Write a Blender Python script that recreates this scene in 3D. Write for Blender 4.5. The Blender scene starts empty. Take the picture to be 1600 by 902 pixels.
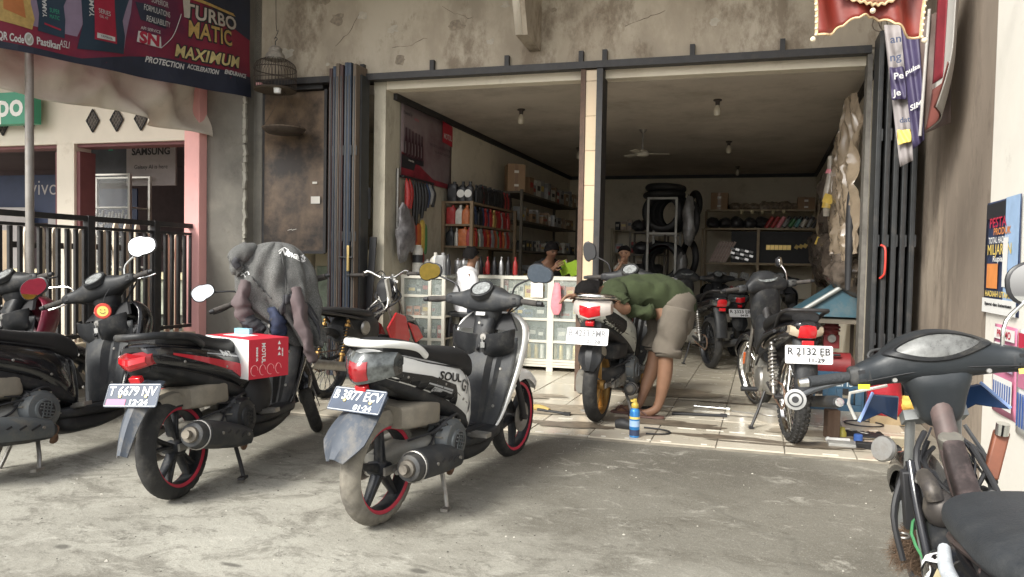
import bpy, math, random
from mathutils import Vector as V, Matrix, noise, geometry
from mathutils.bvhtree import BVHTree
random.seed(7)
S = bpy.context.scene
C = S.collection
pi = math.pi
R = math.radians
# ------------------------------------------------------------------ camera, sky, sun, exposure
FPX = 1150.0
yaw, pitch, roll = math.atan(392/FPX), math.atan(39/FPX), math.atan(0.0186)
fw = V((-math.sin(yaw)*math.cos(pitch), math.cos(yaw)*math.cos(pitch), -math.sin(pitch)))
r0 = V((math.cos(yaw), math.sin(yaw), 0)); u0 = r0.cross(fw)
rt = r0*math.cos(roll)+u0*math.sin(roll); up = u0*math.cos(roll)-r0*math.sin(roll)
cd = bpy.data.cameras.new('camera'); cam = bpy.data.objects.new('camera', cd); C.objects.link(cam)
cam.matrix_world = Matrix(((rt.x, up.x, -fw.x, 0), (rt.y, up.y, -fw.y, 0), (rt.z, up.z, -fw.z, 1.12), (0, 0, 0, 1)))
cd.sensor_width = 36; cd.lens = FPX/1600*36; cd.clip_start = .05; cd.clip_end = 3000
S.camera = cam
SUN_EL, SUN_AZ = R(38), R(205)          # low bright overcast behind the photographer
w = bpy.data.worlds.new('World'); S.world = w; w.use_nodes = True
nt = w.node_tree; bg = nt.nodes['Background']
sky = nt.nodes.new('ShaderNodeTexSky'); sky.sky_type = 'NISHITA'; sky.sun_disc = False
sky.sun_elevation = SUN_EL; sky.sun_rotation = SUN_AZ; sky.dust_density = 3; sky.air_density = 1.2
hs = nt.nodes.new('ShaderNodeHueSaturation'); hs.inputs['Saturation'].default_value = .2
nt.links.new(sky.outputs[0], hs.inputs['Color']); nt.links.new(hs.outputs[0], bg.inputs[0])
bg.inputs[1].default_value = .14
sl = bpy.data.lights.new('sun', 'SUN'); sl.energy = 2.4; sl.angle = R(16); sl.color = (1, .97, .88)
so = bpy.data.objects.new('sun', sl); C.objects.link(so)
sd = V((math.sin(SUN_AZ)*math.cos(SUN_EL), math.cos(SUN_AZ)*math.cos(SUN_EL), math.sin(SUN_EL)))
so.rotation_euler = sd.to_track_quat('Z', 'Y').to_euler()
S.view_settings.view_transform = 'Standard'; S.view_settings.look = 'None'
S.view_settings.exposure = 0.95; S.view_settings.gamma = 1
# ------------------------------------------------------------------ materials
_m = {}
def mat(name, col, rough=.5, metal=0, var=.12, sc=9, bump=0, bsc=None, dirt=0, dcol=(.3, .26, .2), dsc=5, spec=.5, alpha=1, trans=0, coat=0, emit=0, stretch=None, var2=None, dr=None):
    if name in _m: return _m[name]
    m = bpy.data.materials.new(name); m.use_nodes = True; n = m.node_tree.nodes; l = m.node_tree.links
    b = n['Principled BSDF']; b.inputs['Roughness'].default_value = rough; b.inputs['Metallic'].default_value = metal
    b.inputs['Specular IOR Level'].default_value = spec
    b.inputs['Alpha'].default_value = alpha; b.inputs['Transmission Weight'].default_value = trans; b.inputs['Coat Weight'].default_value = coat
    tc = n.new('ShaderNodeTexCoord'); co = tc.outputs['Object']
    if stretch:
        mp = n.new('ShaderNodeMapping'); mp.inputs['Scale'].default_value = stretch; l.new(co, mp.inputs[0]); co = mp.outputs[0]
    def nz(scale, det=5, ro=.6):
        t = n.new('ShaderNodeTexNoise'); t.inputs['Scale'].default_value = scale; t.inputs['Detail'].default_value = det; t.inputs['Roughness'].default_value = ro
        l.new(co, t.inputs['Vector']); return t.outputs[0]
    def ramp(src, a, bb, c0, c1):
        r = n.new('ShaderNodeValToRGB'); r.color_ramp.elements[0].position = a; r.color_ramp.elements[1].position = bb
        r.color_ramp.elements[0].color = (*c0, 1); r.color_ramp.elements[1].color = (*c1, 1); l.new(src, r.inputs[0]); return r.outputs[0]
    def mix(f, a, bb):
        x = n.new('ShaderNodeMix'); x.data_type = 'RGBA'; l.new(f, x.inputs[0]) if not isinstance(f, (int, float)) else None
        l.new(a, x.inputs[6]); l.new(bb, x.inputs[7]); return x.outputs[2]
    base = ramp(nz(sc), .3, .7, [c*(1-var) for c in col], [min(1, c*(1+var)) for c in col])
    if var2:        # second colour in large soft patches
        f = ramp(nz(var2[1], 6, .65), var2[2], var2[3], (0, 0, 0), (1, 1, 1))
        k = n.new('ShaderNodeRGB'); k.outputs[0].default_value = (*var2[0], 1)
        base = mix(f, base, k.outputs[0])
    if dirt:
        f = ramp(nz(dsc, 12, .74), *(dr or (.62-.35*dirt, .72)), (0, 0, 0), (min(1, .35+dirt*.6),)*3)
        k = n.new('ShaderNodeRGB'); k.outputs[0].default_value = (*dcol, 1)
        base = mix(f, base, k.outputs[0])
        rr = n.new('ShaderNodeMapRange'); rr.inputs[3].default_value = rough; rr.inputs[4].default_value = min(1, rough+.4); l.new(f, rr.inputs[0]); l.new(rr.outputs[0], b.inputs['Roughness'])
    l.new(base, b.inputs['Base Color'])
    if bump:
        bp = n.new('ShaderNodeBump'); bp.inputs['Strength'].default_value = min(1, bump); bp.inputs['Distance'].default_value = .01
        l.new(nz(bsc or sc*4, 6), bp.inputs['Height']); l.new(bp.outputs[0], b.inputs['Normal'])
    if emit: b.inputs['Emission Color'].default_value = (*col, 1); b.inputs['Emission Strength'].default_value = emit
    _m[name] = m; return m
# ------------------------------------------------------------------ mesh builder
def cr(p0, p1, p2, p3, t):
    return [.5*(2*b+(c-a)*t+(2*a-5*b+4*c-d)*t*t+(-a+3*b-3*c+d)*t**3) for a, b, c, d in zip(p0, p1, p2, p3)]
def smooth(rows, sub):
    if sub < 2 or len(rows) < 3: return rows
    o = []
    for i in range(len(rows)-1):
        a, b, c, d = rows[max(0, i-1)], rows[i], rows[i+1], rows[min(len(rows)-1, i+2)]
        for k in range(sub): o.append(cr(a, b, c, d, k/sub))
    return o+[list(rows[-1])]
class B:
    def __init__(s, T=None): s.v = []; s.f = []; s.m = []; s.k = 0; s.T = T
    def add(s, vs, fs):
        n = len(s.v); T = s.T
        s.v += [T @ V(p) for p in vs] if T else [V(p) for p in vs]
        s.f += [[i+n for i in f] for f in fs]; s.m += [s.k]*len(fs); return s
    def mt(s, k): s.k = k; return s
    def box(s, c, d, rot=None):
        M = Matrix.Translation(c)
        if rot: 
            from mathutils import Euler
            M = M @ Euler(rot).to_matrix().to_4x4()
        x, y, z = d[0]/2, d[1]/2, d[2]/2
        vs = [M @ V(p) for p in ((-x,-y,-z),(x,-y,-z),(x,y,-z),(-x,y,-z),(-x,-y,z),(x,-y,z),(x,y,z),(-x,y,z))]
        return s.add(vs, [(0,3,2,1),(4,5,6,7),(0,1,5,4),(1,2,6,5),(2,3,7,6),(3,0,4,7)])
    def rings(s, rg, caps=True, closed=False):
        n = len(rg[0]); vs = [p for r in rg for p in r]; fs = []
        m = len(rg)
        for i in range(m if closed else m-1):
            a, b = i*n, ((i+1) % m)*n
            for j in range(n): fs.append((a+j, a+(j+1) % n, b+(j+1) % n, b+j))
        if caps and not closed: fs.append(tuple(range(n-1, -1, -1))); fs.append(tuple((m-1)*n+j for j in range(n)))
        return s.add(vs, fs)
    def tube(s, pts, r, n=8, sub=1, closed=False, caps=True):
        rs = r if isinstance(r, (list, tuple)) else [r]*len(pts)
        rows = smooth([list(p)+[q] for p, q in zip(pts, rs)], sub)
        P = [V(q[:3]) for q in rows]; rg = []; N = len(P); ref = None
        for i, p in enumerate(P):
            if closed: t = P[(i+1) % N]-P[i-1]
            else: t = P[min(N-1, i+1)]-P[max(0, i-1)]
            t = t.normalized() if t.length > 1e-9 else V((0, 0, 1))
            if ref is None: ref = t.orthogonal().normalized()
            ref = (ref-t*ref.dot(t)); ref = ref.normalized() if ref.length > 1e-6 else t.orthogonal().normalized()
            bi = t.cross(ref); q = rows[i][3]
            rg.append([p+(ref*math.cos(a)+bi*math.sin(a))*q for a in (2*pi*k/n for k in range(n))])
        return s.rings(rg, caps, closed)
    def cyl(s, a, b, r, r2=None, n=14): return s.tube([a, b], [r, r if r2 is None else r2], n)
    def lathe(s, prof, o=(0,0,0), ax=(0,0,1), n=24, closed=False, caps=True):
        ax = V(ax).normalized(); e1 = ax.orthogonal().normalized(); e2 = ax.cross(e1); o = V(o)
        rg = [[o+ax*h+(e1*math.cos(2*pi*k/n)+e2*math.sin(2*pi*k/n))*max(r, 1e-4) for k in range(n)] for r, h in prof]
        return s.rings(rg, caps, closed)
    def loft(s, ax, rows, e=2.4, n=20, sub=3, caps=True, fn=None):
        # rows: (t, c1, c2, r1, r2); superellipse rings along an axis
        rg = []
        for t, c1, c2, a, b in smooth(rows, sub):
            r = []
            for k in range(n):
                q = 2*pi*(k+.5)/n; cs, sn = math.cos(q), math.sin(q)
                p = c1+a*math.copysign(abs(cs)**(2/e), cs); z = c2+b*math.copysign(abs(sn)**(2/e), sn)
                v = (t, p, z) if ax == 'x' else (p, t, z) if ax == 'y' else (p, z, t)
                r.append(fn(V(v)) if fn else v)
            rg.append(r if ax != 'y' else r[::-1])
        return s.rings(rg, caps)
    def sph(s, c, r, nu=14, nv=9, fn=None):
        r = (r, r, r) if isinstance(r, (int, float)) else r
        rg = []
        for j in range(nv+1):
            a = -pi/2+pi*j/nv; rr = max(math.cos(a), 1e-3)
            row = [V((c[0]+r[0]*rr*math.cos(2*pi*k/nu), c[1]+r[1]*rr*math.sin(2*pi*k/nu), c[2]+r[2]*math.sin(a))) for k in range(nu)]
            rg.append([fn(p) for p in row] if fn else row)
        return s.rings(rg)
    def poly(s, pts, d):
        # polygon (3d pts, planar) extruded along vector d
        n = len(pts); d = V(d); a = [V(p) for p in pts]
        return s.add(a+[p+d for p in a], [tuple(range(n-1, -1, -1)), tuple(range(n, 2*n))]+[(i, (i+1) % n, n+(i+1) % n, n+i) for i in range(n)])
    def grid(s, fn, nu, nv, cu=False):
        vs = [fn(i/nu, j/nv) for j in range(nv+1) for i in range(nu+1)]
        return s.add(vs, [(j*(nu+1)+i, j*(nu+1)+i+1, (j+1)*(nu+1)+i+1, (j+1)*(nu+1)+i) for j in range(nv) for i in range(nu)])
    def obj(s, name, mats, parent=None, ang=40, bev=0, solid=0, sub=0, loc=None):
        me = bpy.data.meshes.new(name); me.from_pydata([tuple(p) for p in s.v], [], s.f)
        for m in (mats if isinstance(mats, (list, tuple)) else [mats]): me.materials.append(m)
        me.polygons.foreach_set('material_index', s.m)
        if ang:
            me.polygons.foreach_set('use_smooth', [True]*len(me.polygons)); me.set_sharp_from_angle(angle=R(ang))
        o = bpy.data.objects.new(name, me); C.objects.link(o)
        if parent: o.parent = parent
        if loc: o.location = loc
        if solid: m = o.modifiers.new('solid', 'SOLIDIFY'); m.thickness = solid; m.offset = 0
        if sub: m = o.modifiers.new('sub', 'SUBSURF'); m.levels = m.render_levels = sub
        if bev: m = o.modifiers.new('bevel', 'BEVEL'); m.width = bev; m.segments = 2; m.limit_method = 'ANGLE'; m.angle_limit = R(50)
        return o
def tag(o, label, cat, group=None, kind=None):
    if label: o['label'] = label
    if cat: o['category'] = cat
    if group: o['group'] = group
    if kind: o['kind'] = kind
    return o
def thing(name, label, cat, loc=(0,0,0), rz=0, group=None, sc=1):
    o = bpy.data.objects.new(name, None); C.objects.link(o); o.empty_display_size = .1
    o.location = loc; o.rotation_euler = (0, 0, rz); o.scale = (sc,)*3
    return tag(o, label, cat, group)
def copy_tree(o, parent=None):
    c = o.copy(); C.objects.link(c); c.parent = parent
    for ch in list(o.children): copy_tree(ch, c)
    return c
_tx = {}
def text_geo(txt, size, bold=0, sx=1, shear=0, al='CENTER', sp=1):
    k = (txt, size, bold, sx, shear, al, sp)
    if k in _tx: return _tx[k]
    cu = bpy.data.curves.new('t', 'FONT'); cu.body = txt; cu.size = size; cu.offset = bold; cu.shear = shear
    cu.align_x = al; cu.align_y = 'CENTER'; cu.resolution_u = 3; cu.space_character = sp
    o = bpy.data.objects.new('t', cu); C.objects.link(o)
    dg = bpy.context.evaluated_depsgraph_get(); me = bpy.data.meshes.new_from_object(o.evaluated_get(dg))
    r = ([V((v.co.x*sx, v.co.y, 0)) for v in me.vertices], [tuple(p.vertices) for p in me.polygons])
    bpy.data.objects.remove(o); bpy.data.curves.remove(cu); bpy.data.meshes.remove(me)
    _tx[k] = r; return r
def write(b, txt, size, o, ex, ey, bold=0, sx=1, shear=0, al='CENTER', sp=1, fn=None):
    # text in the plane spanned by ex (reading direction) and ey (up), centred at o
    vs, fs = text_geo(txt, size, bold, sx, shear, al, sp); ex = V(ex).normalized(); ey = V(ey).normalized(); o = V(o)
    P = [o+ex*v.x+ey*v.y for v in vs]
    b.add([fn(p) for p in P] if fn else P, fs); return b
def flat(b, pts2, o, ex, ey, lift=0):
    ex = V(ex).normalized(); ey = V(ey).normalized(); nn = ex.cross(ey); o = V(o)+nn*lift
    b.add([o+ex*p[0]+ey*p[1] for p in pts2], [tuple(range(len(pts2)))]); return b
def bvh(o): return BVHTree.FromPolygons([v.co for v in o.data.vertices], [tuple(p.vertices) for p in o.data.polygons])
def project(b, tree, d, lift=.003, far=.6):
    # lay the builder's vertices onto a surface along direction d
    d = V(d).normalized()
    for i, p in enumerate(b.v):
        h = tree.ray_cast(p-d*far, d)
        b.v[i] = (h[0]-d*lift) if h[0] else p
    return b
def decal(polys, tree, d, n=10):
    # polygons in the x-z side view cut into small faces so that they follow the surface
    b = B()
    for pts in polys:
        x0 = min(p[0] for p in pts); x1 = max(p[0] for p in pts); st = (x1-x0)/n
        for i in range(n):
            a, c = x0+i*st, x0+(i+1)*st; cl = clip(clip(pts, 0, a, 1), 0, c, -1)
            if len(cl) < 3: continue
            z0 = min(p[1] for p in cl); z1 = max(p[1] for p in cl); k = max(1, int((z1-z0)/.018)); dz = (z1-z0)/k
            for j in range(k):
                q = clip(clip(cl, 1, z0+j*dz, 1), 1, z0+(j+1)*dz, -1)
                if len(q) > 2: b.add([(p[0], 0, p[1]) for p in q], [tuple(range(len(q)))])
    return project(b, tree, d)
def clip(pts, ax, val, sg):
    o = []
    for i in range(len(pts)):
        a, b = pts[i-1], pts[i]; ia, ib = (a[ax]-val)*sg >= -1e-9, (b[ax]-val)*sg >= -1e-9
        if ia != ib:
            t = (val-a[ax])/(b[ax]-a[ax]); o.append((a[0]+(b[0]-a[0])*t, a[1]+(b[1]-a[1])*t))
        if ib: o.append(b)
    return o
def fbm(p, o=4): return noise.fractal(V(p), 1.0, 2.0, o)
def limb(b, rows, side, n=18, fn=None):
    side = V(side); P = [V(r[0]) for r in rows]; rg = []
    rows = smooth([list(r[0])+[r[1], r[2]] for r in rows], 6); P = [V(q[:3]) for q in rows]
    for i, q in enumerate(rows):
        t = (P[min(len(P)-1, i+1)]-P[max(0, i-1)]).normalized(); s_ = (side-t*side.dot(t)).normalized(); u_ = t.cross(s_)
        rg.append([(fn(P[i]+s_*math.cos(a)*q[3]+u_*math.sin(a)*q[4], i/(len(rows)-1), a) if fn else P[i]+s_*math.cos(a)*q[3]+u_*math.sin(a)*q[4]) for a in [2*pi*k/n for k in range(n)]])
    return b.rings(rg)
# building frame: the front runs along u, 3 degrees off the x axis; v is the depth
SH = .055
FA = math.atan(SH)
def W(u, v, z=0): return V((u, v+SH*u, z))
def sbox(b, u0, u1, v0, v1, z0, z1):
    P = [W(u, v, z) for z in (z0, z1) for u, v in ((u0, v0), (u1, v0), (u1, v1), (u0, v1))]
    return b.add(P, [(0,3,2,1),(4,5,6,7),(0,1,5,4),(1,2,6,5),(2,3,7,6),(3,0,4,7)])
EU = V((1, SH, 0)).normalized()          # along the front
EZ = V((0, 0, 1))
def gz(y):                                # drive slopes gently down to the street
    return -.022-.014*max(0, 4.8-y) if y > 0 else -.0892
# ------------------------------------------------------------------ materials of the place
def ground_mat():
    m = mat('drive_concrete', (.355, .343, .295), .8, var=.08, sc=1.1, bump=.5, bsc=30)
    n = m.node_tree.nodes; l = m.node_tree.links; b = n['Principled BSDF']
    base = b.inputs['Base Color'].links[0].from_socket
    tc = n.new('ShaderNodeTexCoord')
    def blob(cx, cy, rx, ry, a, bb, sc=1.6, amp=.5):
        mp = n.new('ShaderNodeMapping'); mp.inputs['Location'].default_value = (-cx/rx, -cy/ry, 0); mp.inputs['Scale'].default_value = (1/rx, 1/ry, 0); l.new(tc.outputs['Object'], mp.inputs[0])
        ln = n.new('ShaderNodeVectorMath'); ln.operation = 'LENGTH'; l.new(mp.outputs[0], ln.inputs[0])
        nz = n.new('ShaderNodeTexNoise'); nz.inputs['Scale'].default_value = sc; nz.inputs['Detail'].default_value = 8; nz.inputs['Roughness'].default_value = .65; l.new(tc.outputs['Object'], nz.inputs[0])
        mm = n.new('ShaderNodeMath'); mm.operation = 'MULTIPLY_ADD'; l.new(nz.outputs[0], mm.inputs[0]); mm.inputs[1].default_value = amp*2; mm.inputs[2].default_value = -amp
        ad = n.new('ShaderNodeMath'); ad.operation = 'ADD'; l.new(ln.outputs['Value'], ad.inputs[0]); l.new(mm.outputs[0], ad.inputs[1])
        r = n.new('ShaderNodeMapRange'); r.inputs[1].default_value = bb; r.inputs[2].default_value = a; r.inputs[3].default_value = 0; r.inputs[4].default_value = 1; l.new(ad.outputs[0], r.inputs[0]); return r.outputs[0]
    def lay(f, col, amt, base):
        k = n.new('ShaderNodeMath'); k.operation = 'MULTIPLY'; l.new(f, k.inputs[0]); k.inputs[1].default_value = amt
        x = n.new('ShaderNodeMix'); x.data_type = 'RGBA'; l.new(k.outputs[0], x.inputs[0]); l.new(base, x.inputs[6]); x.inputs[7].default_value = (*col, 1); return x.outputs[2]
    def nz(sc, lo, hi, det=8, ro=.65, rot=None, st=None, dist=0):
        t = n.new('ShaderNodeTexNoise'); t.inputs['Scale'].default_value = sc; t.inputs['Detail'].default_value = det; t.inputs['Roughness'].default_value = ro; t.inputs['Distortion'].default_value = dist
        src = tc.outputs['Object']
        if st:
            mp = n.new('ShaderNodeMapping'); mp.inputs['Scale'].default_value = st; mp.inputs['Rotation'].default_value = (0, 0, rot or 0); l.new(src, mp.inputs[0]); src = mp.outputs[0]
        l.new(src, t.inputs['Vector']); r = n.new('ShaderNodeMapRange'); r.inputs[1].default_value = lo; r.inputs[2].default_value = hi; l.new(t.outputs[0], r.inputs[0]); return r.outputs[0]
    D1, D2, D3, L1, L2 = (.108, .099, .079), (.078, .070, .056), (.165, .154, .126), (.45, .435, .38), (.52, .505, .45)
    base = lay(nz(.9, .46, .66), D3, .75, base)                                # broad grimy fields
    base = lay(blob(.15, 3.75, 2.0, 1.35, .55, 1.15, 1.3, .55), D1, .80, base)  # oily apron before the tiles
    base = lay(blob(-.9, 4.45, 1.9, .55, .5, 1.15, 2.2, .6), D2, .75, base)
    base = lay(blob(-3.2, 4.5, 2.0, 1.2, .5, 1.2, 2, .5), D1, .7, base)
    base = lay(blob(-2.3, 3.75, .16, .22, .5, .9, 9, .7), (.06, .05, .042), .8, base)
    base = lay(nz(2.6, .505, .585, 11, .76, R(20), (1, 1.6, 1), .6), D1, .58, base)  # trodden-in dirt, streaked along the drive
    base = lay(nz(3.1, .55, .65, 11, .8, R(-15), (1, 1.6, 1), .5), L1, .6, base)
    base = lay(nz(8, .56, .63, 10, .8, R(10), (1, 1.5, 1), .3), D2, .6, base)
    base = lay(nz(15, .58, .72, 9, .85, R(20), (1, 1.8, 1)), L2, .5, base)        # pale scuffs
    base = lay(nz(48, .60, .70, 5, .7), (.11, .105, .09), .5, base)              # grit
    base = lay(nz(60, .62, .70, 5, .7), L2, .35, base)
    base = lay(nz(150, .56, .66, 3, .7), D2, .35, base); base = lay(nz(170, .56, .66, 3, .7), L2, .3, base)
    for k, (cx, cy, rx, ry) in enumerate(((-2.2, 1.9, .10, .03), (-1.75, 1.75, .12, .025), (-2.65, 2.2, .05, .03), (-1.2, 2.5, .06, .03), (-.35, 2.35, .09, .05), (.1, 2.9, .05, .02), (-1.9, 2.3, .07, .02), (-.1, 2.62, .14, .04), (-3.0, 2.05, .08, .03))):
        base = lay(blob(cx, cy, rx, ry, .4, .9, 12, .6), (.065, .06, .05), .75, base)
    v = n.new('ShaderNodeTexVoronoi'); v.feature = 'DISTANCE_TO_EDGE'; v.inputs['Scale'].default_value = .33
    ns = n.new('ShaderNodeTexNoise'); ns.inputs['Scale'].default_value = 2.6; ns.inputs['Detail'].default_value = 6; l.new(tc.outputs['Object'], ns.inputs[0])
    mx = n.new('ShaderNodeMix'); mx.data_type = 'RGBA'; mx.inputs[0].default_value = .3; l.new(tc.outputs['Object'], mx.inputs[6]); l.new(ns.outputs[1], mx.inputs[7]); l.new(mx.outputs[2], v.inputs[0])
    r = n.new('ShaderNodeMapRange'); r.inputs[1].default_value = .006; r.inputs[2].default_value = 0; l.new(v.outputs[0], r.inputs[0]); base = lay(r.outputs[0], (.10, .095, .08), .4, base)
    l.new(base, b.inputs['Base Color']); return m
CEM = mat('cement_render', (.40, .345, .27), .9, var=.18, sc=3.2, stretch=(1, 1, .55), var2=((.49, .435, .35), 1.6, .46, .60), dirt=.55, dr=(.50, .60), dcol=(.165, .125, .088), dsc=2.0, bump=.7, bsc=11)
CEMW = mat('wall_streaked_cement', (.26, .212, .168), .88, var=.14, sc=2.5, stretch=(1, 1, .42), var2=((.36, .30, .235), 1.5, .50, .62), dirt=.44, dr=(.50, .62), dcol=(.115, .088, .066), dsc=2.6, bump=.45, bsc=12)
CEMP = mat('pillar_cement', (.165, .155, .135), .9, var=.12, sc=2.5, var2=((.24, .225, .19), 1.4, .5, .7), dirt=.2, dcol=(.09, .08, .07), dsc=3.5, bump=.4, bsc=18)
PLASTER = mat('shop_plaster', (.70, .64, .52), .85, var=.08, sc=1.5, var2=((.60, .54, .43), 1.3, .5, .7), dirt=.22, dcol=(.24, .21, .16), dsc=3, bump=.3, bsc=16)
PLASTD = mat('old_peeling_plaster', (.42, .385, .305), .88, var=.1, sc=3, dirt=.4, dcol=(.13, .115, .09), dsc=6, bump=.5, bsc=20, stretch=(1, 1, .5))
CEIL = mat('ceiling_paint', (.47, .42, .36), .85, var=.12, sc=.9, var2=((.56, .50, .43), .8, .5, .75), dirt=.4, dr=(.47, .66), dcol=(.27, .232, .19), dsc=1.3, bump=.1)
CREAM = mat('cream_paint', (.70, .645, .55), .7, var=.05, sc=3, dirt=.12, dcol=(.4, .34, .26), dsc=4, bump=.1)
WALLW = mat('white_wall', (.80, .77, .70), .75, var=.04, sc=3, dirt=.1, dcol=(.5, .46, .4), bump=.12)
PINK = mat('pink_paint', (.80, .42, .40), .65, var=.05, sc=4, dirt=.08, dcol=(.5, .25, .25))
BLACKS = mat('black_steel', (.022, .021, .022), .55, var=.3, sc=12, dirt=.25, dcol=(.09, .075, .06), dsc=14)
DGREY = mat('dark_grey_steel', (.026, .028, .03), .5, var=.2, sc=12, dirt=.25, dcol=(.11, .095, .08), dsc=9)
GROUT = mat('dirty_grout', (.20, .18, .145), .9, var=.3, sc=9)
TILE = [mat('floor_tile_%s' % k, c, .22, var=.08, sc=2, dirt=d, dcol=(.13, .105, .075), dsc=4.5, bump=.03, spec=.5) for k, c, d in (('clean', (.56, .51, .42), .16), ('stained', (.53, .48, .39), .26), ('oily', (.48, .435, .35), .34))]
CTILE = mat('column_tile', (.56, .43, .28), .3, var=.06, sc=3, dirt=.22, dcol=(.36, .27, .17), dsc=5)
# ------------------------------------------------------------------ ground
b = B(); ys = [-400, -60, -10, 0, 1, 2, 3, 4, 4.8, 6, 20, 600]; xs = [-400, -30, -6, -3, 0, 3, 10, 400]
b.add([(x, y, gz(y)) for y in ys for x in xs], [(j*8+i, j*8+i+1, (j+1)*8+i+1, (j+1)*8+i) for j in range(len(ys)-1) for i in range(7)])
tag(b.obj('driveway', ground_mat(), ang=0), None, None, kind='structure')
# tiled floor: one object per tile on a grout bed
b = B(); sbox(b, -3.9, 1.13, 4.752, 14.5, -.1, -.008)
floor = b.obj('tiled_floor', GROUT); floor['kind'] = 'structure'
TS = .405; u0f = -.27-10*TS; tm = []
for k in range(3):
    b = B(); g = .0042
    b.v = [V((x, y+SH*x, z)) for z in (-.012, 0) for x, y in ((g, g), (TS-g, g), (TS-g, TS-g), (g, TS-g))]
    b.f = [(4,5,6,7),(0,1,5,4),(1,2,6,5),(2,3,7,6),(3,0,4,7)]; b.m = [0]*5
    tm.append(b.obj('tile', TILE[k], floor))
first = True; rr = random.Random(3)
for j in range(13):
    for i in range(13):
        u, v = u0f+i*TS+.02, 4.75+j*TS
        if u > 1.05 or u < -3.9: continue
        k = rr.choice([0, 0, 1, 1, 2]) if j < 8 else rr.choice([1, 2])
        o = tm[k].copy(); C.objects.link(o); o.parent = floor
        o.location = W(u, v, rr.uniform(-.002, .0015)); o.rotation_euler = (rr.uniform(-.002, .002), rr.uniform(-.002, .002), 0)
for o in tm: bpy.data.objects.remove(o)
b = B(); sbox(b, -3.47, .82, 4.75+13*TS, 13.6, -.008, -.001)
b.obj('far_tiling', TILE[2], floor)
def puddle(x, y, rx, ry, ang, sd, mt, nm='oil_stain', par=floor, z=.0022, jag=.5):
    b = B(); n = 34; P = []
    for i in range(n):
        a = 2*pi*i/n; k = 1+jag*fbm((math.cos(a)*1.7+sd, math.sin(a)*1.7, sd*.3), 3)
        p = V((rx*k*math.cos(a), ry*k*math.sin(a), 0)); p.rotate(Matrix.Rotation(ang, 3, 'Z')); P.append(V((x, y, z))+p)
    b.add(P, [tuple(range(n))]); return b.obj(nm, mt, par, ang=0)
OIL = mat('old_oil', (.15, .122, .092), .35, var=.4, sc=14)
GRIME = mat('floor_grime', (.30, .255, .195), .5, var=.3, sc=10)
for i, a in enumerate([(-.15, 5.02, .42, .055, .03, OIL), (-.75, 5.3, .5, .09, .06, OIL), (-1.25, 4.98, .35, .1, .1, OIL), (.1, 4.93, .45, .02, .05, OIL), (-.5, 5.75, .6, .025, .05, OIL), (.5, 5.4, .4, .09, .1, GRIME),
                       (-1.6, 5.5, .5, .2, .1, GRIME), (-.2, 6.3, .6, .02, .05, OIL), (-2.0, 5.9, .5, .12, .2, GRIME), (.45, 5.05, .22, .08, .2, OIL), (-.9, 6.6, .6, .2, .1, GRIME)]):
    puddle(*a[:5], i*3.1, a[5], z=.0022+.0004*i)
WGROUT = mat('white_grout_line', (.60, .57, .51), .6, var=.1)  # broken pale dashes along the tile joints
for x0, x1, y in ((-1.42, -1.05, 4.76), (-.98, -.3, 4.785), (.36, .78, 4.79), (-.55, .1, 5.22), (-.5, -.05, 5.62), (.4, 1.0, 5.62), (-1.4, -.9, 5.25), (-.2, .3, 5.21), (-1.1, -.4, 6.0)):
    b = B(); x = x0
    while x < x1:
        L = random.uniform(.03, .16); b.box((x+L/2, y+SH*x, .0012), (L*.8, .0045, .004), (0, 0, FA)); x += L+random.uniform(.03, .2)
    b.obj('grout_line', WGROUT, floor)
# ------------------------------------------------------------------ workshop building
bd = thing('workshop_building', 'open fronted grey cement workshop with folding doors pushed aside', 'building', W(-1.4, 6.5))
bd.location = (0, 0, 0)
def part(name, m, boxes, par=bd, bev=0, ang=40):
    b = B()
    for q in boxes: sbox(b, *q)
    return b.obj(name, m, par, bev=bev, ang=ang)
part('lintel', CEM, [(-4.9, 1.14, 6.5, 6.62, 2.9, 4.02)])
part('lintel_soffit', PLASTER, [(-3.6, .8, 6.53, 6.66, 2.765, 2.898)])
part('wall', PLASTD, [(-3.59, -3.47, 6.52, 8.0, 0, 2.89)]); part('wall', PLASTER, [(-3.59, -3.47, 8.002, 13.6, 0, 2.89)])
part('wall', PLASTER, [(-3.59, .95, 13.6, 13.72, -.05, 2.89)])
part('wall', PLASTER, [(.82, 1.135, 6.64, 13.598, -.05, 2.89)])
part('ceiling', CEIL, [(-3.468, .818, 6.662, 13.598, 2.76, 2.86)])
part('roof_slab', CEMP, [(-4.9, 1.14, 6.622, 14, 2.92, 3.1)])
for q in ((-3.469, -3.43, 6.67, 13.59, 2.70, 2.759), (-3.429, .779, 13.56, 13.599, 2.70, 2.759), (.78, .819, 6.67, 13.59, 2.70, 2.759)):
    part('cornice_strip', BLACKS, [q])
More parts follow.
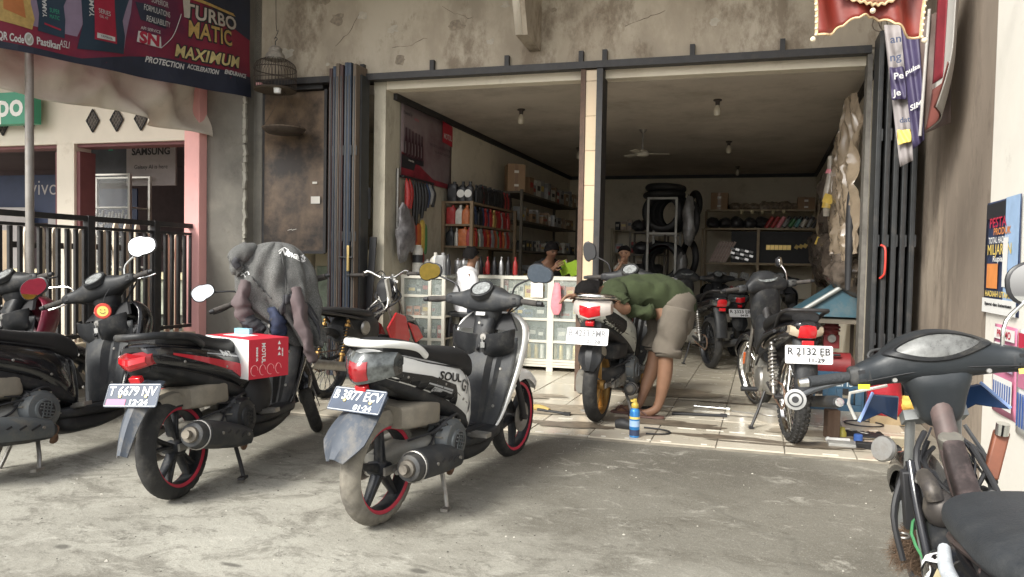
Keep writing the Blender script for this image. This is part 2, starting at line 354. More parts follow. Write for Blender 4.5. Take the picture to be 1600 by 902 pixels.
# hairline cracks and broken plaster patches on the lintel
CRK = mat('crack_shadow', (.12, .095, .072), .95)
rc_ = random.Random(12); lt = bd.children[0]
for u, z, L_, sl_ in ((-3.2, 3.62, .5, .1), (-2.9, 3.5, .35, -.3), (-1.5, 3.55, .7, .05), (-.9, 3.62, .5, -.15), (-.2, 3.45, .45, .2), (.3, 3.3, .3, -.6), (-4.0, 3.2, .3, 1.2), (-1.2, 3.2, .35, .5), (-3.4, 3.15, .4, .2), (-2.6, 3.75, .5, .0)):
    pts = []; x, zz = u, z
    for k in range(10): pts.append(W(x, 6.4985, zz)); x += L_/10*(.6+.8*rc_.random()); zz += sl_*L_/10+rc_.uniform(-.018, .018)
    b = B(); b.tube(pts, [.0026*(.3+rc_.random()) for _ in pts], 4); b.obj('plaster_crack', CRK, lt)
CHIP = [mat('bare_plaster', (.29, .245, .19), .95, var=.3, sc=30, bump=.6), mat('pale_patch', (.47, .43, .36), .9, var=.15, sc=20, bump=.4)]
for i in range(26):
    u, z, r_ = rc_.uniform(-4.7, 1.0), rc_.uniform(2.95, 3.9), rc_.uniform(.012, .055); P = []
    for k in range(16):
        a = 2*pi*k/16; q = r_*(1+.7*fbm((math.cos(a)*1.5+i*3, math.sin(a)*1.5, i), 3)); P.append(W(u+1.5*q*math.cos(a), 6.4975, z+q*math.sin(a)))
    b = B(); b.poly(P, (0, .002, 0)); b.obj('plaster_chip', CHIP[i % 2], lt, ang=0)
# canopy over the drive, with haunch brackets
part('canopy', CEM, [(-14, 1.13, 4.5, 6.499, 4.03, 4.2)])
b = B(); P = [W(-2.05, v, z) for v, z in ((6.499, 3.03), (6.1, 3.06), (5.72, 4.028), (6.499, 4.028))]
b.poly(P, W(.105, 0)-W(0, 0)); hb = b.obj('bracket', CEM, bd)
b = B(); b.add([W(-2.05, 6.097, 3.062), W(-1.99, 6.097, 3.062), W(-1.98, 5.718, 4.02), W(-2.05, 5.718, 4.02)], [(0, 1, 2, 3)])
b.obj('painted_face', CREAM, hb, solid=.004)
b = B(); b.tube([W(-1.945, 6.02, 3.38)+V((.004+.012*math.cos(a), .01*math.cos(a*2), .045*math.sin(a))) for a in [i*.5 for i in range(26)]], .003, 5)
tag(b.obj('wire_coil', BLACKS), 'small black wire loop on the side of the ceiling bracket', 'wire')
# pillar left of the front
b = B(); pr = [(-5.35, 6.36), (-4.915, 6.36), (-4.905, 6.5), (-4.815, 6.5), (-4.815, 6.7), (-5.35, 6.7)]
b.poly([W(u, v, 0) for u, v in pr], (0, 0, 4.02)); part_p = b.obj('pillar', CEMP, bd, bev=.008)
# rough mortar edge running up the pillar
b = B(); z = .3
while z < 4:
    L = random.uniform(.03, .09); k = fbm((z*4, 1, 0), 3)
    b.box(W(-4.908+.008*k, 6.362+.012*random.random(), z)-V((0, 0, 0)), (.022+.014*random.random(), .03, L*1.15), (random.uniform(-.2, .2), random.uniform(-.3, .3), FA)); z += L
b.obj('mortar_ridge', mat('pale_mortar', (.33, .315, .27), .95, var=.2, bump=.5), part_p)
# track with brackets
tr = part('door_track', BLACKS, [(-4.81, .76, 6.40, 6.497, 2.832, 2.892)])
for x in (565, 674, 791, 907, 944, 1081, 1222):
    r = (fw+rt*(x-800)/FPX-up*(100-451)/FPX); t = 6.45/(r.y-SH*r.x); u = r.x*t
    part('track_bracket', BLACKS, [(u-.02, u+.02, 6.455, 6.498, 2.893, 3.0)], tr)
part('door_track', BLACKS, [(-4.808, -4.11, 6.46, 6.56, 2.79, 2.829)])
# middle column
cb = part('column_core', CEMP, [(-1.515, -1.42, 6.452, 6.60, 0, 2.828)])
z = 0; 
while z < 2.82:
    h = min(.303, 2.826-z); part('column_tile', CTILE, [(-1.516, -1.419, 6.438, 6.451, z+.0015, z+h-.0015)], cb, bev=.0015); z += h
RUST = mat('rust_brown_steel', (.085, .05, .034), .7, var=.3, sc=14, dirt=.4, dcol=(.16, .1, .07), dsc=16, bump=.15)
part('door_post', RUST, [(-1.56, -1.517, 6.425, 6.62, 0, 2.83)])
part('door_post', BLACKS, [(-1.418, -1.365, 6.415, 6.62, 0, 2.83)])
# dark sheet closing the left bay
def sheet_mat():
    m = mat('smoked_sheet', (.035, .027, .022), .32, var=.2, sc=1.5, var2=((.24, .165, .105), 1.6, .42, .66), dirt=.15, dcol=(.02, .015, .012), dsc=3, spec=.4)
    return m
shp = thing('shutter_sheet', 'dark brown smoked sheet closing the bay left of the folding doors', 'door panel', W(-4.45, 6.52, 1.19))
b = B(); b.box((0, 0, .8), (.73, .02, 1.58), (0, 0, FA)); b.obj('sheet', sheet_mat(), shp)
b = B(); b.box((-.355, -.015, .8), (.03, .03, 1.6), (0, 0, FA)); b.box((.355, -.0, .8), (.03, .03, 1.6), (0, 0, FA)); b.box((0, -.01, .006), (.7, .03, .03), (0, 0, FA)); b.obj('frame', BLACKS, shp)
STK = mat('white_paper', (.78, .75, .68), .7, var=.05)
b = B(); b.box((.25, -.012, .52), (.10, .003, .07), (0, 0, FA)); b.obj('sticker', STK, shp)
b = B(); b.box((.24, -.012, .69), (.05, .003, .02), (0, 0, FA)); b.obj('sticker', STK, shp)
b = B()
for x0, z0 in ((-.07, .22), (-.02, .222)): b.tube([(x0, -.013, z0), (x0+.05, -.010, z0+.012)], .0025, 5)
b.obj('scratch', STK, shp)
# room behind the left bay
part('wall', PLASTER, [(-4.81, -3.592, 9.0, 9.1, 0, 2.9)]); part('wall', PLASTER, [(-4.9, -4.812, 6.702, 9.0, 0, 2.9)])
part('ceiling', CEIL, [(-4.81, -3.592, 6.7, 8.99, 2.76, 2.86)])
part('side_floor', TILE[2], [(-4.81, -3.9, 4.9, 9.0, -.1, -.004)])
# ------------------------------------------------------------------ folding doors
def fold(name, label, us, m, v0, v1, z0, z1, hw=.032, extra=True):
    t = thing(name, label, 'folding door', W((us[0]+us[-1])/2, (v0+v1)/2, 0)); o = t.location
    for i, (u, mm, dv) in enumerate(zip(us, m, range(99))):
        b = B(); jit = random.uniform(-.025, .02)
        sbox(b, u-hw/2, u+hw/2, v0+jit, v1, z0, z1+random.uniform(-.02, .03)); b.v = [p-o for p in b.v]
        lf = b.obj('door_leaf', mm, t, bev=.004)
        b = B(); sbox(b, u-hw*.2, u+hw*.2, v0+jit-.006, v0+jit-.001, z0+.05, z1-.1); b.v = [p-o for p in b.v]; b.obj('edge_strip', BLACKS if i % 2 else DGREY, lf)
        for zz in (.55, 1.3, 2.1):
            b = B(); b.cyl(W(u+hw*.5+.004, v0+jit+.01, zz)-o, W(u+hw*.5+.004, v0+jit+.01, zz+.09)-o, .008, n=8); b.obj('hinge', DGREY, lf)
    return t
BLUES = mat('faded_blue_steel', (.022, .036, .062), .55, var=.25, sc=11, dirt=.3, dcol=(.10, .09, .08), dsc=10)
WOODS = mat('worn_brown_wood', (.13, .10, .075), .75, var=.25, sc=8, dirt=.35, dcol=(.08, .06, .045), dsc=9, stretch=(1, 1, .12), bump=.2)
MAR = mat('maroon_steel', (.045, .02, .018), .6, var=.25, sc=11, dirt=.3, dcol=(.1, .08, .07))
us = [-3.885+i*.042 for i in range(7)]
fd = fold('folding_door', 'folded stack of blue, brown and dark steel door leaves left of the opening', us, [MAR, BLUES, WOODS, MAR, BLUES, BLUES, WOODS], 6.22, 6.43, .03, 2.93, .034)
b = B(); o = fd.location
sbox(b, -3.665, -3.6, 6.30, 6.45, .03, 2.86); b.v = [p-o for p in b.v]; b.obj('door_leaf', DGREY, fd, bev=.004)
BRASS = mat('brass', (.62, .47, .2), .3, 1, var=.15)
b = B(); sbox(b, -3.675, -3.65, 6.19, 6.216, 1.02, 1.26); b.v = [p-o for p in b.v]; b.obj('lock_plate', BRASS, fd, bev=.004)
b = B(); b.cyl(W(-3.76, 6.2, 1.15)-o, W(-3.62, 6.2, 1.15)-o, .006, n=8); b.obj('bolt', DGREY, fd)
us = [.80+i*.062 for i in range(5)]
fd2 = fold('folding_door', 'folded stack of dark grey steel door leaves beside the right wall', us, [DGREY]*5, 6.16, 6.43, .02, 2.93, .036)
b = B(); o = fd2.location; sbox(b, .735, .772, 6.42, 6.6, 0, 2.83); b.v = [p-o for p in b.v]; b.obj('jamb', mat('jamb_grey', (.13, .12, .105), .7, var=.25, sc=14, dirt=.4, dcol=(.05, .045, .04)), fd2)
REDP = mat('red_plastic', (.55, .05, .035), .4, var=.12, dirt=.1)
b = B(); b.tube([W(.835, 6.13, 1.06)-o, W(.855, 6.11, 1.08)-o, W(.865, 6.10, 1.12)-o, W(.865, 6.10, 1.26)-o, W(.855, 6.11, 1.30)-o, W(.835, 6.13, 1.31)-o], .008, 8, 2); b.obj('handle', REDP, fd2)
b = B(); b.tube([W(.815+.03*math.sin(a*.7), 6.2, 3.0)+V((.05*math.cos(a), .03*math.sin(a*1.3), .07*math.sin(a)))-o for a in [i*.45 for i in range(40)]], .004, 5); b.obj('hanging_wire', WOODS, fd2)
# ------------------------------------------------------------------ right boundary wall
rw = thing('boundary_wall', 'streaked grey cement wall with cream end on the right', 'wall', (1.14, 5, 0))
def bx(name, m, c0, c1, par, bev=0):
    b = B(); b.box([(p+q)/2 for p, q in zip(c0, c1)], [abs(q-p) for p, q in zip(c0, c1)]); o = b.obj(name, m, None, bev=bev)
    if par:
        o.parent = par; o.data.transform(Matrix.Translation(-par.location))
    return o
bx('wall', CEMW, (1.14, 4.56, -.1), (1.32, 6.74, 4.4), rw)
bx('pale_wall_end', WALLW, (1.138, 3.1, -.1), (1.33, 4.558, 4.4), rw)  # wall carries on in a much paler colour to its near end
# ------------------------------------------------------------------ phone shop on the left
ps = thing('phone_shop', 'cream and pink phone shop front behind the fence on the left', 'shop', (0, 0, 0))
DARKW = mat('shop_dark_wall', (.075, .05, .055), .8, var=.15)
MARP = mat('maroon_paint', (.16, .06, .065), .7, var=.1)
part('wall', CREAM, [(-14, -5.535, 6.6, 6.8, 2.36, 4.0), (-7.52, -7.28, 6.6, 6.82, 0, 2.359), (-14, -12.8, 6.6, 6.8, 0, 2.359)], ps)
part('lintel_edge', MARP, [(-12.8, -7.522, 6.64, 6.82, 2.325, 2.358), (-7.278, -5.79, 6.64, 6.82, 2.325, 2.358)], ps)
part('reveal', MARP, [(-7.575, -7.522, 6.63, 6.83, 0, 2.279), (-7.278, -7.23, 6.63, 6.83, 0, 2.279)], ps)
part('pillar', PINK, [(-5.53, -5.352, 6.26, 6.6, 0, 4.0)], ps, bev=.006)
part('pillar', PINK, [(-5.76, -5.60, 6.62, 6.8, 0, 2.279)], ps, bev=.004)
part('wall', DARKW, [(-14, -5.0, 10.2, 10.3, 0, 3)], ps); part('wall', MARP, [(-5.59, -5.36, 6.61, 10.2, 0, 3)], ps); part('ceiling', DARKW, [(-14, -5.6, 6.81, 10.19, 2.6, 2.7)], ps)
part('added_shade_roof', CEMP, [(-14, -5.5, 3.6, 4.49, 3.9, 4.0)], ps)  # unseen roof, added to shade the phone shop front
part('panel', PINK, [(-6.1, -5.82, 7.6, 7.64, 1.5, 2.45)], ps)
part('floor', TILE[1], [(-14, -5.57, 3, 10.2, -.06, .0)], ps)
BLK = mat('matt_black', (.018, .018, .02), .6, var=.2)
for u in (-8.28, -7.9, -7.01, -6.69, -6.37):
    b = B(); c = W(u, 6.597, 2.60); d = [(0, .125), (.085, 0), (0, -.125), (-.085, 0)]
    b.poly([c+EU*x+EZ*z for x, z in d], V((0, -.006, 0))); o = b.obj('diamond_vent', mat('vent_grey', (.10, .09, .085), .8, var=.3, sc=30), ps)
    for i in range(4):
        a, e = d[i], d[(i+1) % 4]; b = B()
        b.tube([c+EU*a[0]+EZ*a[1]+V((0, -.012, 0)), c+EU*e[0]+EZ*e[1]+V((0, -.012, 0))], .008, 5); b.obj('vent_frame', BLK, o)
    b = B()
    for i in range(-2, 3):
        for s in (-1, 1):
            p = c+EU*(.021*i)+EZ*(.031*i*s); q = EU*.04-EZ*.06*s
            b.tube([p-q*(1-abs(i)*.0)+V((0, -.014, 0)), p+q+V((0, -.014, 0))], .004, 4)
    b.obj('lattice', mat('vent_lattice', (.2, .18, .16), .8), o)['kind'] = 'stuff'
def printed(t, txt, size, o, m, ex=EU, ey=EZ, name='lettering', **k):
    b = B(); write(b, txt, size, o, ex, ey, **k); return b.obj(name, m, t, ang=0)
def board(name, label, cat, u0, u1, v, z0, z1, m, th=.02, group=None):
    b = B(); sbox(b, u0, u1, v, v+th, z0, z1); return tag(b.obj(name, m, bev=.003), label, cat, group)
WHT = mat('print_white', (.80, .80, .78), .6, var=.03); NAVY = mat('print_navy', (.03, .045, .10), .6, var=.1); PGREY = mat('print_grey', (.42, .40, .40), .6, var=.05)
PGRN = mat('sign_green', (.03, .27, .16), .45, var=.06); PRED = mat('print_red', (.52, .03, .07), .55, var=.08); PBLK = mat('print_black', (.025, .025, .03), .6)
PYEL = mat('print_yellow', (.80, .60, .16), .55, var=.1); PGOLD = mat('print_gold', (.62, .45, .16), .5, var=.2, sc=30); PORG = mat('print_orange', (.75, .28, .08), .55)
LBLUE = mat('print_light_blue', (.35, .5, .72), .6); PPINK = mat('print_pink', (.55, .19, .30), .6, var=.05); PLIL = mat('print_lilac', (.42, .33, .46), .6, var=.05); PBLU = mat('print_blue', (.05, .13, .42), .55)
def fr(v): return W(0, v)-V((0, .002, 0))
s = board('green_sign', 'green phone brand sign with white letters behind the tarpaulin', 'sign', -8.9, -7.62, 6.40, 2.56, 2.91, PGRN, .1)
printed(s, 'oppo', .36, W(-8.13, 6.397, 2.76), WHT, bold=.008)
s = board('blue_signboard', 'long dark blue board with thin white vivo lettering inside the shop', 'sign', -11.2, -8.45, 7.9, 1.55, 2.2, NAVY, .05)
printed(s, 'vivo', .30, W(-9.22, 7.897, 2.02), PGREY, bold=-.002, al='CENTER')
s = board('grey_signboard', 'grey board with black phone brand lettering under the shop ceiling', 'sign', -7.57, -6.84, 7.6, 2.0, 2.54, mat('board_grey', (.34, .31, .31), .6, var=.06), .03)
printed(s, 'SAMSUNG', .125, W(-7.2, 7.597, 2.42), PBLK, bold=.004); printed(s, 'Galaxy AI is here', .072, W(-7.2, 7.597, 2.23), PBLK)
s = board('poster', 'dark blue poster with a small green mark beside the grey board', 'poster', -8.4, -7.62, 7.7, 2.05, 2.6, mat('poster_dark', (.05, .055, .07), .5, var=.3, sc=4), .02)
b = B(); b.add([W(-7.95, 7.697, 2.46), W(-7.87, 7.697, 2.46), W(-7.91, 7.697, 2.54)], [(0, 1, 2)]); b.obj('mark', PGRN, s)
board('blue_backdrop', 'tall dark blue panel behind the sparkling showcase', 'panel', -8.35, -7.7, 7.9, .6, 2.0, NAVY)
board('white_panel', 'pale panel standing behind the fence left of the showcase', 'panel', -8.3, -7.95, 7.62, .8, 1.52, PGREY)
board('white_panel', 'white panel under the blue vivo board, farthest left', 'panel', -10.3, -9.35, 7.75, .8, 1.75, PGREY)
board('white_panel', 'narrow white panel under the end of the blue vivo board', 'panel', -8.98, -8.7, 7.75, .8, 1.6, PGREY)
# glass showcase with phone accessories
GLASSD = mat('display_glass', (.8, .85, .85), .04, alpha=.16, spec=.6)
ALU = mat('aluminium', (.62, .60, .55), .35, .7, var=.1, dirt=.15)
cs = thing('showcase', 'glass showcase with a silver frame and hanging accessories in the phone shop', 'showcase', W(-7.5, 7.3))
def rel(par, fn):
    b = B(); fn(b); b.v = [p-par.location for p in b.v]; return b
def bars(b, segs, w=.03):
    for p, q in segs:
        p, q = V(p), V(q); c = (p+q)/2; d = q-p
        b.box(c, (max(abs(d.x), w), max(abs(d.y), w), max(abs(d.z), w)))
u0, u1, v0, v1 = -7.92, -7.12, 7.2, 7.5
def fr_(b):
    for u in (u0, u1):
        for v in (v0, v1): sbox(b, u-.015, u+.015, v-.015, v+.015, 0, 2.1)
    for z in (1.0, 2.1):
        for v in (v0, v1): sbox(b, u0+.016, u1-.016, v-.012, v+.012, z-.02, z)
rel(cs, fr_).obj('frame', ALU, cs)
rel(cs, lambda b: sbox(b, u0+.02, u1-.02, v0+.002, v0+.006, .1, 2.07)).obj('pane', GLASSD, cs)
for z in (1.35, 1.7): rel(cs, lambda b: sbox(b, u0+.02, u1-.02, v0+.03, v1-.02, z, z+.012)).obj('shelf', ALU, cs)
SPK = mat('accessory_grey', (.30, .30, .29), .4, .3, var=.5, sc=40)
for i in range(14):
    x = u0+.08+i*.05; b = B(); b.box(V(W(x, 7.26, 1.56+.02*(i % 3))), (.03, .012, .12+.03*(i % 2)), (0, .25, 0)); tag(b.obj('accessory_pack', SPK, bev=.003), 'small grey accessory pack hanging in the framed glass showcase', 'pack', 'accessory packs in the showcase')
rel(cs, lambda b: [b.sph(W(u0+random.uniform(-.03, .05), 7.18, .9+i*.012), .012, 6, 4) for i in range(95)]).obj('tinsel', mat('tinsel', (.7, .7, .7), .2, .9, var=.5, sc=60), cs)['kind'] = 'stuff'
# counter row behind the fence; warm light on its top is put into the colour
ct = thing('phone_counter', 'phone shop counter with a top coloured as warmly lit and glass front', 'counter', W(-7.6, 7.2))
rel(ct, lambda b: sbox(b, -9.4, -5.9, 7.15, 7.6, .86, .94)).obj('top', mat('counter_lit_top', (.85, .78, .52), .4, var=.06), ct)
rel(ct, lambda b: sbox(b, -9.4, -5.9, 7.25, 7.58, 0, .859)).obj('body', mat('counter_body', (.10, .11, .10), .3, var=.4, sc=5), ct)
rel(ct, lambda b: sbox(b, -8.0, -6.0, 7.2, 7.24, .45, .85)).obj('glass_front', mat('counter_glass', (.42, .46, .38), .15, var=.4, sc=7), ct)
g = rel(ct, lambda b: sbox(b, -8.4, -7.75, 7.19, 7.24, .05, .5)).obj('green_panel', PGRN, ct)
b = B(); write(b, 'oppo', .22, W(-8.15, 7.188, .17), EU, EZ, bold=.004); b.v = [p-ct.location for p in b.v]; b.obj('lettering', WHT, g)
rel(ct, lambda b: sbox(b, -8.45, -7.7, 7.18, 7.25, 0, .048)).obj('kick_strip', WHT, ct)
# low wall, fence and pole along the boundary
pw = thing('low_wall', 'low boundary wall clad in beige tiles under the black fence', 'wall', (-5.4, 4, 0))
b = B(); b.box((-.07, .4, .17), (.12, 3.8, .36)); b.obj('core', GROUT, pw)
BT = mat('beige_tile', (.50, .42, .30), .4, var=.08, dirt=.3, dcol=(.25, .2, .14), dsc=4)
for i in range(9):
    for j in range(1): 
        b = B(); b.box((.0, -1.3+i*.405, .18), (.022, .40, .37)); b.obj('tile', BT, pw, bev=.002)
    b = B(); b.box((-.06, -1.3+i*.405, .368), (.14, .40, .02)); b.obj('coping_tile', BT, pw, bev=.003)
fc = thing('fence', 'black steel fence of upright bars on the low tiled wall', 'fence', (-5.45, 4, 0))
b = B(); b.box((0, .4, 1.435), (.05, 3.6, .045)); b.obj('rail', BLACKS, fc)
b = B(); b.box((0, .4, 1.355), (.03, 3.6, .025)); b.obj('rail', BLACKS, fc)
b = B(); b.box((0, .4, .44), (.03, 3.6, .03)); b.obj('rail', BLACKS, fc)
fb = None; y = -1.3
for i in range(44):
    b = B(); b.box((0, 0, .90), (.028, .028, .88)); 
    if fb is None: fb = b.obj('bar', BLACKS, fc); fb.location = (0, y, 0)
    else: o = fb.copy(); C.objects.link(o); o.location = (0, y, 0)
    y += .0815
for y in (.78, 1.5, 2.22, -.6):
    b = B(); b.box((.004, y, .92), (.065, .065, 1.08)); b.obj('post', BLACKS, fc, bev=.003)
pf = thing('lit_bar_row', 'cream slats added behind the black fence for the lit faces of its bars', 'fence', (-5.75, 4.7, 0))  # added row of cream slats standing in for the bars' lit faces
PK = mat('lit_bar_cream', (.62, .53, .41), .7, var=.08)
pk = None
for i in range(15):
    b = B(); b.poly([(0, -.03, 0), (0, .03, 0), (0, .03, 1.30), (0, .02, 1.34), (0, 0, 1.355), (0, -.02, 1.34), (0, -.03, 1.30)], (.02, 0, 0))
    h = 1.0 if i not in (7, 8, 9) else 1.06
    if pk is None: pk = b.obj('lit_bar_face', PK, pf); o = pk
    else: o = pk.copy(); C.objects.link(o)
    o.location = (0, i*.125-.25, 0); o.scale = (1, 1, h)
for z in (.4, 1.2):
    b = B(); b.box((-.02, .6, z), (.02, 1.95, .05)); b.obj('rail', BLK, pf)
board('brown_sheet', 'brown board standing behind the fence near the pole', 'board', -8.6, -6.3, 5.05, .0, 1.33, mat('brown_board', (.28, .21, .14), .7, var=.15, sc=3), .02)
pl = thing('pole', 'grey steel pole in front of the fence holding up the tarpaulin', 'pole', (-5.17, 4.03, -.03))
b = B(); b.cyl((0, 0, 0), (0, 0, 3.2), .029, n=16); b.obj('tube', mat('galvanised_pole', (.28, .26, .24), .5, .4, var=.15, sc=5, dirt=.35, dcol=(.2, .16, .12), dsc=8), pl)
b = B(); b.box((0, 0, .01), (.14, .14, .02)); b.obj('base_plate', BLACKS, pl)
# beige tarpaulin hung along the boundary, sagging in swags
def tf(a, c):
    y = 2.9+a*3.22; top = 3.1; bot = 2.33+.02*math.sin(a*9)+(.10 if a < .35 else 0)*(1-a/.35 if a < .35 else 0)
    q = abs(y-4.86)
    z = top+(bot-top)*c
    fold = .085*math.sin((y-4.86)*7+c*6)*min(1, q*2)+.06*math.sin((z*13+abs(y-4.86)*9))*c*min(1, (6.2-y)*2.5)+.05*fbm((y*3, z*3, 2), 3)
    z += .07*math.exp(-(q/.35)**2)*c
    return V((-5.36+fold, y, z))
b = B(); b.grid(tf, 90, 26)
tag(b.obj('tarpaulin', mat('beige_tarp', (.64, .59, .51), .75, var=.06, sc=6, dirt=.25, dcol=(.3, .25, .2), dsc=2), ang=180, solid=.004), 'beige tarpaulin hanging in swags under the red oil banner', 'tarpaulin')
# ------------------------------------------------------------------ red oil banner
bA = V((-5.0, 3.69, 2.53)); ex = (V((-4.87, 6.05, 2.705))-bA).normalized(); ey = EZ
bn = thing('oil_banner', 'large red and navy engine oil banner hung over the left side', 'banner', bA)
def bw(s, t, lift=0):      # banner surface with a slight billow
    k = .025*math.sin(s*3.1+.6)*math.cos(t*2)+.012*math.sin(s*9+t*5)
    return ex*s+ey*t+V((1, -.05, 0))*(k+lift)
b = B(); b.grid(lambda a, c: bw(-.9+a*3.32, -.0+c*1.5), 70, 26)
cloth = b.obj('cloth', mat('banner_red', (.19, .014, .036), .55, var=.15, sc=2, var2=((.095, .014, .045), 1.1, .45, .65)), bn, ang=180)  # cloth red darkened to carry the shade of the backlit banner
def bpatch(pts, m, lift=.003, n=12, name='print'):
    b = B()
    x0 = min(p[0] for p in pts); x1 = max(p[0] for p in pts)
    for i in range(n):
        cl = clip(clip(pts, 0, x0+(x1-x0)*i/n, 1), 0, x0+(x1-x0)*(i+1)/n, -1)
        if len(cl) < 3: continue
        z0 = min(p[1] for p in cl); z1 = max(p[1] for p in cl); kk = max(1, int((z1-z0)/.07))
        for j in range(kk):
            q = clip(clip(cl, 1, z0+(z1-z0)*j/kk, 1), 1, z0+(z1-z0)*(j+1)/kk, -1)
            if len(q) > 2: b.add([bw(p[0], p[1], lift) for p in q], [tuple(range(len(q)))])
    return b.obj(name, m, cloth, ang=0)
def btext(t, size, s, z, m, lift=.006, al='CENTER', fit=None, **k):
    b = B(); vs, fs = text_geo(t, size, k.get('bold', 0), k.get('sx', 1), k.get('shear', 0), al, k.get('sp', 1))
    if fit:
        x0 = min(v.x for v in vs); x1 = max(v.x for v in vs); q = fit/(x1-x0); vs = [V((v.x*q, v.y, 0)) for v in vs]
    b.add([bw(s+v.x, z+v.y-.02*0, lift) for v in vs], fs); return b.obj('lettering', m, cloth, ang=0)
BGOLD = mat('banner_gold', (.40, .27, .09), .5, var=.2, sc=30); BRED = mat('banner_scarlet', (.30, .015, .04), .55); BORG = mat('banner_orange', (.40, .14, .045), .55)  # banner print colours are darkened: its backlit shade is put into them
BWHT = mat('banner_white', (.50, .50, .49), .6)
PNAVY2 = mat('banner_navy', (.018, .023, .042), .55, var=.1); BOT = mat('banner_bottle', (.014, .032, .055), .5, var=.15, sc=3)
bpatch([(-.9, .0), (2.42, 0), (2.42, .20), (1.9, .215), (1.35, .20), (1.05, .15), (.6, .045), (-.9, .05)], PNAVY2, n=30)
bpatch([(1.5, 1.5), (2.42, 1.5), (2.42, .56), (2.2, .64), (1.75, .82), (1.4, 1.0)], PNAVY2, .0025, 16)
bpatch([(-.9, .2), (.56, .2), (.60, .3), (.62, 1.5), (-.9, 1.5)], mat('banner_lilac', (.20, .15, .215), .6, var=.1), .0022, 20)
bpatch([(1.0, .2), (1.06, .5), (1.1, 1.5), (.98, 1.5), (.96, .2)], mat('banner_lilac', (.20, .15, .215), .6, var=.1), .0022, 4)
bpatch([(.56, .11), (.99, .155), (1.01, .3), (.985, .42), (1.04, .62), (1.05, 1.2), (.6, 1.2), (.585, .5), (.60, .3)], BOT, .004, 12)
bpatch([(.245, .175), (.46, .165), (.465, .3), (.45, .4), (.49, .5), (.50, 1.1), (.24, 1.1), (.245, .42), (.262, .3)], BOT, .004, 8)
bpatch([(-.1, .19), (.2, .17), (.225, .25), (.20, .36), (.215, .5), (.2, 1.0), (-.1, 1.0)], BGOLD, .004, 8)
bpatch([(.0, .27), (.155, .24), (.14, .40), (.0, .42)], BORG, .006, 4)
bpatch([(.70, .21), (.92, .22), (.90, .62), (.70, .62)], BRED, .006, 6); bpatch([(.72, .225), (.90, .235), (.90, .27), (.72, .265)], BWHT, .008, 4)
btext('SERIES', .05, .80, .44, BWHT, .009, fit=.12); btext('YAMAHA', .028, .81, .248, PBLK, .011, fit=.12); btext('OIL 4T', .03, .79, .40, BWHT, .009)
for s_, z_, h_ in ((.675, .53, .10), (.305, .40, .075)):
    b = B(); vs, fs = text_geo('YAMALUBE', h_*.62, .001, 1, 0, 'CENTER', 1)
    b.add([bw(s_-v.y, z_+v.x, .008) for v in vs], fs); b.obj('lettering', BWHT, cloth, ang=0)
btext('SUPER', .045, .38, .345, PGRN, .008, fit=.075); btext('MATIC', .04, .38, .30, PGRN, .008, fit=.075)
bpatch([(.3, .232), (.43, .215), (.43, .228), (.3, .245)], BRED, .006, 3)
b = B(); pts = [(.172+.034*math.cos(a), .098+.045*math.sin(a)) for a in [i*pi/10 for i in range(20)]]
bpatch(pts, BWHT, .006, 6); bpatch([(.172+.025*math.cos(i*pi/8), .098+.034*math.sin(i*pi/8)) for i in range(16)], mat('print_olive', (.3, .3, .26), .6), .008, 4)
bpatch([(.158, .095), (.168, .08), (.19, .12), (.184, .125), (.169, .095), (.163, .102)], BWHT, .010, 3)
btext('Pastikan', .075, .325, .098, BWHT, .007, bold=.002, fit=.19); btext('ASLI', .075, .455, .12, BWHT, .007, shear=.2, fit=.085); btext('QR Code', .075, .05, .083, BWHT, .007, bold=.002, fit=.17)
btext('PROTECTION', .068, 1.405, .158, BWHT, .007, bold=.002, shear=.25, fit=.40); btext('ACCELERATION', .058, 1.82, .175, BWHT, .007, bold=.002, shear=.25, fit=.36); btext('ENDURANCE', .055, 2.20, .195, BWHT, .007, bold=.002, shear=.25, fit=.29)
def bold2(t, size, s, z, m, fit, shear=0, tilt=0):
    for mm, l, bo in ((PBLK, .006, .016), (m, .009, .004)):
        b = B(); vs, fs = text_geo(t, size, bo, 1, shear, 'CENTER', 1.05); x0 = min(v.x for v in vs); x1 = max(v.x for v in vs); q = fit/(x1-x0)
        b.add([bw(s+v.x*q, z+v.y+v.x*q*tilt, l) for v in vs], fs); b.obj('lettering', mm, cloth, ang=0)
bold2('MAXIMUM', .145, 1.87, .295, mat('print_pale_gold', (.50, .42, .19), .5, var=.25, sc=14), .76, .2, .03)
bold2('MATIC', .20, 1.91, .51, BGOLD, .50, 0, .02); bold2('TURBO', .17, 1.92, .665, mat('print_silver', (.42, .38, .33), .5, var=.15, sc=14), .64, 0, .02)
bpatch([(1.55, .80), (2.2, .775), (2.23, .75), (1.62, .77)], BGOLD, .010, 8); bpatch([(1.585, .77), (1.66, .775), (1.66, .60), (1.61, .60)], mat('print_silver', (1, 1, 1)), .0095, 3)
btext('YAMALUBE', .10, 1.84, .945, BWHT, .008, fit=.42, shear=.15)
bpatch([(1.09, .60), (1.40, .62), (1.41, .45), (1.15, .47)], PNAVY2, .004, 6)
btext('SUPERIOR', .068, 1.335, .655, BWHT, .008, fit=.19); btext('FORMULATIONS', .068, 1.31, .575, BWHT, .008, fit=.28); btext('REALIABILITY', .068, 1.325, .49, BWHT, .008, fit=.25)
bpatch([(1.125, .285), (1.135, .375), (1.35, .37), (1.36, .275)], BWHT, .006, 5); btext('SN', .125, 1.243, .325, BRED, .009, bold=.006, fit=.19); btext('API SERVICE', .035, 1.25, .405, BWHT, .007, fit=.19)
b = B(); b.tube([bw(1.36, .28, .007), bw(1.48, .4, .007), bw(1.56, .56, .007), bw(1.58, .62, .007)], .003, 4, 4); b.obj('print', BWHT, cloth)
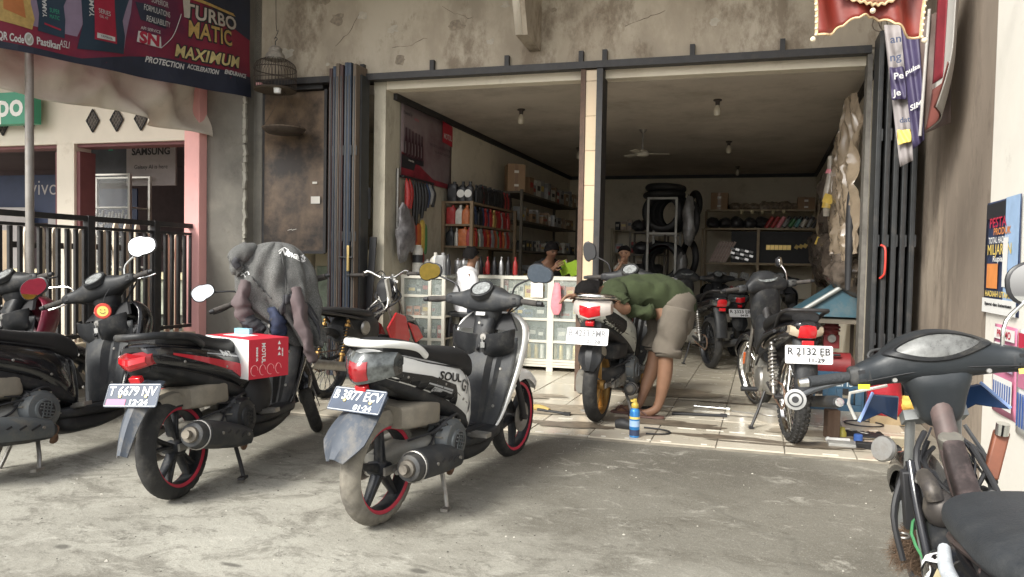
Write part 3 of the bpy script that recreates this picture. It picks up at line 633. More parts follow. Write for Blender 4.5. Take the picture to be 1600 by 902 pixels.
for s_ in (-.8, .3, 1.4, 2.38):
    b = B(); b.tube([bw(s_, 1.5)+V((0, 0, -.01)), bw(s_, 1.5)+V((-.05, 0, .08))], .004, 5); b.obj('cord', BLACKS, bn)
# ------------------------------------------------------------------ bird cage
cg = thing('bird_cage', 'round hanging bird cage with a domed bamboo top near the pillar', 'bird cage', (-4.485, 6.0, 2.745))
BAM = mat('dark_bamboo', (.06, .045, .035), .6, var=.3, sc=20)
b = B()
for i in range(40):
    a = 2*pi*i/40; c, s_ = math.cos(a), math.sin(a)
    b.tube([(.195*c, .195*s_, 0), (.195*c, .195*s_, .19), (.175*c, .175*s_, .245), (.11*c, .11*s_, .285), (.03*c, .03*s_, .30)], .0022, 4, 2)
b.obj('cage_bars', BAM, cg)['kind'] = 'stuff'
for z in (0, .09, .19):
    b = B(); b.tube([(.196*math.cos(2*pi*i/28), .196*math.sin(2*pi*i/28), z) for i in range(28)], .005, 5, closed=True); b.obj('hoop', BAM, cg)
b = B(); b.lathe([(.0, 0), (.19, 0), (.195, -.012), (0, -.014)], n=28); b.obj('cage_floor', mat('wood_dark', (.09, .07, .05), .7, var=.3), cg)
b = B(); b.lathe([(.1, .285), (.105, .30), (.09, .34), (.06, .37), (.08, .40), (.05, .42), (.012, .43), (.006, .46)], n=20, fn=None) if False else b.lathe([(.085, .28), (.095, .30), (.088, .33), (.06, .36), (.065, .385), (.04, .41), (.01, .42)], n=20)
b.obj('crown_cap', mat('cage_cap', (.28, .255, .22), .7, var=.35, sc=25, bump=.6), cg)
b = B(); b.tube([(0, 0, .42), (.0, 0, .46), (.02, 0, .48), (0, 0, .50), (-.01, 0, .48)], .004, 5, 3); b.tube([(0, 0, .5), (.03, 0, .56), (0.005, 0, .62), (0, 0, 1.28)], .003, 5, 3); b.obj('hook_wire', BLACKS, cg)
b = B(); b.cyl((-.16, 0, .1), (.16, .03, .1), .006, n=6); b.obj('perch', BAM, cg)
b = B(); b.lathe([(.0, 0), (.03, 0), (.035, .03), (.03, .032)], o=(-.12, -.08, .02), n=12); b.obj('feed_cup', mat('pink_cup', (.6, .3, .3), .5), cg)
b = B(); b.lathe([(0, 0), (.032, 0), (.036, .045), (.03, .047)], o=(.1, -.1, -.06), n=12); b.obj('water_cup', WHT, cg)
# shallow hanging basket below the cage
bk = thing('hanging_tray', 'dark round woven tray hanging below the bird cage', 'tray', (-4.42, 6.05, 2.33))
b = B(); b.lathe([(.0, 0), (.16, .005), (.2, .04), (.205, .055), (.195, .05), (.15, .02), (0, .015)], n=26); b.obj('bowl', BAM, bk)
b = B(); b.tube([(.2*math.cos(2*pi*i/26), .2*math.sin(2*pi*i/26), .05) for i in range(26)], .006, 5, closed=True); b.obj('rim', mat('tray_rim', (.16, .12, .09), .7), bk)
for a in (0, 2.1, 4.2):
    b = B(); b.tube([(.2*math.cos(a), .2*math.sin(a), .05), (0.02, -.02, .40)], .002, 4); b.obj('cord', BAM, bk)
# ------------------------------------------------------------------ motorcycle materials
DUST = (.34, .30, .235)
PLB = mat('black_plastic', (.018, .019, .021), .5, var=.2, sc=12, dirt=.32, dcol=(.11, .102, .088), dsc=11, bump=.08, spec=.35)
PLG = mat('grey_plastic', (.030, .032, .035), .52, var=.2, sc=8, dirt=.40, dcol=(.135, .128, .112), dsc=9, bump=.1, spec=.35)
FEND = mat('sun_bleached_plastic', (.055, .066, .085), .6, var=.2, sc=5, dirt=.4, dcol=DUST, dsc=8, stretch=(1, 1, .5), bump=.06)
GLB = mat('gloss_black', (.010, .010, .012), .2, var=.2, coat=.6, dirt=.12, dcol=(.12, .11, .09), dsc=8)
GLW = mat('gloss_white', (.80, .80, .77), .25, var=.03, coat=.4, dirt=.08, dcol=(.45, .40, .33), dsc=6)
GLWG = mat('shade_white', (.62, .64, .58), .3, var=.04, coat=.3, dirt=.1, dcol=(.4, .36, .3), dsc=6)
SEATM = mat('seat_vinyl', (.010, .010, .011), .6, var=.2, sc=30, bump=.12, bsc=160, dirt=.1, dcol=(.09, .08, .07))
SEATG = mat('seat_vinyl_grey', (.026, .030, .035), .6, var=.15, sc=9, bump=.25, bsc=160, dirt=.28, dcol=(.075, .075, .073), dsc=5)
TYRE = mat('tyre_rubber', (.02, .0195, .019), .8, var=.25, sc=16, dirt=.35, dcol=(.12, .11, .095), dsc=7, bump=.15, bsc=50)
TYRED = mat('dusty_tyre_rubber', (.12, .11, .095), .9, var=.25, sc=10, dirt=.75, dcol=(.33, .30, .24), dsc=5, bump=.2, bsc=40)
ALB = mat('black_alloy', (.022, .024, .028), .42, .35, var=.2, dirt=.35, dcol=(.14, .125, .10), dsc=12)
GOLD = mat('gold_alloy', (.34, .20, .065), .45, .8, var=.15, dirt=.25, dcol=(.2, .15, .09), dsc=10)
CHR = mat('chrome', (.72, .72, .70), .14, 1, var=.08, dirt=.18, dcol=(.25, .22, .19), dsc=12)
STEEL = mat('dull_steel', (.34, .33, .31), .42, .85, var=.18, dirt=.4, dcol=(.17, .14, .105), dsc=10, bump=.1)
ENG = mat('engine_alloy', (.22, .215, .195), .55, .5, var=.2, sc=10, dirt=.5, dcol=(.27, .235, .18), dsc=8, bump=.25, bsc=30)
ENGG = mat('engine_grey', (.10, .11, .115), .55, .3, var=.15, dirt=.35, dcol=(.26, .23, .18), dsc=8, bump=.12)
DUSTY = mat('dusty_airbox', (.22, .195, .155), .85, var=.15, sc=6, dirt=.5, dcol=DUST, dsc=6, bump=.2)
MUF = mat('muffler_black', (.045, .047, .05), .55, .3, var=.2, dirt=.4, dcol=(.17, .15, .12), dsc=7, bump=.1)
RST = mat('rusty_pipe', (.22, .13, .085), .7, .4, var=.3, sc=12, dirt=.4, dcol=(.30, .2, .13), bump=.2)
REDL = mat('red_lens', (.52, .012, .018), .12, var=.1, coat=.6)
REDD = mat('dark_red_lens', (.25, .01, .014), .15, var=.2, sc=30, coat=.6)
CLRL = mat('smoked_lens', (.085, .092, .09), .08, .3, var=.6, sc=26, coat=.7, dirt=.15, dcol=(.2, .2, .18))
AMBL = mat('pale_lens', (.55, .46, .34), .12, .2, var=.2, coat=.6)
RIMR = mat('red_rim_tape', (.50, .03, .06), .4, var=.15, dirt=.15, dcol=(.3, .2, .17))
MIRG = mat('mirror_glass', (.92, .93, .94), .015, 1, var=.005)
MIRB = mat('mirror_back', (.02, .02, .022), .4, var=.1)
GRIP = mat('grip_rubber', (.050, .045, .042), .85, var=.2, sc=20, dirt=.3, dcol=(.15, .13, .11), bump=.4, bsc=180)
REDPAINT = mat('red_paint', (.46, .015, .02), .25, var=.1, coat=.5, dirt=.1, dcol=(.2, .1, .08))
KEYM = mat('key_silver', (.6, .6, .58), .3, .9)
SPRING = mat('spring_chrome', (.60, .58, .55), .3, .9, var=.1, dirt=.25)
PLWHITE = mat('plate_white', (.80, .80, .80), .5, var=.03, dirt=.06, dcol=(.5, .48, .44))
PLNAVY = mat('plate_navy', (.045, .062, .10), .5, var=.2, sc=10, dirt=.25, dcol=(.16, .17, .18), dsc=9)
PLTXW = mat('plate_white_letters', (.72, .74, .74), .6, var=.12, sc=30, dirt=.2, dcol=(.2, .22, .26))
PLTXB = mat('plate_black_letters', (.03, .03, .035), .6)
YEL = mat('hi_vis_yellow', (.80, .78, .04), .5)
# ------------------------------------------------------------------ shared bike pieces
def wheel(par, c, R_, w, style, rimm, tape=None, T=None, tyre=TYRE, seed=0, knob=False, disc=True, spin=0.):
    """rim is the part; tyre, tape and disc are its sub-parts. Axis along y."""
    c = V(c); N = 112; rr = R_-w*.62
    rim = B(T)
    if style == 'spoke':
        rim.lathe([(rr+.012, -w*.28), (rr+.016, -w*.34), (rr+.006, -w*.34), (rr-.004, -w*.18), (rr-.010, 0), (rr-.004, w*.18), (rr+.006, w*.34), (rr+.016, w*.34), (rr+.012, w*.28), (rr+.004, 0)], c, (0, 1, 0), 48, closed=True)
        rim.lathe([(.012, -.05), (.026, -.045), (.026, -.03), (.018, -.025), (.018, .025), (.05, .03), (.052, .05), (.012, .052)], c, (0, 1, 0), 20)
        for i in range(36):
            a = 2*pi*i/36+spin; s_ = 1 if i % 2 else -1; a2 = a+(.32 if (i//2) % 2 else -.32)
            rim.cyl(c+V((.024*math.cos(a2), s_*.033, .024*math.sin(a2))), c+V(((rr)*math.cos(a), s_*.004, rr*math.sin(a))), .0022, n=5)
    else:
        rim.lathe([(rr+.014, -w*.36), (rr+.004, -w*.40), (rr-.012, -w*.32), (rr-.018, -w*.1), (rr-.018, w*.1), (rr-.012, w*.32), (rr+.004, w*.40), (rr+.014, w*.36), (rr+.004, 0)], c, (0, 1, 0), 56, closed=True)
        rim.lathe([(.010, -.052), (.034, -.048), (.038, -.03), (.045, 0), (.038, .03), (.034, .048), (.010, .052)], c, (0, 1, 0), 24)
        for i in range(5):
            for s_ in ((-1, 1) if style == 'twin' else (0,)):
                a = 2*pi*i/5+spin; a0, a1 = a+s_*.12, a+s_*.20; rg = []
                for k in range(6):
                    t = k/5; r = .034+(rr-.012-.034)*t; an = a0+(a1-a0)*t; wd = (.021-.009*t) if style != 'twin' else (.011-.002*t); dp = .026-.008*t
                    er, et = V((math.cos(an), 0, math.sin(an))), V((-math.sin(an), 0, math.cos(an)))
                    rg.append([c+er*r+et*x*wd+V((0, y*dp, 0)) for x, y in ((-1, -.6), (-.6, -1), (.6, -1), (1, -.6), (1, .6), (.6, 1), (-.6, 1), (-1, .6))])
                rim.rings(rg)
    ro = rim.obj('wheel', rimm, par)
    t = B(T); prof = []; M = 20
    for k in range(M+1):
        a = -2.45+4.9*k/M                     # 0 = crown of the tread
        y = .5*w*math.copysign(abs(math.sin(a))**.92, a)*(1 if abs(a) < 1.9 else .88); r = R_-w*.62+.62*w*(math.cos(a) if math.cos(a) > 0 else math.cos(a)*.55)
        prof.append((max(r, rr+.006), y, a))
    rg = []
    for i in range(N):
        th = 2*pi*i/N; ring = []
        for r, y, a in prof:
            g = 0
            if abs(a) < 1.15 and not knob:
                q = (i+abs(a)*5+(3.5 if a > 0 else 0)) % 7
                if q < 1.2 and abs(a) > .18: g = .0062
                if abs(abs(a)-.14) < .1: g = max(g, .002)
            ring.append(c+V(((r-g)*math.cos(th), y, (r-g)*math.sin(th))))
        rg.append(ring)
    n = M+1; vs = [p for q in rg for p in q]; fs = []
    for i in range(N):
        for j in range(M): a0, b0 = i*n, ((i+1) % N)*n; fs.append((a0+j, a0+j+1, b0+j+1, b0+j))
    t.add(vs, fs); to = t.obj('tyre', tyre, ro, ang=50)
    if knob:
        kb = B(T); K = 44
        for i in range(K):
            for rowi, (a, wd) in enumerate(((-1.2, .014), (-.55, .015), (0.0, .015), (.55, .015), (1.2, .014))):
                th = 2*pi*(i+(.5 if rowi % 2 else 0))/K; er = V((math.cos(th), 0, math.sin(th))); et = V((-math.sin(th), 0, math.cos(th)))
                nr = (er*math.cos(a*.8)+V((0, math.sin(a*.8), 0))).normalized(); tr_ = et.cross(nr)
                p = c+er*(R_-w*.62+.62*w*math.cos(a))+V((0, .5*w*math.sin(a), 0)); L = .0115
                rgk = [[p+nr*h+et*x*L*q+tr_*yy*wd*.5*q for x, yy in ((-1, -1), (1, -1), (1, 1), (-1, 1))] for h, q in ((-.004, 1), (.007, .86))]
                kb.rings(rgk)
        kb.obj('tread_block', tyre, ro, ang=0)['kind'] = 'stuff'
    if tape:
        for s_ in (-1, 1):
            b = B(T); b.lathe([(rr-.010, s_*(w*.36)), (rr+.004, s_*(w*.425)), (rr+.019, s_*(w*.385)), (rr+.018, s_*(w*.36)), (rr-.008, s_*(w*.34))], c, (0, 1, 0), 56, closed=True); b.obj('rim_tape', tape, ro)
    if disc:
        b = B(T); b.lathe([(.05, -.062), (.09, -.062), (.09, -.058), (.05, -.058)], c, (0, 1, 0), 32, closed=True)
        b.lathe([(.03, -.060), (.052, -.063), (.052, -.057), (.03, -.055)], c, (0, 1, 0), 16, closed=True); b.obj('brake_disc', STEEL, ro)
    return ro
def plate(par, c, tilt, l1, l2, dark, yawp=0., roll_=0., l3=None, w=.275, h=.110, bolts=True, T=None, bt=None):
    """rear facing registration plate; tilt leans its top forward"""
    M = Matrix.Translation(c) @ Matrix.Rotation(yawp, 4, 'Z') @ Matrix.Rotation(tilt, 4, 'Y') @ Matrix.Rotation(roll_, 4, 'X')
    if T: M = T @ M
    b = B(M); n = 6; pts = []
    for cy, cz, a0 in ((1, 1, 0), (-1, 1, 1), (-1, -1, 2), (1, -1, 3)):
        for k in range(4): a = (a0+k/3)*pi/2; pts.append((-.001, cy*(w/2-.010)+.010*math.cos(a), cz*(h/2-.010)+.010*math.sin(a)))
    b.poly(pts, (.003, 0, 0)); o = b.obj('number_plate', PLNAVY if dark else PLWHITE, par)
    tm_ = PLTXW if dark else PLTXB
    b = B(M); b.tube([(-.0015, y*(w/2-.005), z*(h/2-.005)) for y, z in ((1, 1), (-1, 1), (-1, -1), (1, -1))], .0016, 5, closed=True); b.obj('border', tm_ if dark else PLWHITE, o)
    def ln(t, size, y, z, fit):
        vs, fs = text_geo(t, size, .0012, 1, 0, 'CENTER', 1); x0 = min(v.x for v in vs); x1 = max(v.x for v in vs); q = fit/(x1-x0)
        b = B(M); b.add([(-.003, -(v.x-(x0+x1)/2)*q-y, v.y+z) for v in vs], fs); return b.obj('lettering', bt or tm_, o, ang=0)
    ln(l1, .060, 0, .017, w*.90)
    if l2: ln(l2, .034, w*.16, -.034, w*.34)
    if l3:
        b = B(M); b.box((-.0022, w*.27, -.034), (.002, w*.36, .03)); b.obj('sticker', PPINK, o); ln(l3, .02, -w*.27, -.034, w*.25)
    if bolts:
        for y in (-w*.27, w*.22):
            b = B(M); b.lathe([(0, -.006), (.007, -.005), (.008, 0), (0, .0)], (-.001, y, -.006), (1, 0, 0), 10); b.obj('bolt', BRASS if dark else STEEL, o)
    return o
def mirror(par, p0, p1, T, R1=(.062, .042), roll_=0., yaw_=0., glass=MIRG, stem=BLK, pit=0.):
    """stem from p0 to p1, oval glass facing the rider (-x)"""
    p0, p1 = V(p0), V(p1); b = B(T)
    b.tube([p0, p0+V((.0, (p1.y-p0.y)*.15, (p1.z-p0.z)*.45)), p0+(p1-p0)*.72+V((.005, 0, .01)), p1], .0058, 8, 4); m = b.obj('mirror', stem, par)
    M = Matrix.Translation(p1) @ Matrix.Rotation(yaw_, 4, 'Z') @ Matrix.Rotation(pit, 4, 'Y') @ Matrix.Rotation(roll_, 4, 'X'); M = (T @ M) if T else M
    def ring(k, x): return [(x, k*R1[0]*math.copysign(abs(math.cos(a))**.8, math.cos(a)), k*R1[1]*math.copysign(abs(math.sin(a))**.8, math.sin(a))*(1.12 if math.cos(a) > 0 else .95)) for a in [2*pi*i/28 for i in range(28)]]
    b = B(M); b.rings([ring(1.0, -.004), ring(1.07, 0), ring(1.05, .012), ring(.8, .028), ring(.3, .034)], True); b.obj('mirror_shell', MIRB, m)
    b = B(M); b.rings([ring(.97, -.0045), ring(.97, -.0065)]); b.obj('mirror_glass', glass, m, ang=20); return m
def grip(par, T, y0, y1, x, z, dx=0, dz=0, lever=True, m=GRIP, lm=STEEL, cap=None):
    b = B(T); s_ = 1 if y1 > 0 else -1
    b.tube([(x, y0, z), (x+dx*.9, y1-s_*.004, z+dz*.9), (x+dx, y1, z+dz)], [.0155, .0165, .0165], 14); g = b.obj('grip', m, par)
    b = B(T); b.cyl((x+dx, y1, z+dz), (x+dx*1.1, y1+s_*.026, z+dz*1.1), .0145, .012); b.obj('bar_end', cap or BLK, g)
    b = B(T); b.lathe([(.0165, 0), (.023, .002), (.023, .008), (.0165, .01)], (x, y0, z), (0, s_, 0), 14); b.obj('grip_flange', m, g)
    if lever:
        b = B(T); b.tube([(x+.055, y0-s_*.035, z-.004), (x+.065, y0+s_*.02, z-.006), (x+.058+dx, y1-s_*.04, z-.012+dz), (x+.052+dx, y1+s_*.012, z-.012+dz)], [.008, .0065, .0055, .007], 8, 4); b.obj('brake_lever', lm, g)
    return g
def switchgear(par, T, y, x, z, m=PLG):
    b = B(T); b.loft('y', [(y-.03, x, z, .022, .022), (y-.022, x, z, .03, .028), (y+.022, x, z, .03, .028), (y+.03, x, z, .022, .022)], 3.5, 16, 2); o = b.obj('switch_box', m, par)
    b = B(T); b.box((x-.028, y, z+.014), (.010, .018, .010)); b.box((x-.029, y, z-.010), (.010, .022, .008)); b.obj('switch', BLK, o); return o
def shock(par, a, b_, r=.026, body=STEEL, spring=SPRING, turns=9):
    a, b_ = V(a), V(b_); d = b_-a; b = B(); b.cyl(a, a+d*.35, .014, n=12); b.cyl(a, b_, .008, n=10); b.sph(a, .017, 10, 6); b.sph(b_, .017, 10, 6); b.cyl(a+d*.14, a+d*.19, .026, n=14); b.cyl(a+d*.86, a+d*.92, .024, n=14)
    o = b.obj('shock_absorber', body, par); e1 = d.orthogonal().normalized(); e2 = d.normalized().cross(e1); N = turns*14
    b = B(); b.tube([a+d*(.18+.69*i/N)+(e1*math.cos(2*pi*i/14)+e2*math.sin(2*pi*i/14))*r for i in range(N+1)], .0055, 6); b.obj('spring', spring, o); return o
def steerT(ang, ax, az, rake):
    d = V((-math.sin(rake), 0, math.cos(rake))); p = V((ax, 0, az)); return Matrix.Translation(p) @ Matrix.Rotation(ang, 4, d) @ Matrix.Translation(-p)
def fender(b, c, R_, w, a0, a1, k=14, lip=.012):
    rg = []
    for i in range(k+1):
        a = a0+(a1-a0)*i/k; er = V((math.cos(a), 0, math.sin(a)))
        q = 1 if 1 < i < k-1 else (.82 if i in (1, k-1) else .5)
        ring = [V(c)+er*(R_+dr)+V((0, y*w*q, 0)) for y, dr in ((-1, -.045), (-.95, -.012), (-.7, .008), (0, .016), (.7, .008), (.95, -.012), (1, -.045))]
        ring += [p-er*.006 for p in ring[::-1]]; rg.append(ring)
    return b.rings(rg)
# ------------------------------------------------------------------ scooter
def scooter(name, label, loc_, hd, P, lean=0., sc=1., group='scooters in front of the workshop'):
    L = P.get('L', 1.30); tx = P.get('tx', -.15); st = P.get('steer', 0.); rake = R(26.5); Rr, Rf = .248, .25
    t = thing(name, label, 'scooter', loc_, pi/2-hd, group, sc); t.rotation_euler = (lean, 0, pi/2-hd)
    T = steerT(st, L, Rf, rake); body, low, inner, shell = P['body'], P.get('low', PLB), P.get('inner', PLG), P.get('shell', P['body'])
    wheel(t, (0, 0, Rr), Rr, .098, P.get('rim', 'five'), P.get('rimm', ALB), P.get('tape'), None, P.get('tyre', TYRE), disc=False, spin=P.get('spin', .35))
    wheel(t, (L, 0, Rf), Rf, .082, P.get('rim', 'five'), P.get('rimm', ALB), P.get('tape'), T, P.get('tyref', P.get('tyre', TYRE)), spin=.9)
    b = B(T)
    for s_ in (-1, 1): b.tube([(L, s_*.075, Rf), (L-.04, s_*.075, Rf+.10), (L-.11, s_*.07, .50)], [.019, .021, .017], 10); b.cyl((L, s_*.055, Rf), (L, s_*.095, Rf), .016, n=10)
    b.box((L-.125, 0, .515), (.05, .18, .04), (0, .45, 0)); b.tube([(L-.125, 0, .5), (L-.33, 0, .93)], .017, 10); b.obj('fork', P.get('fork', BLACKS), t)
    b = B(T); fender(b, (L, 0, Rf), Rf+.028, .075, R(28), R(165), 16); b.obj('mudguard', P.get('fend', body), t)
    # leg shield: curved shell open to the rear, dark inner panel with glove boxes
    sh = B(); rg = []; hs = P.get('hs', 1.)
    rows = [(.235, .80, .87, .10), (.33, .84, .93, .15), (.46, .885, 1.0, .18), (.60, .93, 1.12, .205), (.74, .975, 1.19, .215), (.83, 1.005, 1.17, .195), (.885, 1.02, 1.12, .13)]
    for z, xb, xn, w in smooth(rows, 3):
        rg.append([(xb+(xn-xb)*max(0, math.cos(k*pi/2/10))**.75+(L-1.30), w*math.sin(k*pi/2/10)*hs, z) for k in range(-10, 11)])
    n = 21; sh.add([p for r in rg for p in r], [(i*n+j, (i+1)*n+j, (i+1)*n+j+1, i*n+j+1) for i in range(len(rg)-1) for j in range(n-1)])
    so_ = sh.obj('leg_shield', shell, t, solid=.010)
    if P.get('nose'): 
        b = B(); b.sph((1.155+L-1.30, 0, .70), (.05, .10, .07), 14, 8); b.obj('headlight', CLRL, so_)
    ip = B(); rg = []
    for z, xb, w, bul in smooth([(.245, .785, .095, .02), (.33, .815, .14, .035), (.46, .855, .168, .06), (.60, .895, .19, .075), (.70, .925, .196, .05), (.76, .94, .19, .02)], 3):
        rg.append([(xb-bul*(1 if abs(k) < 4 else .35 if abs(k) < 6 else 0)+.02*(abs(k)/10)**2+(L-1.30), w*k/10*hs, z) for k in range(-10, 11)])
    ip.add([p for r in rg for p in r], [(i*n+j, i*n+j+1, (i+1)*n+j+1, (i+1)*n+j) for i in range(len(rg)-1) for j in range(n-1)]); ipo = ip.obj('inner_panel', inner, t, solid=.006, ang=30)
    dx = L-1.30
    if P.get('glove', True):
        gb = B(); rg = []       # open glove tray below the handlebar, one lip from side to side
        for k in range(-12, 13):
            q = k/12; y = .192*q*hs; dep = .075*(1-.75*math.exp(-(q/.2)**2))*(1-q**6); xb = .925+dx+.02*abs(q); zt = .775+.035*abs(q)**2; zb = .625+.07*abs(q)**1.5
            rg.append([(xb-.035, y, zb), (xb-.045-dep*.55, y, zb+.03), (xb-.04-dep*.9, y, (zb+zt)/2), (xb-.035-dep, y, zt), (xb-.025-dep, y, zt+.004), (xb-.02-dep*.9, y, zt-.004), (xb-.03-dep*.6, y, zb+.045), (xb-.02, y, zb+.02)])
        gb.rings(rg, True); gb.obj('glove_tray', PLB, ipo, ang=50)
        gb = B(); gb.loft('z', [(.66, .885+dx, 0, .03, .035), (.74, .90+dx, 0, .04, .05), (.82, .93+dx, 0, .05, .06), (.88, .96+dx, 0, .05, .065)], 3, 16, 2); gb.obj('column_cover', PLB, ipo)
        gb = B(); gb.rings([[(.94+dx, -.19*hs, .80), (.94+dx, .19*hs, .80), (1.0+dx, .12, .885), (1.0+dx, -.12, .885)], [(.96+dx, -.19*hs, .80), (.96+dx, .19*hs, .80), (1.02+dx, .12, .885), (1.02+dx, -.12, .885)]]); gb.obj('tray_back', BLK, ipo)
        b = B(); b.lathe([(0, -.03), (.017, -.03), (.024, -.02), (.026, 0)], (.855+dx, -.045, .765), (1, 0, -.1), 16); ig = b.obj('ignition_lock', STEEL, ipo)
        b = B(); b.box((.823+dx, -.045, .755), (.012, .006, .03)); b.box((.817+dx, -.047, .725), (.006, .022, .03), (0, 0, .3)); b.obj('key', KEYM, ig)
        b = B(); b.tube([(.862+dx, .0, .72), (.855+dx, .0, .70), (.845+dx, 0, .69), (.838+dx, 0, .70), (.84+dx, 0, .715)], .005, 6, 2); b.obj('bag_hook', P.get('hook', BLK), ipo)
    if P.get('labels'):
        for z0, h, w_ in ((.625, .06, .045), (.575, .035, .032)):
            b = B(); b.box((.845+dx-(.0 if z0 > .6 else .008), .06, z0), (.003, w_, h), (0, .28, 0)); b.obj('sticker', STK, ipo)
    # floor and skirts
    b = B(); b.loft('x', [(.46, 0, .275, .10, .03), (.56, 0, .272, .155, .034), (.72, 0, .268, .165, .034), (.84+dx, 0, .268, .15, .034), (.93+dx, 0, .29, .10, .03)], 4, 20, 3); fl = b.obj('footboard', P.get('floor', PLB), t)
    for i in range(4):
        b = B(); b.box((.70, -.09+.06*i, .304), (.2, .02, .005)); b.obj('rubber_rib', BLK, fl)
    b = B(); b.loft('x', [(.50, 0, .235, .09, .04), (.56, 0, .215, .125, .06), (.75, 0, .205, .13, .05), (.90+dx, 0, .235, .09, .05)], 3, 20, 3); b.obj('belly_cover', low, t)
    # rear body
    def X(u): return .62+(tx-.62)*u
    rows = [(.0, .47, .145, .10), (.06, .485, .155, .125), (.16, .53, .14, .15), (.32, .585, .112, .165), (.52, .635, .098, .165), (.72, .68, .086, .15), (.88, .712, .075, .125), (.97, .726, .058, .095), (1.0, .73, .04, .07)]
    b = B(); b.loft('x', [(X(u), 0, z+P.get('dz', 0)*u, w, h) for u, z, h, w in rows], 2.6, 28, 4); bo = b.obj('tail_body', body, t); tr_ = bvh(bo)
    b = B(); b.loft('x', [(X(.02), 0, .36, .105, .06), (X(.16), 0, .41, .13, .06), (X(.34), 0, .485, .13, .055), (X(.6), 0, .565, .125, .045), (X(.85), 0, .635, .10, .035), (X(.97), 0, .665, .07, .03)], 3, 22, 3); b.obj('under_cover', low, t)
    b = B(); b.loft('x', [(.66, 0, .45, .07, .15), (.62, 0, .45, .11, .17), (.56, 0, .46, .12, .16)][::-1], 3, 18, 2); b.obj('front_cover', P.get('front', body), t)
    for pl, mm in P.get('decals', ()):
        for sd_ in (-1, 1):
            d = decal([[(X(u), z) for u, z in pl]], tr_, (0, -sd_, 0)); d.obj('side_graphic', mm, bo, ang=180)
    for tx_, size, u, z, slope, mm, fit, shr in P.get('words', ()):
        vs, fs = text_geo(tx_, size, .0015, 1, shr, 'CENTER', 1); x0 = min(v.x for v in vs); x1 = max(v.x for v in vs); q = fit/(x1-x0)
        d = B(); d.add([(X(u)+(v.x)*q*math.cos(slope)-v.y*math.sin(slope), 0, z+v.x*q*math.sin(slope)+v.y*math.cos(slope)) for v in vs], fs)
        project(d, tr_, (0, 1, 0), .0045); d.obj('lettering', mm, bo, ang=0)
    # seat
    dz = P.get('sz', 0)
    b = B(); b.loft('x', [(.70, 0, .60, .045, .03), (.68, 0, .625, .08, .06), (.58, 0, .662+dz, .11, .075), (.40, 0, .70+dz, .125, .06), (.24, 0, .735+dz, .14, .046), (.08, 0, .775+dz, .135, .045), (X(.86), 0, .795+dz, .11, .04), (X(.93), 0, .795+dz, .07, .025)], 2.8, 26, 4); se_ = b.obj('seat', P.get('seat', SEATM), t)
    b = B(); b.tube([(.60, -.088, .625), (.40, -.132, .665+dz), (.15, -.14, .715+dz), (X(.88), -.10, .765+dz)], .004, 5, 4); b.obj('piping', P.get('piping', BLK), se_)
    # grab rail
    gx = X(1.0)-.02; gz_ = P.get('gz', .80)
    b = B(); pts = [(X(.62), .135, gz_-.055), (X(.74), .145, gz_-.01), (X(.92), .12, gz_+.015), (gx, .06, gz_+.02)]; pts = pts+[(p[0], -p[1], p[2]) for p in pts[::-1]]
    rgs = []
    path = smooth([list(p) for p in pts], 5)
    for i, p in enumerate(path):
        a = V(path[max(0, i-1)]); c = V(path[min(len(path)-1, i+1)]); tg = (c-a).normalized(); sdv = V((0, 0, 1)).cross(tg).normalized(); upv = tg.cross(sdv)
        rgs.append([V(p)+sdv*.013*math.cos(q)+upv*.017*math.sin(q) for q in [2*pi*k/12 for k in range(12)]])
    b.rings(rgs); b.obj('grab_rail', P.get('rail', body), t)
    # tail light cluster
    lx = X(1.0); lz = P.get('lz', .70)
    def lens(y0, y1, m, out, dzz=0, hgt=.062*P.get('lh', 1.)):
        b = B(); k = 10; rg = []
        for i in range(k+1):
            y = y0+(y1-y0)*i/k; e = 1-(abs(y)/.15)**2*P.get('le', .35); xx = lx-.035+abs(y)**1.6*2.4
            hh = hgt*max(.12, e); zc = lz+dzz+abs(y)*.18
            rg.append([(xx-out, y, zc-hh*.75), (xx-out-.014, y, zc-hh*.2), (xx-out-.010, y, zc+hh*.5), (xx-out+.018, y, zc+hh), (xx+.06, y, zc+hh*.6), (xx+.06, y, zc-hh*.6)])
        b.rings(rg); return b
    lw = P.get('lw', .13); tl = lens(-lw, lw, P.get('lensm', CLRL), .0).obj('tail_light', P.get('lensm', CLRL), t)
    lens(-lw*P.get('rw', .42), lw*P.get('rw', .42), REDL, .006, 0, .048*P.get('lh', 1.)).obj('brake_lens', P.get('redm', REDL), tl)
    b = B(); b.box((lx+.0, 0, lz-.075), (.03, .055, .03), (0, -.4, 0)); b.obj('reflector', REDL, tl, bev=.003)
    # rear mudguard and plate
    px, pz = P.get('plate_at', (lx-.02, .585)); fw_ = P.get('fw', 1.)
    tipx, tipz = P.get('tip', (-.30, .34)); tp = V((lx+.075, 0, .60)); q = V((tipx, 0, tipz)); mg = B(); rg = []
    for i in range(11):
        s_ = i/10; c = tp.lerp(q, s_)+V((-.03*math.sin(s_*pi), 0, .0)); w = ((.062+.034*math.sin(min(1, s_*1.45)*pi*.62)-.055*max(0, s_-.72)/.28) if not P.get('ftaper') else (.078-.05*s_))*fw_; d = .012+.02*(1-s_)
        nrm = V((-(tp-q).z, 0, (tp-q).x)).normalized()
        rg.append([c+V((0, y*w, 0))-nrm*(abs(y)**2*d-.012*(1 if abs(y) < .3 else 0))+nrm*o for y, o in ((-1, 0), (-.6, 0), (-.28, 0), (.28, 0), (.6, 0), (1, 0), (1, .006), (.6, .006), (.28, .006), (-.28, .006), (-.6, .006), (-1, .006))])
    mg.rings(rg); mgo = mg.obj('mudguard', P.get('hug', PLG), t, ang=30)
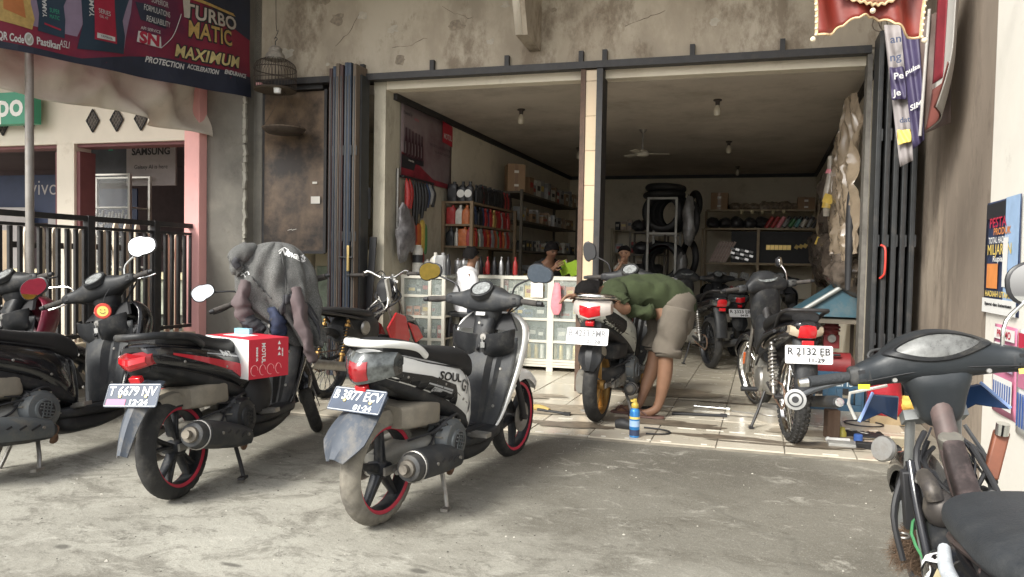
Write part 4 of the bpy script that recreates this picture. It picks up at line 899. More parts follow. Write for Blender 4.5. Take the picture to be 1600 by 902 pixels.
    b = B(); b.loft('x', [(lx+.02, 0, .655, .06, .02), (lx+.07, 0, .63, .07, .04), (lx+.2, 0, .60, .07, .04)], 3, 14, 2); b.obj('plate_bracket', PLB, mgo)
    plate(t, (px, 0, pz), P.get('ptilt', .55), *P['plate'], roll_=P.get('proll', 0.), l3=P.get('l3'), yawp=P.get('pyaw', 0.), bt=P.get('bt'))
    # engine, right side fan cover, left belt case
    en = B(); en.loft('x', [(.52, 0, .30, .05, .055), (.46, 0, .30, .075, .07), (.40, 0, .29, .085, .085), (.30, -.02, .285, .105, .09), (.20, -.03, .29, .09, .075), (.10, .02, .28, .06, .06), (-.02, .03, .26, .05, .05)], 3, 18, 3)
    for i in range(5): en.box((.47-.018*i, 0, .30), (.006, .17, .15))
    en.cyl((.33, -.02, .36), (.36, -.02, .45), .03, .025); eo = en.obj('engine', P.get('eng', ENG), t, ang=35)
    b = B(); b.loft('x', [(.44, .105, .275, .035, .06), (.38, .11, .275, .042, .085), (.2, .115, .27, .04, .07), (.02, .115, .26, .04, .085), (-.07, .105, .255, .03, .06)], 3, 18, 3); b.obj('belt_case', ENG, eo)
    fc_ = (.365, -.135, .315)
    b = B(); b.lathe([(0, .062), (.05, .062), (.058, .058), (.06, .05), (.09, .045), (.108, .02), (.112, -.06)], fc_, (0, -1, 0), 32); fo = b.obj('fan_cover', P.get('fanm', ENGG), eo)
    b = B(); b.lathe([(0, .064), (.044, .064), (.05, .061)], fc_, (0, -1, 0), 24); b.obj('fan_grille', BLK, fo)
    b = B()
    for i in range(-2, 3): b.box((fc_[0], fc_[1]-.066, fc_[2]+i*.018), (.08*(1-abs(i)*.18), .006, .006), (0, .3, 0))
    for i in range(3): b.box((fc_[0]-.02+i*.02, fc_[1]-.0665, fc_[2]), (.005, .005, .08), (0, .3, 0))
    b.obj('grille_bar', P.get('fanm', ENGG), fo)['kind'] = 'stuff'
    for a in (.5, 2.1, 3.6, 5.2):
        b = B(); b.cyl((fc_[0]+.09*math.cos(a), fc_[1]-.02, fc_[2]+.09*math.sin(a)), (fc_[0]+.09*math.cos(a), fc_[1]-.042, fc_[2]+.09*math.sin(a)), .008, n=6); b.obj('bolt', STEEL, fo)
    b = B(); b.loft('x', [(.03, .0, .475, .08, .045), (.05, -.01, .475, .105, .055), (.22, -.02, .47, .11, .06), (.29, -.02, .465, .11, .056), (.31, -.02, .465, .09, .04)], 7, 24, 2); b.obj('air_box', P.get('airm', DUSTY), t)
    b = B(); b.tube([(.30, -.03, .44), (.33, -.07, .40), (.37, -.06, .36)], .018, 10, 3); b.tube([(.42, -.09, .44), (.38, -.10, .38), (.40, -.09, .33), (.45, -.05, .30)], .006, 6, 3); b.tube([(.2, -.12, .42), (.3, -.13, .40), (.36, -.12, .36)], .005, 6, 3); b.obj('hose', BLK, eo)
    b = B(); fender(b, (0, 0, Rr), Rr+.006, .05, R(40), R(112), 8); b.obj('inner_fender', DUSTY, t)
    # exhaust
    mx = P.get('muf', ((.42, -.15, .205), (-.06, -.185, .285))); a, e = V(mx[0]), V(mx[1]); d = e-a
    b = B(); b.tube([(.48, -.02, .24), (.50, -.05, .15), (.44, -.10, .135), a+V((.02, .02, -.02)), a], [.014, .014, .014, .016, .03], 10, 4); b.obj('exhaust_pipe', RST, t)
    mr = P.get('mr', 1.)
    b = B(); b.tube([a, a+d*.06, a+d*.3, a+d*.6, a+d*.92, a+d*.99, e], [.03, .045*mr, .058*mr, .064*mr, .064*mr, .056*mr, .045*mr], 20, 1); mo = b.obj('muffler', MUF, t)
    b = B(); b.tube([e-d*.01, e+d*.03, e+d*.035, e+d*.09, e+d*.085, e+d*.0], [.04*mr, .036*mr, .020, .020, .015, .015], 16); b.obj('muffler_tip', mat('sooty_steel', (.15, .135, .115), .6, .6, var=.3, dirt=.3), mo)
    b = B(); k = 9; rgm = []
    for i in range(k+1):
        s_ = .08+.80*i/k; c = a+d*s_; r = (.052+.018*math.sin(min(1, s_*1.6)*pi/2))*mr+.004; ex_ = d.normalized(); ez_ = (EZ-ex_*ex_.z).normalized(); eyv = ez_.cross(ex_)
        rgm.append([c+(ez_*math.sin(q)-V((0, 1, 0))*math.cos(q))*r for q in [R(-38+14*j) for j in range(12)]]+[c+(ez_*math.sin(q)-V((0, 1, 0))*math.cos(q))*(r-.004) for q in [R(-38+14*j) for j in range(11, -1, -1)]])
    b.rings(rgm); so2 = b.obj('heat_shield', P.get('shieldm', PLG), mo, ang=30)
    for s_ in (.22, .7):
        c = a+d*s_; b = B(); b.cyl(c+V((0, -.07*mr, .01)), c+V((0, -.078*mr, .01)), .008, n=8); b.obj('bolt', STEEL, so2)
    for i in range(3):
        c = a+d*(.30+.15*i); b = B(); b.box(c+V((0, -.071*mr, .012)), (.055, .004, .010), (0, -.35, 0)); b.obj('vent_slot', BLK, so2)
    b = B(); b.lathe([(.066*mr, -.006), (.070*mr, -.004), (.070*mr, .004), (.066*mr, .006)], e-d*.10, d.normalized(), 24, closed=True); b.obj('clamp', STEEL, mo)
    b = B()
    for i in range(10):
        q = .3+2*pi*i/10; b.box((fc_[0]+.098*math.cos(q), fc_[1]+.0, fc_[2]+.098*math.sin(q)), (.03, .05, .007), (0, -q, 0))
    b.obj('cooling_rib', ENG, fo)['kind'] = 'stuff'
    b = B(); b.loft('x', [(.13, -.10, .255, .012, .035), (.2, -.112, .265, .018, .045), (.29, -.115, .28, .02, .05)], 3, 12, 2); b.box((.17, -.118, .285), (.08, .01, .012), (0, -.2, 0)); b.box((.2, -.122, .245), (.10, .01, .012), (0, -.2, 0)); b.obj('crankcase_rib', ENG, eo)
    b = B(); b.cyl((.26, -.10, .36), (.31, -.14, .40), .016, n=10); b.cyl((.305, -.135, .395), (.32, -.148, .41), .022, n=8); b.obj('oil_cap', BLK, eo)
    b = B(); b.tube([(.30, -.125, .40), (.36, -.15, .43), (.43, -.14, .43), (.48, -.10, .38)], .0075, 7, 4); b.tube([(.10, -.08, .36), (.18, -.13, .38), (.28, -.15, .385)], .005, 6, 4); b.obj('cable', BLK, eo)
    shock(t, (.01, .10, .30), (.12, .10, .56), .024, ALB, P.get('spring', SPRING), 8)
    # stand
    b = B(); b.tube([(.36, -.10, .17), (.33, -.14, .08), (.30, -.17, .012)], .011, 8); b.box((.285, -.175, .012), (.06, .035, .014), (0, 0, .2)); b.tube([(.36, .10, .17), (.33, .14, .08), (.30, .17, .012)], .011, 8); b.cyl((.36, -.11, .17), (.36, .11, .17), .012, n=8); b.box((.285, .175, .012), (.06, .035, .014)); b.obj('stand', STEEL if not P.get('bs') else BLACKS, t)
    b = B(); b.cyl((.56, -.13, .30), (.57, -.22, .305), .012, n=10); b.box((.57, -.20, .31), (.05, .09, .022)); b.obj('footrest', STEEL, t)
    # handlebar with cover, grips, levers, mirrors
    hx, hz = .93+dx, P.get('hz', .965); cm = P.get('cover', PLG); Th = T @ Matrix.Translation((0, 0, 0))
    b = B(T); b.loft('y', [(-.235, hx-.02, hz, .022, .022), (-.21, hx-.015, hz+.002, .034, .032), (-.14, hx, hz-.002, .05, .045), (-.07, hx+.025, hz+.0, .085, .07), (0, hx+.03, hz+.004, .10, .078), (.07, hx+.025, hz+.0, .085, .07), (.14, hx, hz-.002, .05, .045), (.21, hx-.015, hz+.002, .034, .032), (.235, hx-.02, hz, .022, .022)], 2.8, 20, 4); ho = b.obj('handlebar_cover', cm, t, ang=180)
    b = B(T); b.loft('z', [(hz-.13, hx+.035, 0, .045, .055), (hz-.09, hx+.03, 0, .06, .075), (hz-.03, hx+.025, 0, .07, .08)], 3, 18, 3); b.obj('neck_cover', cm, ho)
    b = B(T); b.lathe([(0, .004), (.055, .004), (.062, .012), (.068, .010), (.07, -.02)], (hx-.045, 0, hz+.058), (-.62, 0, .78), 26); sp = b.obj('speedometer', PLB, ho)
    b = B(T); b.lathe([(0, .010), (.052, .010), (.052, .0075), (0, .0075)], (hx-.045, 0, hz+.058), (-.62, 0, .78), 24); b.obj('dial', mat('dial_face', (.22, .23, .23), .25, var=.5, sc=50), sp)
    b = B(T); b.box((hx+.125, 0, hz), (.02, .12, .05)); b.obj('headlight', CLRL, ho, bev=.006)
    if P.get('decalw'): b = B(T); b.box((hx-.055, -.0, hz-.075), (.003, .055, .018), (0, .25, 0)); b.obj('sticker', PLIL if False else WHT, ho)
    for s_ in (1, -1):
        b = B(T); b.tube([(hx+.03, s_*.215, hz+.0), (hx+.10, s_*.17, hz-.01), (hx+.13, s_*.09, hz-.06), (hx+.09, s_*.05, hz-.16)], .0045, 6, 4); b.obj('cable', BLK, ho)
        b = B(T); b.tube([(hx+.02, s_*.225, hz-.008), (hx+.07, s_*.16, hz-.045), (hx+.085, s_*.08, hz-.10), (hx+.06, s_*.045, hz-.18)], .004, 6, 4); b.obj('cable', BLK, ho)
        b = B(); b.add([(X(u), 0, z) for u, z in ((.12, .47), (.30, .545), (.52, .592), (.75, .64), (.95, .69))]+[(X(u), 0, z-.0035) for u, z in ((.12, .47), (.30, .545), (.52, .592), (.75, .64), (.95, .69))], [(i, i+1, i+6, i+5) for i in range(4)]); project(b, tr_, (0, -s_, 0), .002); b.obj('panel_gap', BLK, bo, ang=0)
        for u, z in ((.20, .50), (.45, .60), (.8, .665)):
            b = B(); b.lathe([(0, .004), (.006, .004), (.008, 0)], (X(u), 0, z), (0, s_, 0), 10); hit = tr_.ray_cast(V((X(u), s_*.5, z)), V((0, -s_, 0))); b.v = [p+V((0, hit[0].y if hit[0] else s_*.15, 0)) for p in b.v]; b.obj('bolt', STEEL, bo)
    for y, z in ((.15, .60), (-.15, .60), (.12, .40), (-.12, .40), (.0, .84)):
        b = B(); b.lathe([(0, .004), (.007, .004), (.009, 0)], (.80+.12*(z-.3)+dx, y*hs, z), (-1, 0, .15), 10); b.obj('bolt', STEEL, ipo)
    b = B(); b.tube([(.30, -.10, .40), (.22, -.13, .33), (.10, -.12, .30), (.02, -.09, .27)], .006, 6, 4); b.tube([(.42, -.03, .42), (.50, -.06, .38), (.52, -.08, .31)], .008, 7, 4); b.tube([(.26, .02, .42), (.32, -.09, .43), (.40, -.115, .40)], .007, 7, 4); b.obj('hose', BLK, eo)
    for y, x in ((-.155, .24), (-.15, .42), (-.12, .12)):
        b = B(); b.box((x, y+.04, .245), (.05, .03, .06), (0, .3, 0)); b.cyl((x, y+.02, .25), (x, y, .25), .009, n=6); b.obj('engine_lug', ENG, eo)
    b = B(); b.cyl((.05, -.02, .25), (-.02, -.11, .25), .012, n=8); b.box((.0, -.07, .255), (.12, .012, .035)); b.obj('muffler_bracket', STEEL, mo)
    lm = P.get('lever', BLK)
    for s_ in (1, -1):
        grip(ho, T, s_*.225, s_*.345, hx-.02, hz, -.03, -.008, True, GRIP, lm)
        switchgear(ho, T, s_*.20, hx-.018, hz, cm)
    for i, s_ in enumerate((1, -1)):
        q = P.get('mirrors', ((.37, .145), (.37, .145)))[i]
        if q: mirror(ho, (hx-.0, s_*.165, hz+.03), (hx+q[2] if len(q) > 2 else hx-.01, s_*q[0], hz+q[1]), T, P.get('mr_size', (.066, .043)), roll_=-s_*P.get('mroll', .15), stem=P.get('mstem', BLK), yaw_=(q[3] if len(q) > 3 else 0), pit=P.get('mpit', .0), glass=P.get('mglass', MIRG))
    return t, T
MBLK = mat('graphic_black', (.012, .012, .014), .3, var=.1, coat=.3); MRED = mat('graphic_red', (.50, .015, .03), .3, var=.05, coat=.3); MGRY = mat('graphic_grey', (.42, .43, .44), .4)
scooter('scooter', 'white and black scooter with red rim stripes parked mid drive, centre stand down', (-1.59, 2.885, gz(2.885)), .133, dict(
    L=1.33, tx=-.13, body=GLW, shell=GLW, low=PLB, inner=PLG, tape=RIMR, rim='five', tyre=TYRED, tyref=TYRE, hug=FEND, cover=PLG, plate=('B 3877 ECV', '01·24', True), plate_at=(-.165, .578), ptilt=.62, lh=1.25, rw=.36, mpit=.0,
    tip=(-.31, .35), fw=1.12, labels=True, decalw=True, front=GLW, lz=.70, gz=.80, airm=DUSTY, muf=((.42, -.15, .235), (-.05, -.185, .285)), redm=REDD,
    mirrors=((.36, .15), (.335, .15)), mr_size=(.072, .046),
    decals=[([(.25, .47), (.33, .585), (.60, .652), (.90, .70), (.99, .705), (.92, .59), (.60, .52), (.35, .43)], MBLK), ([(.03, .46), (.05, .50), (.085, .44), (.07, .41)], MBLK), ([(.0, .58), (.03, .60), (.10, .575), (.08, .56)], MBLK), ([(.36, .565), (.62, .625), (.62, .618), (.36, .555)], MGRY), ([(.36, .55), (.56, .60), (.56, .595), (.36, .542)], MGRY)],
    words=[('SOUL', .055, .40, .628, -.20, MBLK, .22, .3), ('GT', .085, .185, .560, -.42, MBLK, .125, .25), ('Queen', .026, .52, .58, -.22, MGRY, .075, .2)]))
scooter('scooter', 'black scooter with red side flashes, jacket over its handlebar, red carton on its floor', (-2.665, 2.84, gz(2.84)), -.141, dict(
    L=1.40, tx=-.22, steer=.55, lw=.085, rw=.8, lh=.72, le=.7, ftaper=True, body=GLB, shell=GLB, low=PLB, inner=PLB, tape=RIMR, rim='twin', tyre=TYRE, hug=FEND, cover=PLB, plate=('T 6679 NV', '12·24', True), l3='2024', plate_at=(-.255, .545), ptilt=.45, proll=.05, bs=True,
    tip=(-.36, .29), fw=.95, lz=.685, gz=.785, lensm=REDD, rail=PLB, muf=((.40, -.15, .20), (-.13, -.19, .33)), fanm=PLB, sz=-.02, dz=-.01, spring=mat('red_spring', (.4, .03, .03), .4),
    mirrors=((.37, .12), None), decals=[([(.22, .545), (.30, .60), (.62, .665), (.88, .715), (.88, .705), (.62, .635), (.40, .575), (.26, .51)], MRED), ([(.10, .54), (.14, .60), (.26, .575), (.22, .535)], MRED), ([(.24, .62), (.30, .645), (.62, .69), (.62, .684), (.31, .635)], MGRY)],
    words=[('BeAT', .042, .42, .665, -.18, WHT, .10, .2)]), lean=-.10)
# ------------------------------------------------------------------ more scooters
scooter('scooter', 'black scooter with bright white mirrors and red round charm, cut by the left edge', (-3.76, 2.55, gz(2.5)), .04, dict(
    L=1.33, tx=-.22, steer=.38, body=GLB, shell=GLB, low=PLB, inner=PLG, rim='five', tyre=TYRED, hug=PLG, cover=PLB, plate=('R 4127 KV', '05·25', True), plate_at=(-.26, .55), lz=.69, muf=((.42, -.15, .20), (-.10, -.185, .27)), shieldm=ENGG, mr=1.1,
    mirrors=((.40, .14), (.33, .17)), mr_size=(.088, .056), lever=CHR, mstem=CHR, rail=PLB, hz=.985), lean=-.19)
scooter('scooter', 'dark scooter with a maroon trimmed front shield at the far left edge', (-4.72, 2.6, gz(2.5)), .12, dict(
    L=1.30, tx=-.25, steer=.3, body=GLB, shell=mat('maroon_paint_gloss', (.15, .012, .03), .3, coat=.3), low=PLB, inner=PLB, tyre=TYRE, hug=PLB, cover=PLB, plate=('R 5512 HB', '03·26', True), plate_at=(-.28, .55), rail=PLB, mirrors=(None, None), hz=.98), lean=-.1)
scooter('scooter', 'white scooter with gold wheels and white plate that the man leans over', (-1.10, 5.17, 0), .06, dict(
    L=1.28, tx=-.22, body=GLWG, shell=GLWG, front=GLWG, low=PLB, inner=PLB, rimm=GOLD, rim='twin', tyre=TYRE, hug=PLB, cover=PLB, plate=('B 4233 FMR', '01·28', False), bt=mat('plate_worn_letters', (.16, .16, .17), .6, var=.3), plate_at=(-.275, .60), ptilt=.3, tip=(-.235, .37), fw=.8, lz=.755, gz=.835, lh=1.05, lw=.125, rw=.55, dz=.03, sz=.03,
    lensm=mat('clear_lens', (.55, .5, .46), .1, .2, coat=.6), rail=CHR, fanm=ENGG, eng=MUF, airm=PLB, muf=((.46, -.14, .17), (.22, -.17, .20)), mr=.7, shieldm=PLB, piping=mat('red_piping', (.4, .03, .03), .5), mirrors=((.34, .20), None), mr_size=(.05, .07), mstem=BLK, mglass=MIRB,
    decals=[([(.55, .56), (.60, .68), (.88, .755), (.99, .76), (.99, .68), (.80, .60)], PLB)]), sc=1.06, group='motorcycles on the tiled floor')
t8, _ = scooter('scooter', 'dark scooter with a small pale plate parked deep inside the workshop', (-.33, 9.75, 0), -.3, dict(
    tx=-.22, body=GLB, shell=GLB, inner=PLB, tyre=TYRE, hug=PLB, cover=PLB, plate=('R 3323 EB', '04·29', False), plate_at=(-.26, .56), lz=.72, rail=PLB, lensm=CLRL, mirrors=(None, None)), group='motorcycles on the tiled floor')
scooter('scooter', 'dark scooter with a square white plate, half hidden behind the black moped', (.10, 9.25, 0), .12, dict(
    tx=-.22, body=GLB, shell=GLB, inner=PLB, tyre=TYRE, hug=PLB, cover=PLB, plate=('R 2871', '09·27', False), plate_at=(-.26, .60), lz=.72, rail=PLB, mirrors=(None, None)), group='motorcycles on the tiled floor')
# ------------------------------------------------------------------ underbone motorcycles
def moped(name, label, loc_, hd, P, lean=0., group='motorcycles on the tiled floor', sc=1.):
    L, Rr, st = P.get('L', 1.24), .285, P.get('steer', 0.); rake = R(26)
    t = thing(name, label, 'motorcycle', loc_, 0, group, sc); t.rotation_euler = (lean, 0, pi/2-hd)
    T = steerT(st, L, Rr, rake); FR = P.get('frame', BLACKS)
    wheel(t, (0, 0, Rr), Rr, .088, 'spoke', P.get('rimm', CHR), None, None, P.get('tyre', TYRE), knob=P.get('knob', False), disc=False)
    wheel(t, (L, 0, Rr), Rr, .075, 'spoke', P.get('rimm', CHR), None, T, P.get('tyre', TYRE), disc=True)
    b = B(T)
    for s_ in (-1, 1): b.tube([(L, s_*.075, Rr), (L-.06, s_*.075, Rr+.13), (L-.085, s_*.07, Rr+.18)], .022, 12); b.cyl((L-.085, s_*.07, Rr+.18), (L-.24, s_*.062, .78), .014)
    b.box((L-.235, 0, .77), (.06, .17, .03), (0, .45, 0)); b.cyl((L-.24, 0, .78), (L-.33, 0, .96), .018); fk = b.obj('fork', P.get('fork', STEEL), t)
    if P.get('refl'):
        b = B(T); b.box((L-.04, .10, Rr+.12), (.012, .012, .10), (0, -.4, 0)); b.obj('reflector', mat('orange_reflector', (.8, .18, .05), .2, coat=.5), fk)
    b = B(T); fender(b, (L, 0, Rr), Rr+.022, .055, R(20), R(160), 16); b.obj('mudguard', P.get('fend', GLB), t)
    b = B()
    b.cyl((L-.33, 0, .97), (L-.27, 0, .76), .03); b.tube([(L-.30, 0, .86), (.72, 0, .60), (.50, 0, .47), (.42, 0, .38)], [.03, .028, .026, .026], 12, 4)
    for s_ in (-1, 1):
        b.tube([(.62, s_*.03, .54), (.45, s_*.09, .60), (.15, s_*.105, .66), (-.25, s_*.09, .72)], .012, 8, 4); b.tube([(.42, s_*.07, .36), (.22, s_*.10, .55), (.12, s_*.105, .65)], .011, 8, 3)
        b.tube([(0, s_*.085, Rr), (.2, s_*.085, Rr+.01), (.42, s_*.075, .33)], [.02, .018, .018], 8); b.cyl((0, s_*.06, Rr), (0, s_*.115, Rr), .014, n=8)
    b.obj('frame', FR, t)
    b = B(); b.loft('x', [(.30, 0, .33, .05, .07), (.36, 0, .33, .095, .10), (.50, 0, .32, .11, .105), (.62, 0, .32, .10, .095), (.68, 0, .32, .06, .06)], 3, 20, 3); b.loft('x', [(.66, 0, .34, .06, .06), (.70, 0, .345, .065, .065), (.86, 0, .37, .06, .06), (.90, 0, .375, .045, .045)], 4, 18, 2)
    for i in range(6): b.box((.71+.026*i, 0, .35+.004*i), (.007, .17, .16), (0, -.12, 0))
    eo = b.obj('engine', P.get('eng', ENG), t, ang=35)
    for s_ in (-1, 1):
        b = B(); b.lathe([(0, .03), (.07, .03), (.085, .02), (.09, 0)], (.52, s_*.10, .32), (0, s_, 0), 24); b.obj('engine_cover', STEEL, eo)
    b = B(); b.tube([(.86, -.04, .33), (.93, -.05, .25), (.85, -.09, .18), (.5, -.12, .18), (.25, -.14, .22)], .014, 10, 4); b.tube([(.25, -.14, .22), (.15, -.145, .24), (-.36, -.16, .33), (-.40, -.16, .335)], [.018, .035, .038, .03], 16); mo = b.obj('muffler', P.get('mufm', STEEL), t)
    b = B(); b.tube([(-.39, -.16, .333), (-.43, -.16, .34), (-.432, -.16, .34), (-.39, -.16, .333)], [.026, .026, .018, .016], 14); b.obj('muffler_tip', CHR, mo)
    for s_ in (-1, 1): shock(t, (.03, s_*.115, Rr+.02), (.13, s_*.115, .62), .023, P.get('shockb', STEEL), P.get('spring', SPRING), 9)
    b = B(); b.lathe([(.06, 0), (.075, .002), (.078, .005), (.06, .006)], (0, .065, Rr), (0, 1, 0), 30, closed=True)
    for i in range(26):
        a = 2*pi*i/26; b.box((.079*math.cos(a), .068, Rr+.079*math.sin(a)), (.007, .004, .007), (0, -a, 0))
    b.obj('sprocket', STEEL, t)
    b = B(); b.tube([(0, .068, Rr+.08), (.45, .068, .36), (.48, .068, .32), (.45, .068, .285), (0, .068, Rr-.08), (-.06, .068, Rr-.05), (-.08, .068, Rr), (-.06, .068, Rr+.05)], .006, 5, 1, closed=True); b.obj('chain', RST, t)
    if P.get('tail', True):
        bm = P.get('body', GLB)
        b = B(); b.loft('x', [(.55, 0, .58, .10, .07), (.40, 0, .62, .125, .08), (.15, 0, .68, .125, .075), (-.12, 0, .735, .11, .06), (-.27, 0, .765, .085, .045), (-.31, 0, .77, .05, .03)][::-1], 2.8, 24, 4); bo = b.obj('tail_body', bm, t)
        b = B(); b.loft('x', [(-.24, 0, .82, .08, .025), (-.1, 0, .82, .115, .038), (.15, 0, .78, .125, .045), (.4, 0, .735, .115, .05), (.56, 0, .70, .085, .05), (.62, 0, .68, .05, .035)], 2.8, 24, 4); b.obj('seat', P.get('seat', SEATM), t)
        lx, lz = -.30, .745
        b = B(); k = 12; rg = []
        for i in range(k+1):
            y = -.098+.196*i/k; e = 1-(abs(y)/.12)**2*.6; xx = lx+abs(y)**1.6*1.6; hh = .045*e
            rg.append([(xx, y, lz-hh), (xx-.02, y, lz-hh*.3), (xx-.018, y, lz+hh*.6), (xx+.01, y, lz+hh), (xx+.07, y, lz+hh*.8), (xx+.07, y, lz-hh)])
        b.rings(rg); tl = b.obj('tail_light', P.get('lensm', AMBL), t)
        b = B(); rg = []
        for i in range(7):
            y = -.052+.104*i/6; xx = lx+abs(y)**1.6*1.6-.004; hh = .045
            rg.append([(xx, y, lz-hh), (xx-.02, y, lz-hh*.3), (xx-.018, y, lz+hh*.6), (xx+.01, y, lz+hh), (xx+.05, y, lz+hh*.8), (xx+.05, y, lz-hh)])
        b.rings(rg); b.obj('brake_lens', REDL, tl)
        b = B(); b.box((lx-.012, 0, lz-.075), (.02, .07, .032)); b.obj('reflector', REDL, tl, bev=.003)
        b = B(); pts = [(.05, .11, .74), (-.12, .125, .83), (-.27, .12, .865), (-.33, .08, .872)]; b.tube(pts+[(p[0], -p[1], p[2]) for p in pts[::-1]], .012, 10, 4); b.obj('grab_rail', P.get('rail', BLACKS), t)
        b = B(); rg = []
        for i in range(8):
            s_ = i/7; x = -.24-.10*s_-.02*math.sin(s_*pi); z = .69-.32*s_; w = .07-.004*s_
            rg.append([(x+.02, -w, z), (x, -w*.8, z), (x-.012, -w*.3, z), (x-.012, w*.3, z), (x, w*.8, z), (x+.02, w, z), (x+.026, w, z), (x+.006, w*.8, z), (x-.006, w*.3, z), (x-.006, -w*.3, z), (x+.006, -w*.8, z), (x+.026, -w, z)])
        b.rings(rg); b.obj('mudguard', PLB, t)
        if P.get('plate'): plate(t, (-.345, 0, .605), .12, *P['plate'], roll_=P.get('proll', 0), yawp=P.get('pyaw', 0))
    hx, hz = L-.335, P.get('hz', .985); cov = P.get('cover')
    if cov == 'dash':
        cm = P.get('coverm', PLG)
        b = B(T); b.loft('y', [(-.22, hx-.01, hz-.002, .022, .022), (-.205, hx-.005, hz, .036, .034), (-.155, hx+.012, hz+.008, .046, .042), (-.08, hx+.036, hz+.026, .078, .064), (0, hx+.046, hz+.03, .094, .074), (.08, hx+.036, hz+.026, .078, .064), (.155, hx+.012, hz+.008, .046, .042), (.205, hx-.005, hz, .036, .034), (.22, hx-.01, hz-.002, .022, .022)], 2.6, 26, 5); ho = b.obj('handlebar_cover', cm, t, ang=180); trh = bvh(ho)
        b = B(T); b.loft('z', [(hz-.17, hx+.045, 0, .03, .032), (hz-.145, hx+.035, 0, .045, .055), (hz-.09, hx+.03, 0, .058, .070), (hz-.04, hx+.03, 0, .07, .088), (hz+.0, hx+.04, 0, .07, .10)], 3, 26, 4); b.obj('front_cowl', cm, ho, ang=180)
        b = B(T); b.cyl((hx-.018, .0, hz-.125), (hx-.030, .0, hz-.127), .011); b.obj('screw', CHR, ho)
        def eye(k, off, lift): 
            out = []
            for i in range(30):
                a = 2*pi*i/30; y = .142*k*math.cos(a); q = .046*k*math.copysign(abs(math.sin(a))**.9, math.sin(a))*(1-.55*(abs(y)/(.152*k))**2)
                out.append((y, q))
            return out
        dmat = mat('dial_lens_worn', (.10, .10, .095), .25, var=.4, sc=12, coat=.4, dirt=.55, dcol=(.34, .35, .34), dsc=7)
        d1 = V((-.90, 0, .44)).normalized(); u1 = V((.44, 0, .90))
        b = B(); P2 = []
        for y, q in eye(1, 0, 0): P2.append(T @ (V((hx-.0, -y, hz+.048))+u1*q))
        def drop(pts, lift):
            dd = (T.to_3x3() @ d1); o = []
            for p in pts:
                h = trh.ray_cast(p+dd*.3, -dd); o.append((h[0]+dd*lift) if h[0] else p)
            return o
        cen = sum((p for p in P2), V((0, 0, 0)))/len(P2); rg = []
        for k in (1.0, .97, .80, .74, .70):
            rg.append(drop([cen+(p-cen)*k for p in P2], .003 if k > .99 else .009 if k > .9 else .010 if k > .78 else .002 if k > .72 else .0025))
        b.rings(rg, False); b.obj('dash_bezel', PLB, ho)
        b = B(); ri = [drop([cen+(p-cen)*k for p in P2], .0035) for k in (.74, .5, .25, .02)]; b.rings(ri, True); b.obj('dial', dmat, ho)
    elif cov == 'pod':
        b = B(T); b.loft('y', [(-.16, hx, hz, .03, .025), (-.13, hx+.01, hz+.005, .05, .05), (-.06, hx+.04, hz+.025, .085, .08), (0, hx+.045, hz+.03, .09, .088), (.06, hx+.04, hz+.025, .085, .08), (.13, hx+.01, hz+.005, .05, .05), (.16, hx, hz, .03, .025)], 2.8, 20, 4); ho = b.obj('handlebar_cover', PLB, t, ang=180)
        b = B(T); b.loft('z', [(hz-.33, hx+.09, 0, .06, .09), (hz-.2, hx+.055, 0, .07, .115), (hz-.08, hx+.04, 0, .08, .11), (hz, hx+.045, 0, .08, .10)], 3, 20, 3); b.obj('front_cowl', PLB, ho, ang=180)
        b = B(T); b.rings([[(hx-.02+x*.0, y, hz+.085+q) if 0 else (hx-.035+q*.6, y, hz+.06+q) for y, q in [(.08*math.cos(a), .03*math.sin(a)) for a in [2*pi*i/20 for i in range(20)]]], [(hx-.038+q*.6, y, hz+.062+q) for y, q in [(.078*math.cos(a), .029*math.sin(a)) for a in [2*pi*i/20 for i in range(20)]]]]); b.obj('dial', mat('dial_dim', (.14, .15, .15), .2, var=.6, sc=40), ho)
    else:
        b = B(T); pts = [(hx-.06, .36, hz+.0), (hx-.02, .25, hz+.005), (hx+.0, .19, hz+.03), (hx+.01, .10, hz-.015), (hx+.01, .05, hz-.03)]; b.tube(pts+[(p[0], -p[1], p[2]) for p in pts[::-1]], .013, 10, 4); ho = b.obj('handlebar', CHR, t)
        b = B(T)
        for s_ in (-1, 1): b.box((hx+.01, s_*.05, hz-.045), (.04, .035, .06)); b.cyl((hx+.01, s_*.05, hz-.02), (hx+.01, s_*.05, hz+.0), .015)
        b.box((hx+.02, 0, hz-.07), (.07, .16, .025)); b.obj('bar_clamp', CHR, ho)
        b = B(T); b.tube([(hx-.0, .12, hz), (hx+.08, .09, hz+.03), (hx+.06, .02, hz-.10), (hx+.02, -.02, hz-.3)], .005, 6, 4); b.tube([(hx, -.14, hz+.0), (hx+.10, -.08, hz+.01), (hx+.09, .0, hz-.12), (hx+.02, .03, hz-.35)], .005, 6, 4); b.obj('cable', BLK, ho)
    lm = P.get('lever', STEEL); y0 = .225 if cov == 'dash' else .22
    for s_ in P.get('grips', (1, -1)):
        gdx = -.05 if not cov else P.get('gdx', -.02)
        grip(ho, T, s_*y0, s_*(y0+.125), hx-.012 if cov else hx-.03, hz, gdx, 0, P.get('levers', True), P.get('gripm', GRIP), lm, P.get('cap'))
        if cov: switchgear(ho, T, s_*(y0-.02), hx-.008, hz-.0, P.get('swm', PLG))
    for i, s_ in enumerate((1, -1)):
        q = P.get('mirrors', (None, None))[i]
        if q: mirror(ho, (hx, s_*.17, hz+.03), (hx+.02, s_*q[0], hz+q[1]), T, q[2] if len(q) > 2 else (.06, .042), yaw_=q[3] if len(q) > 3 else 0, stem=P.get('mstem', BLK), glass=P.get('mglass', MIRG))
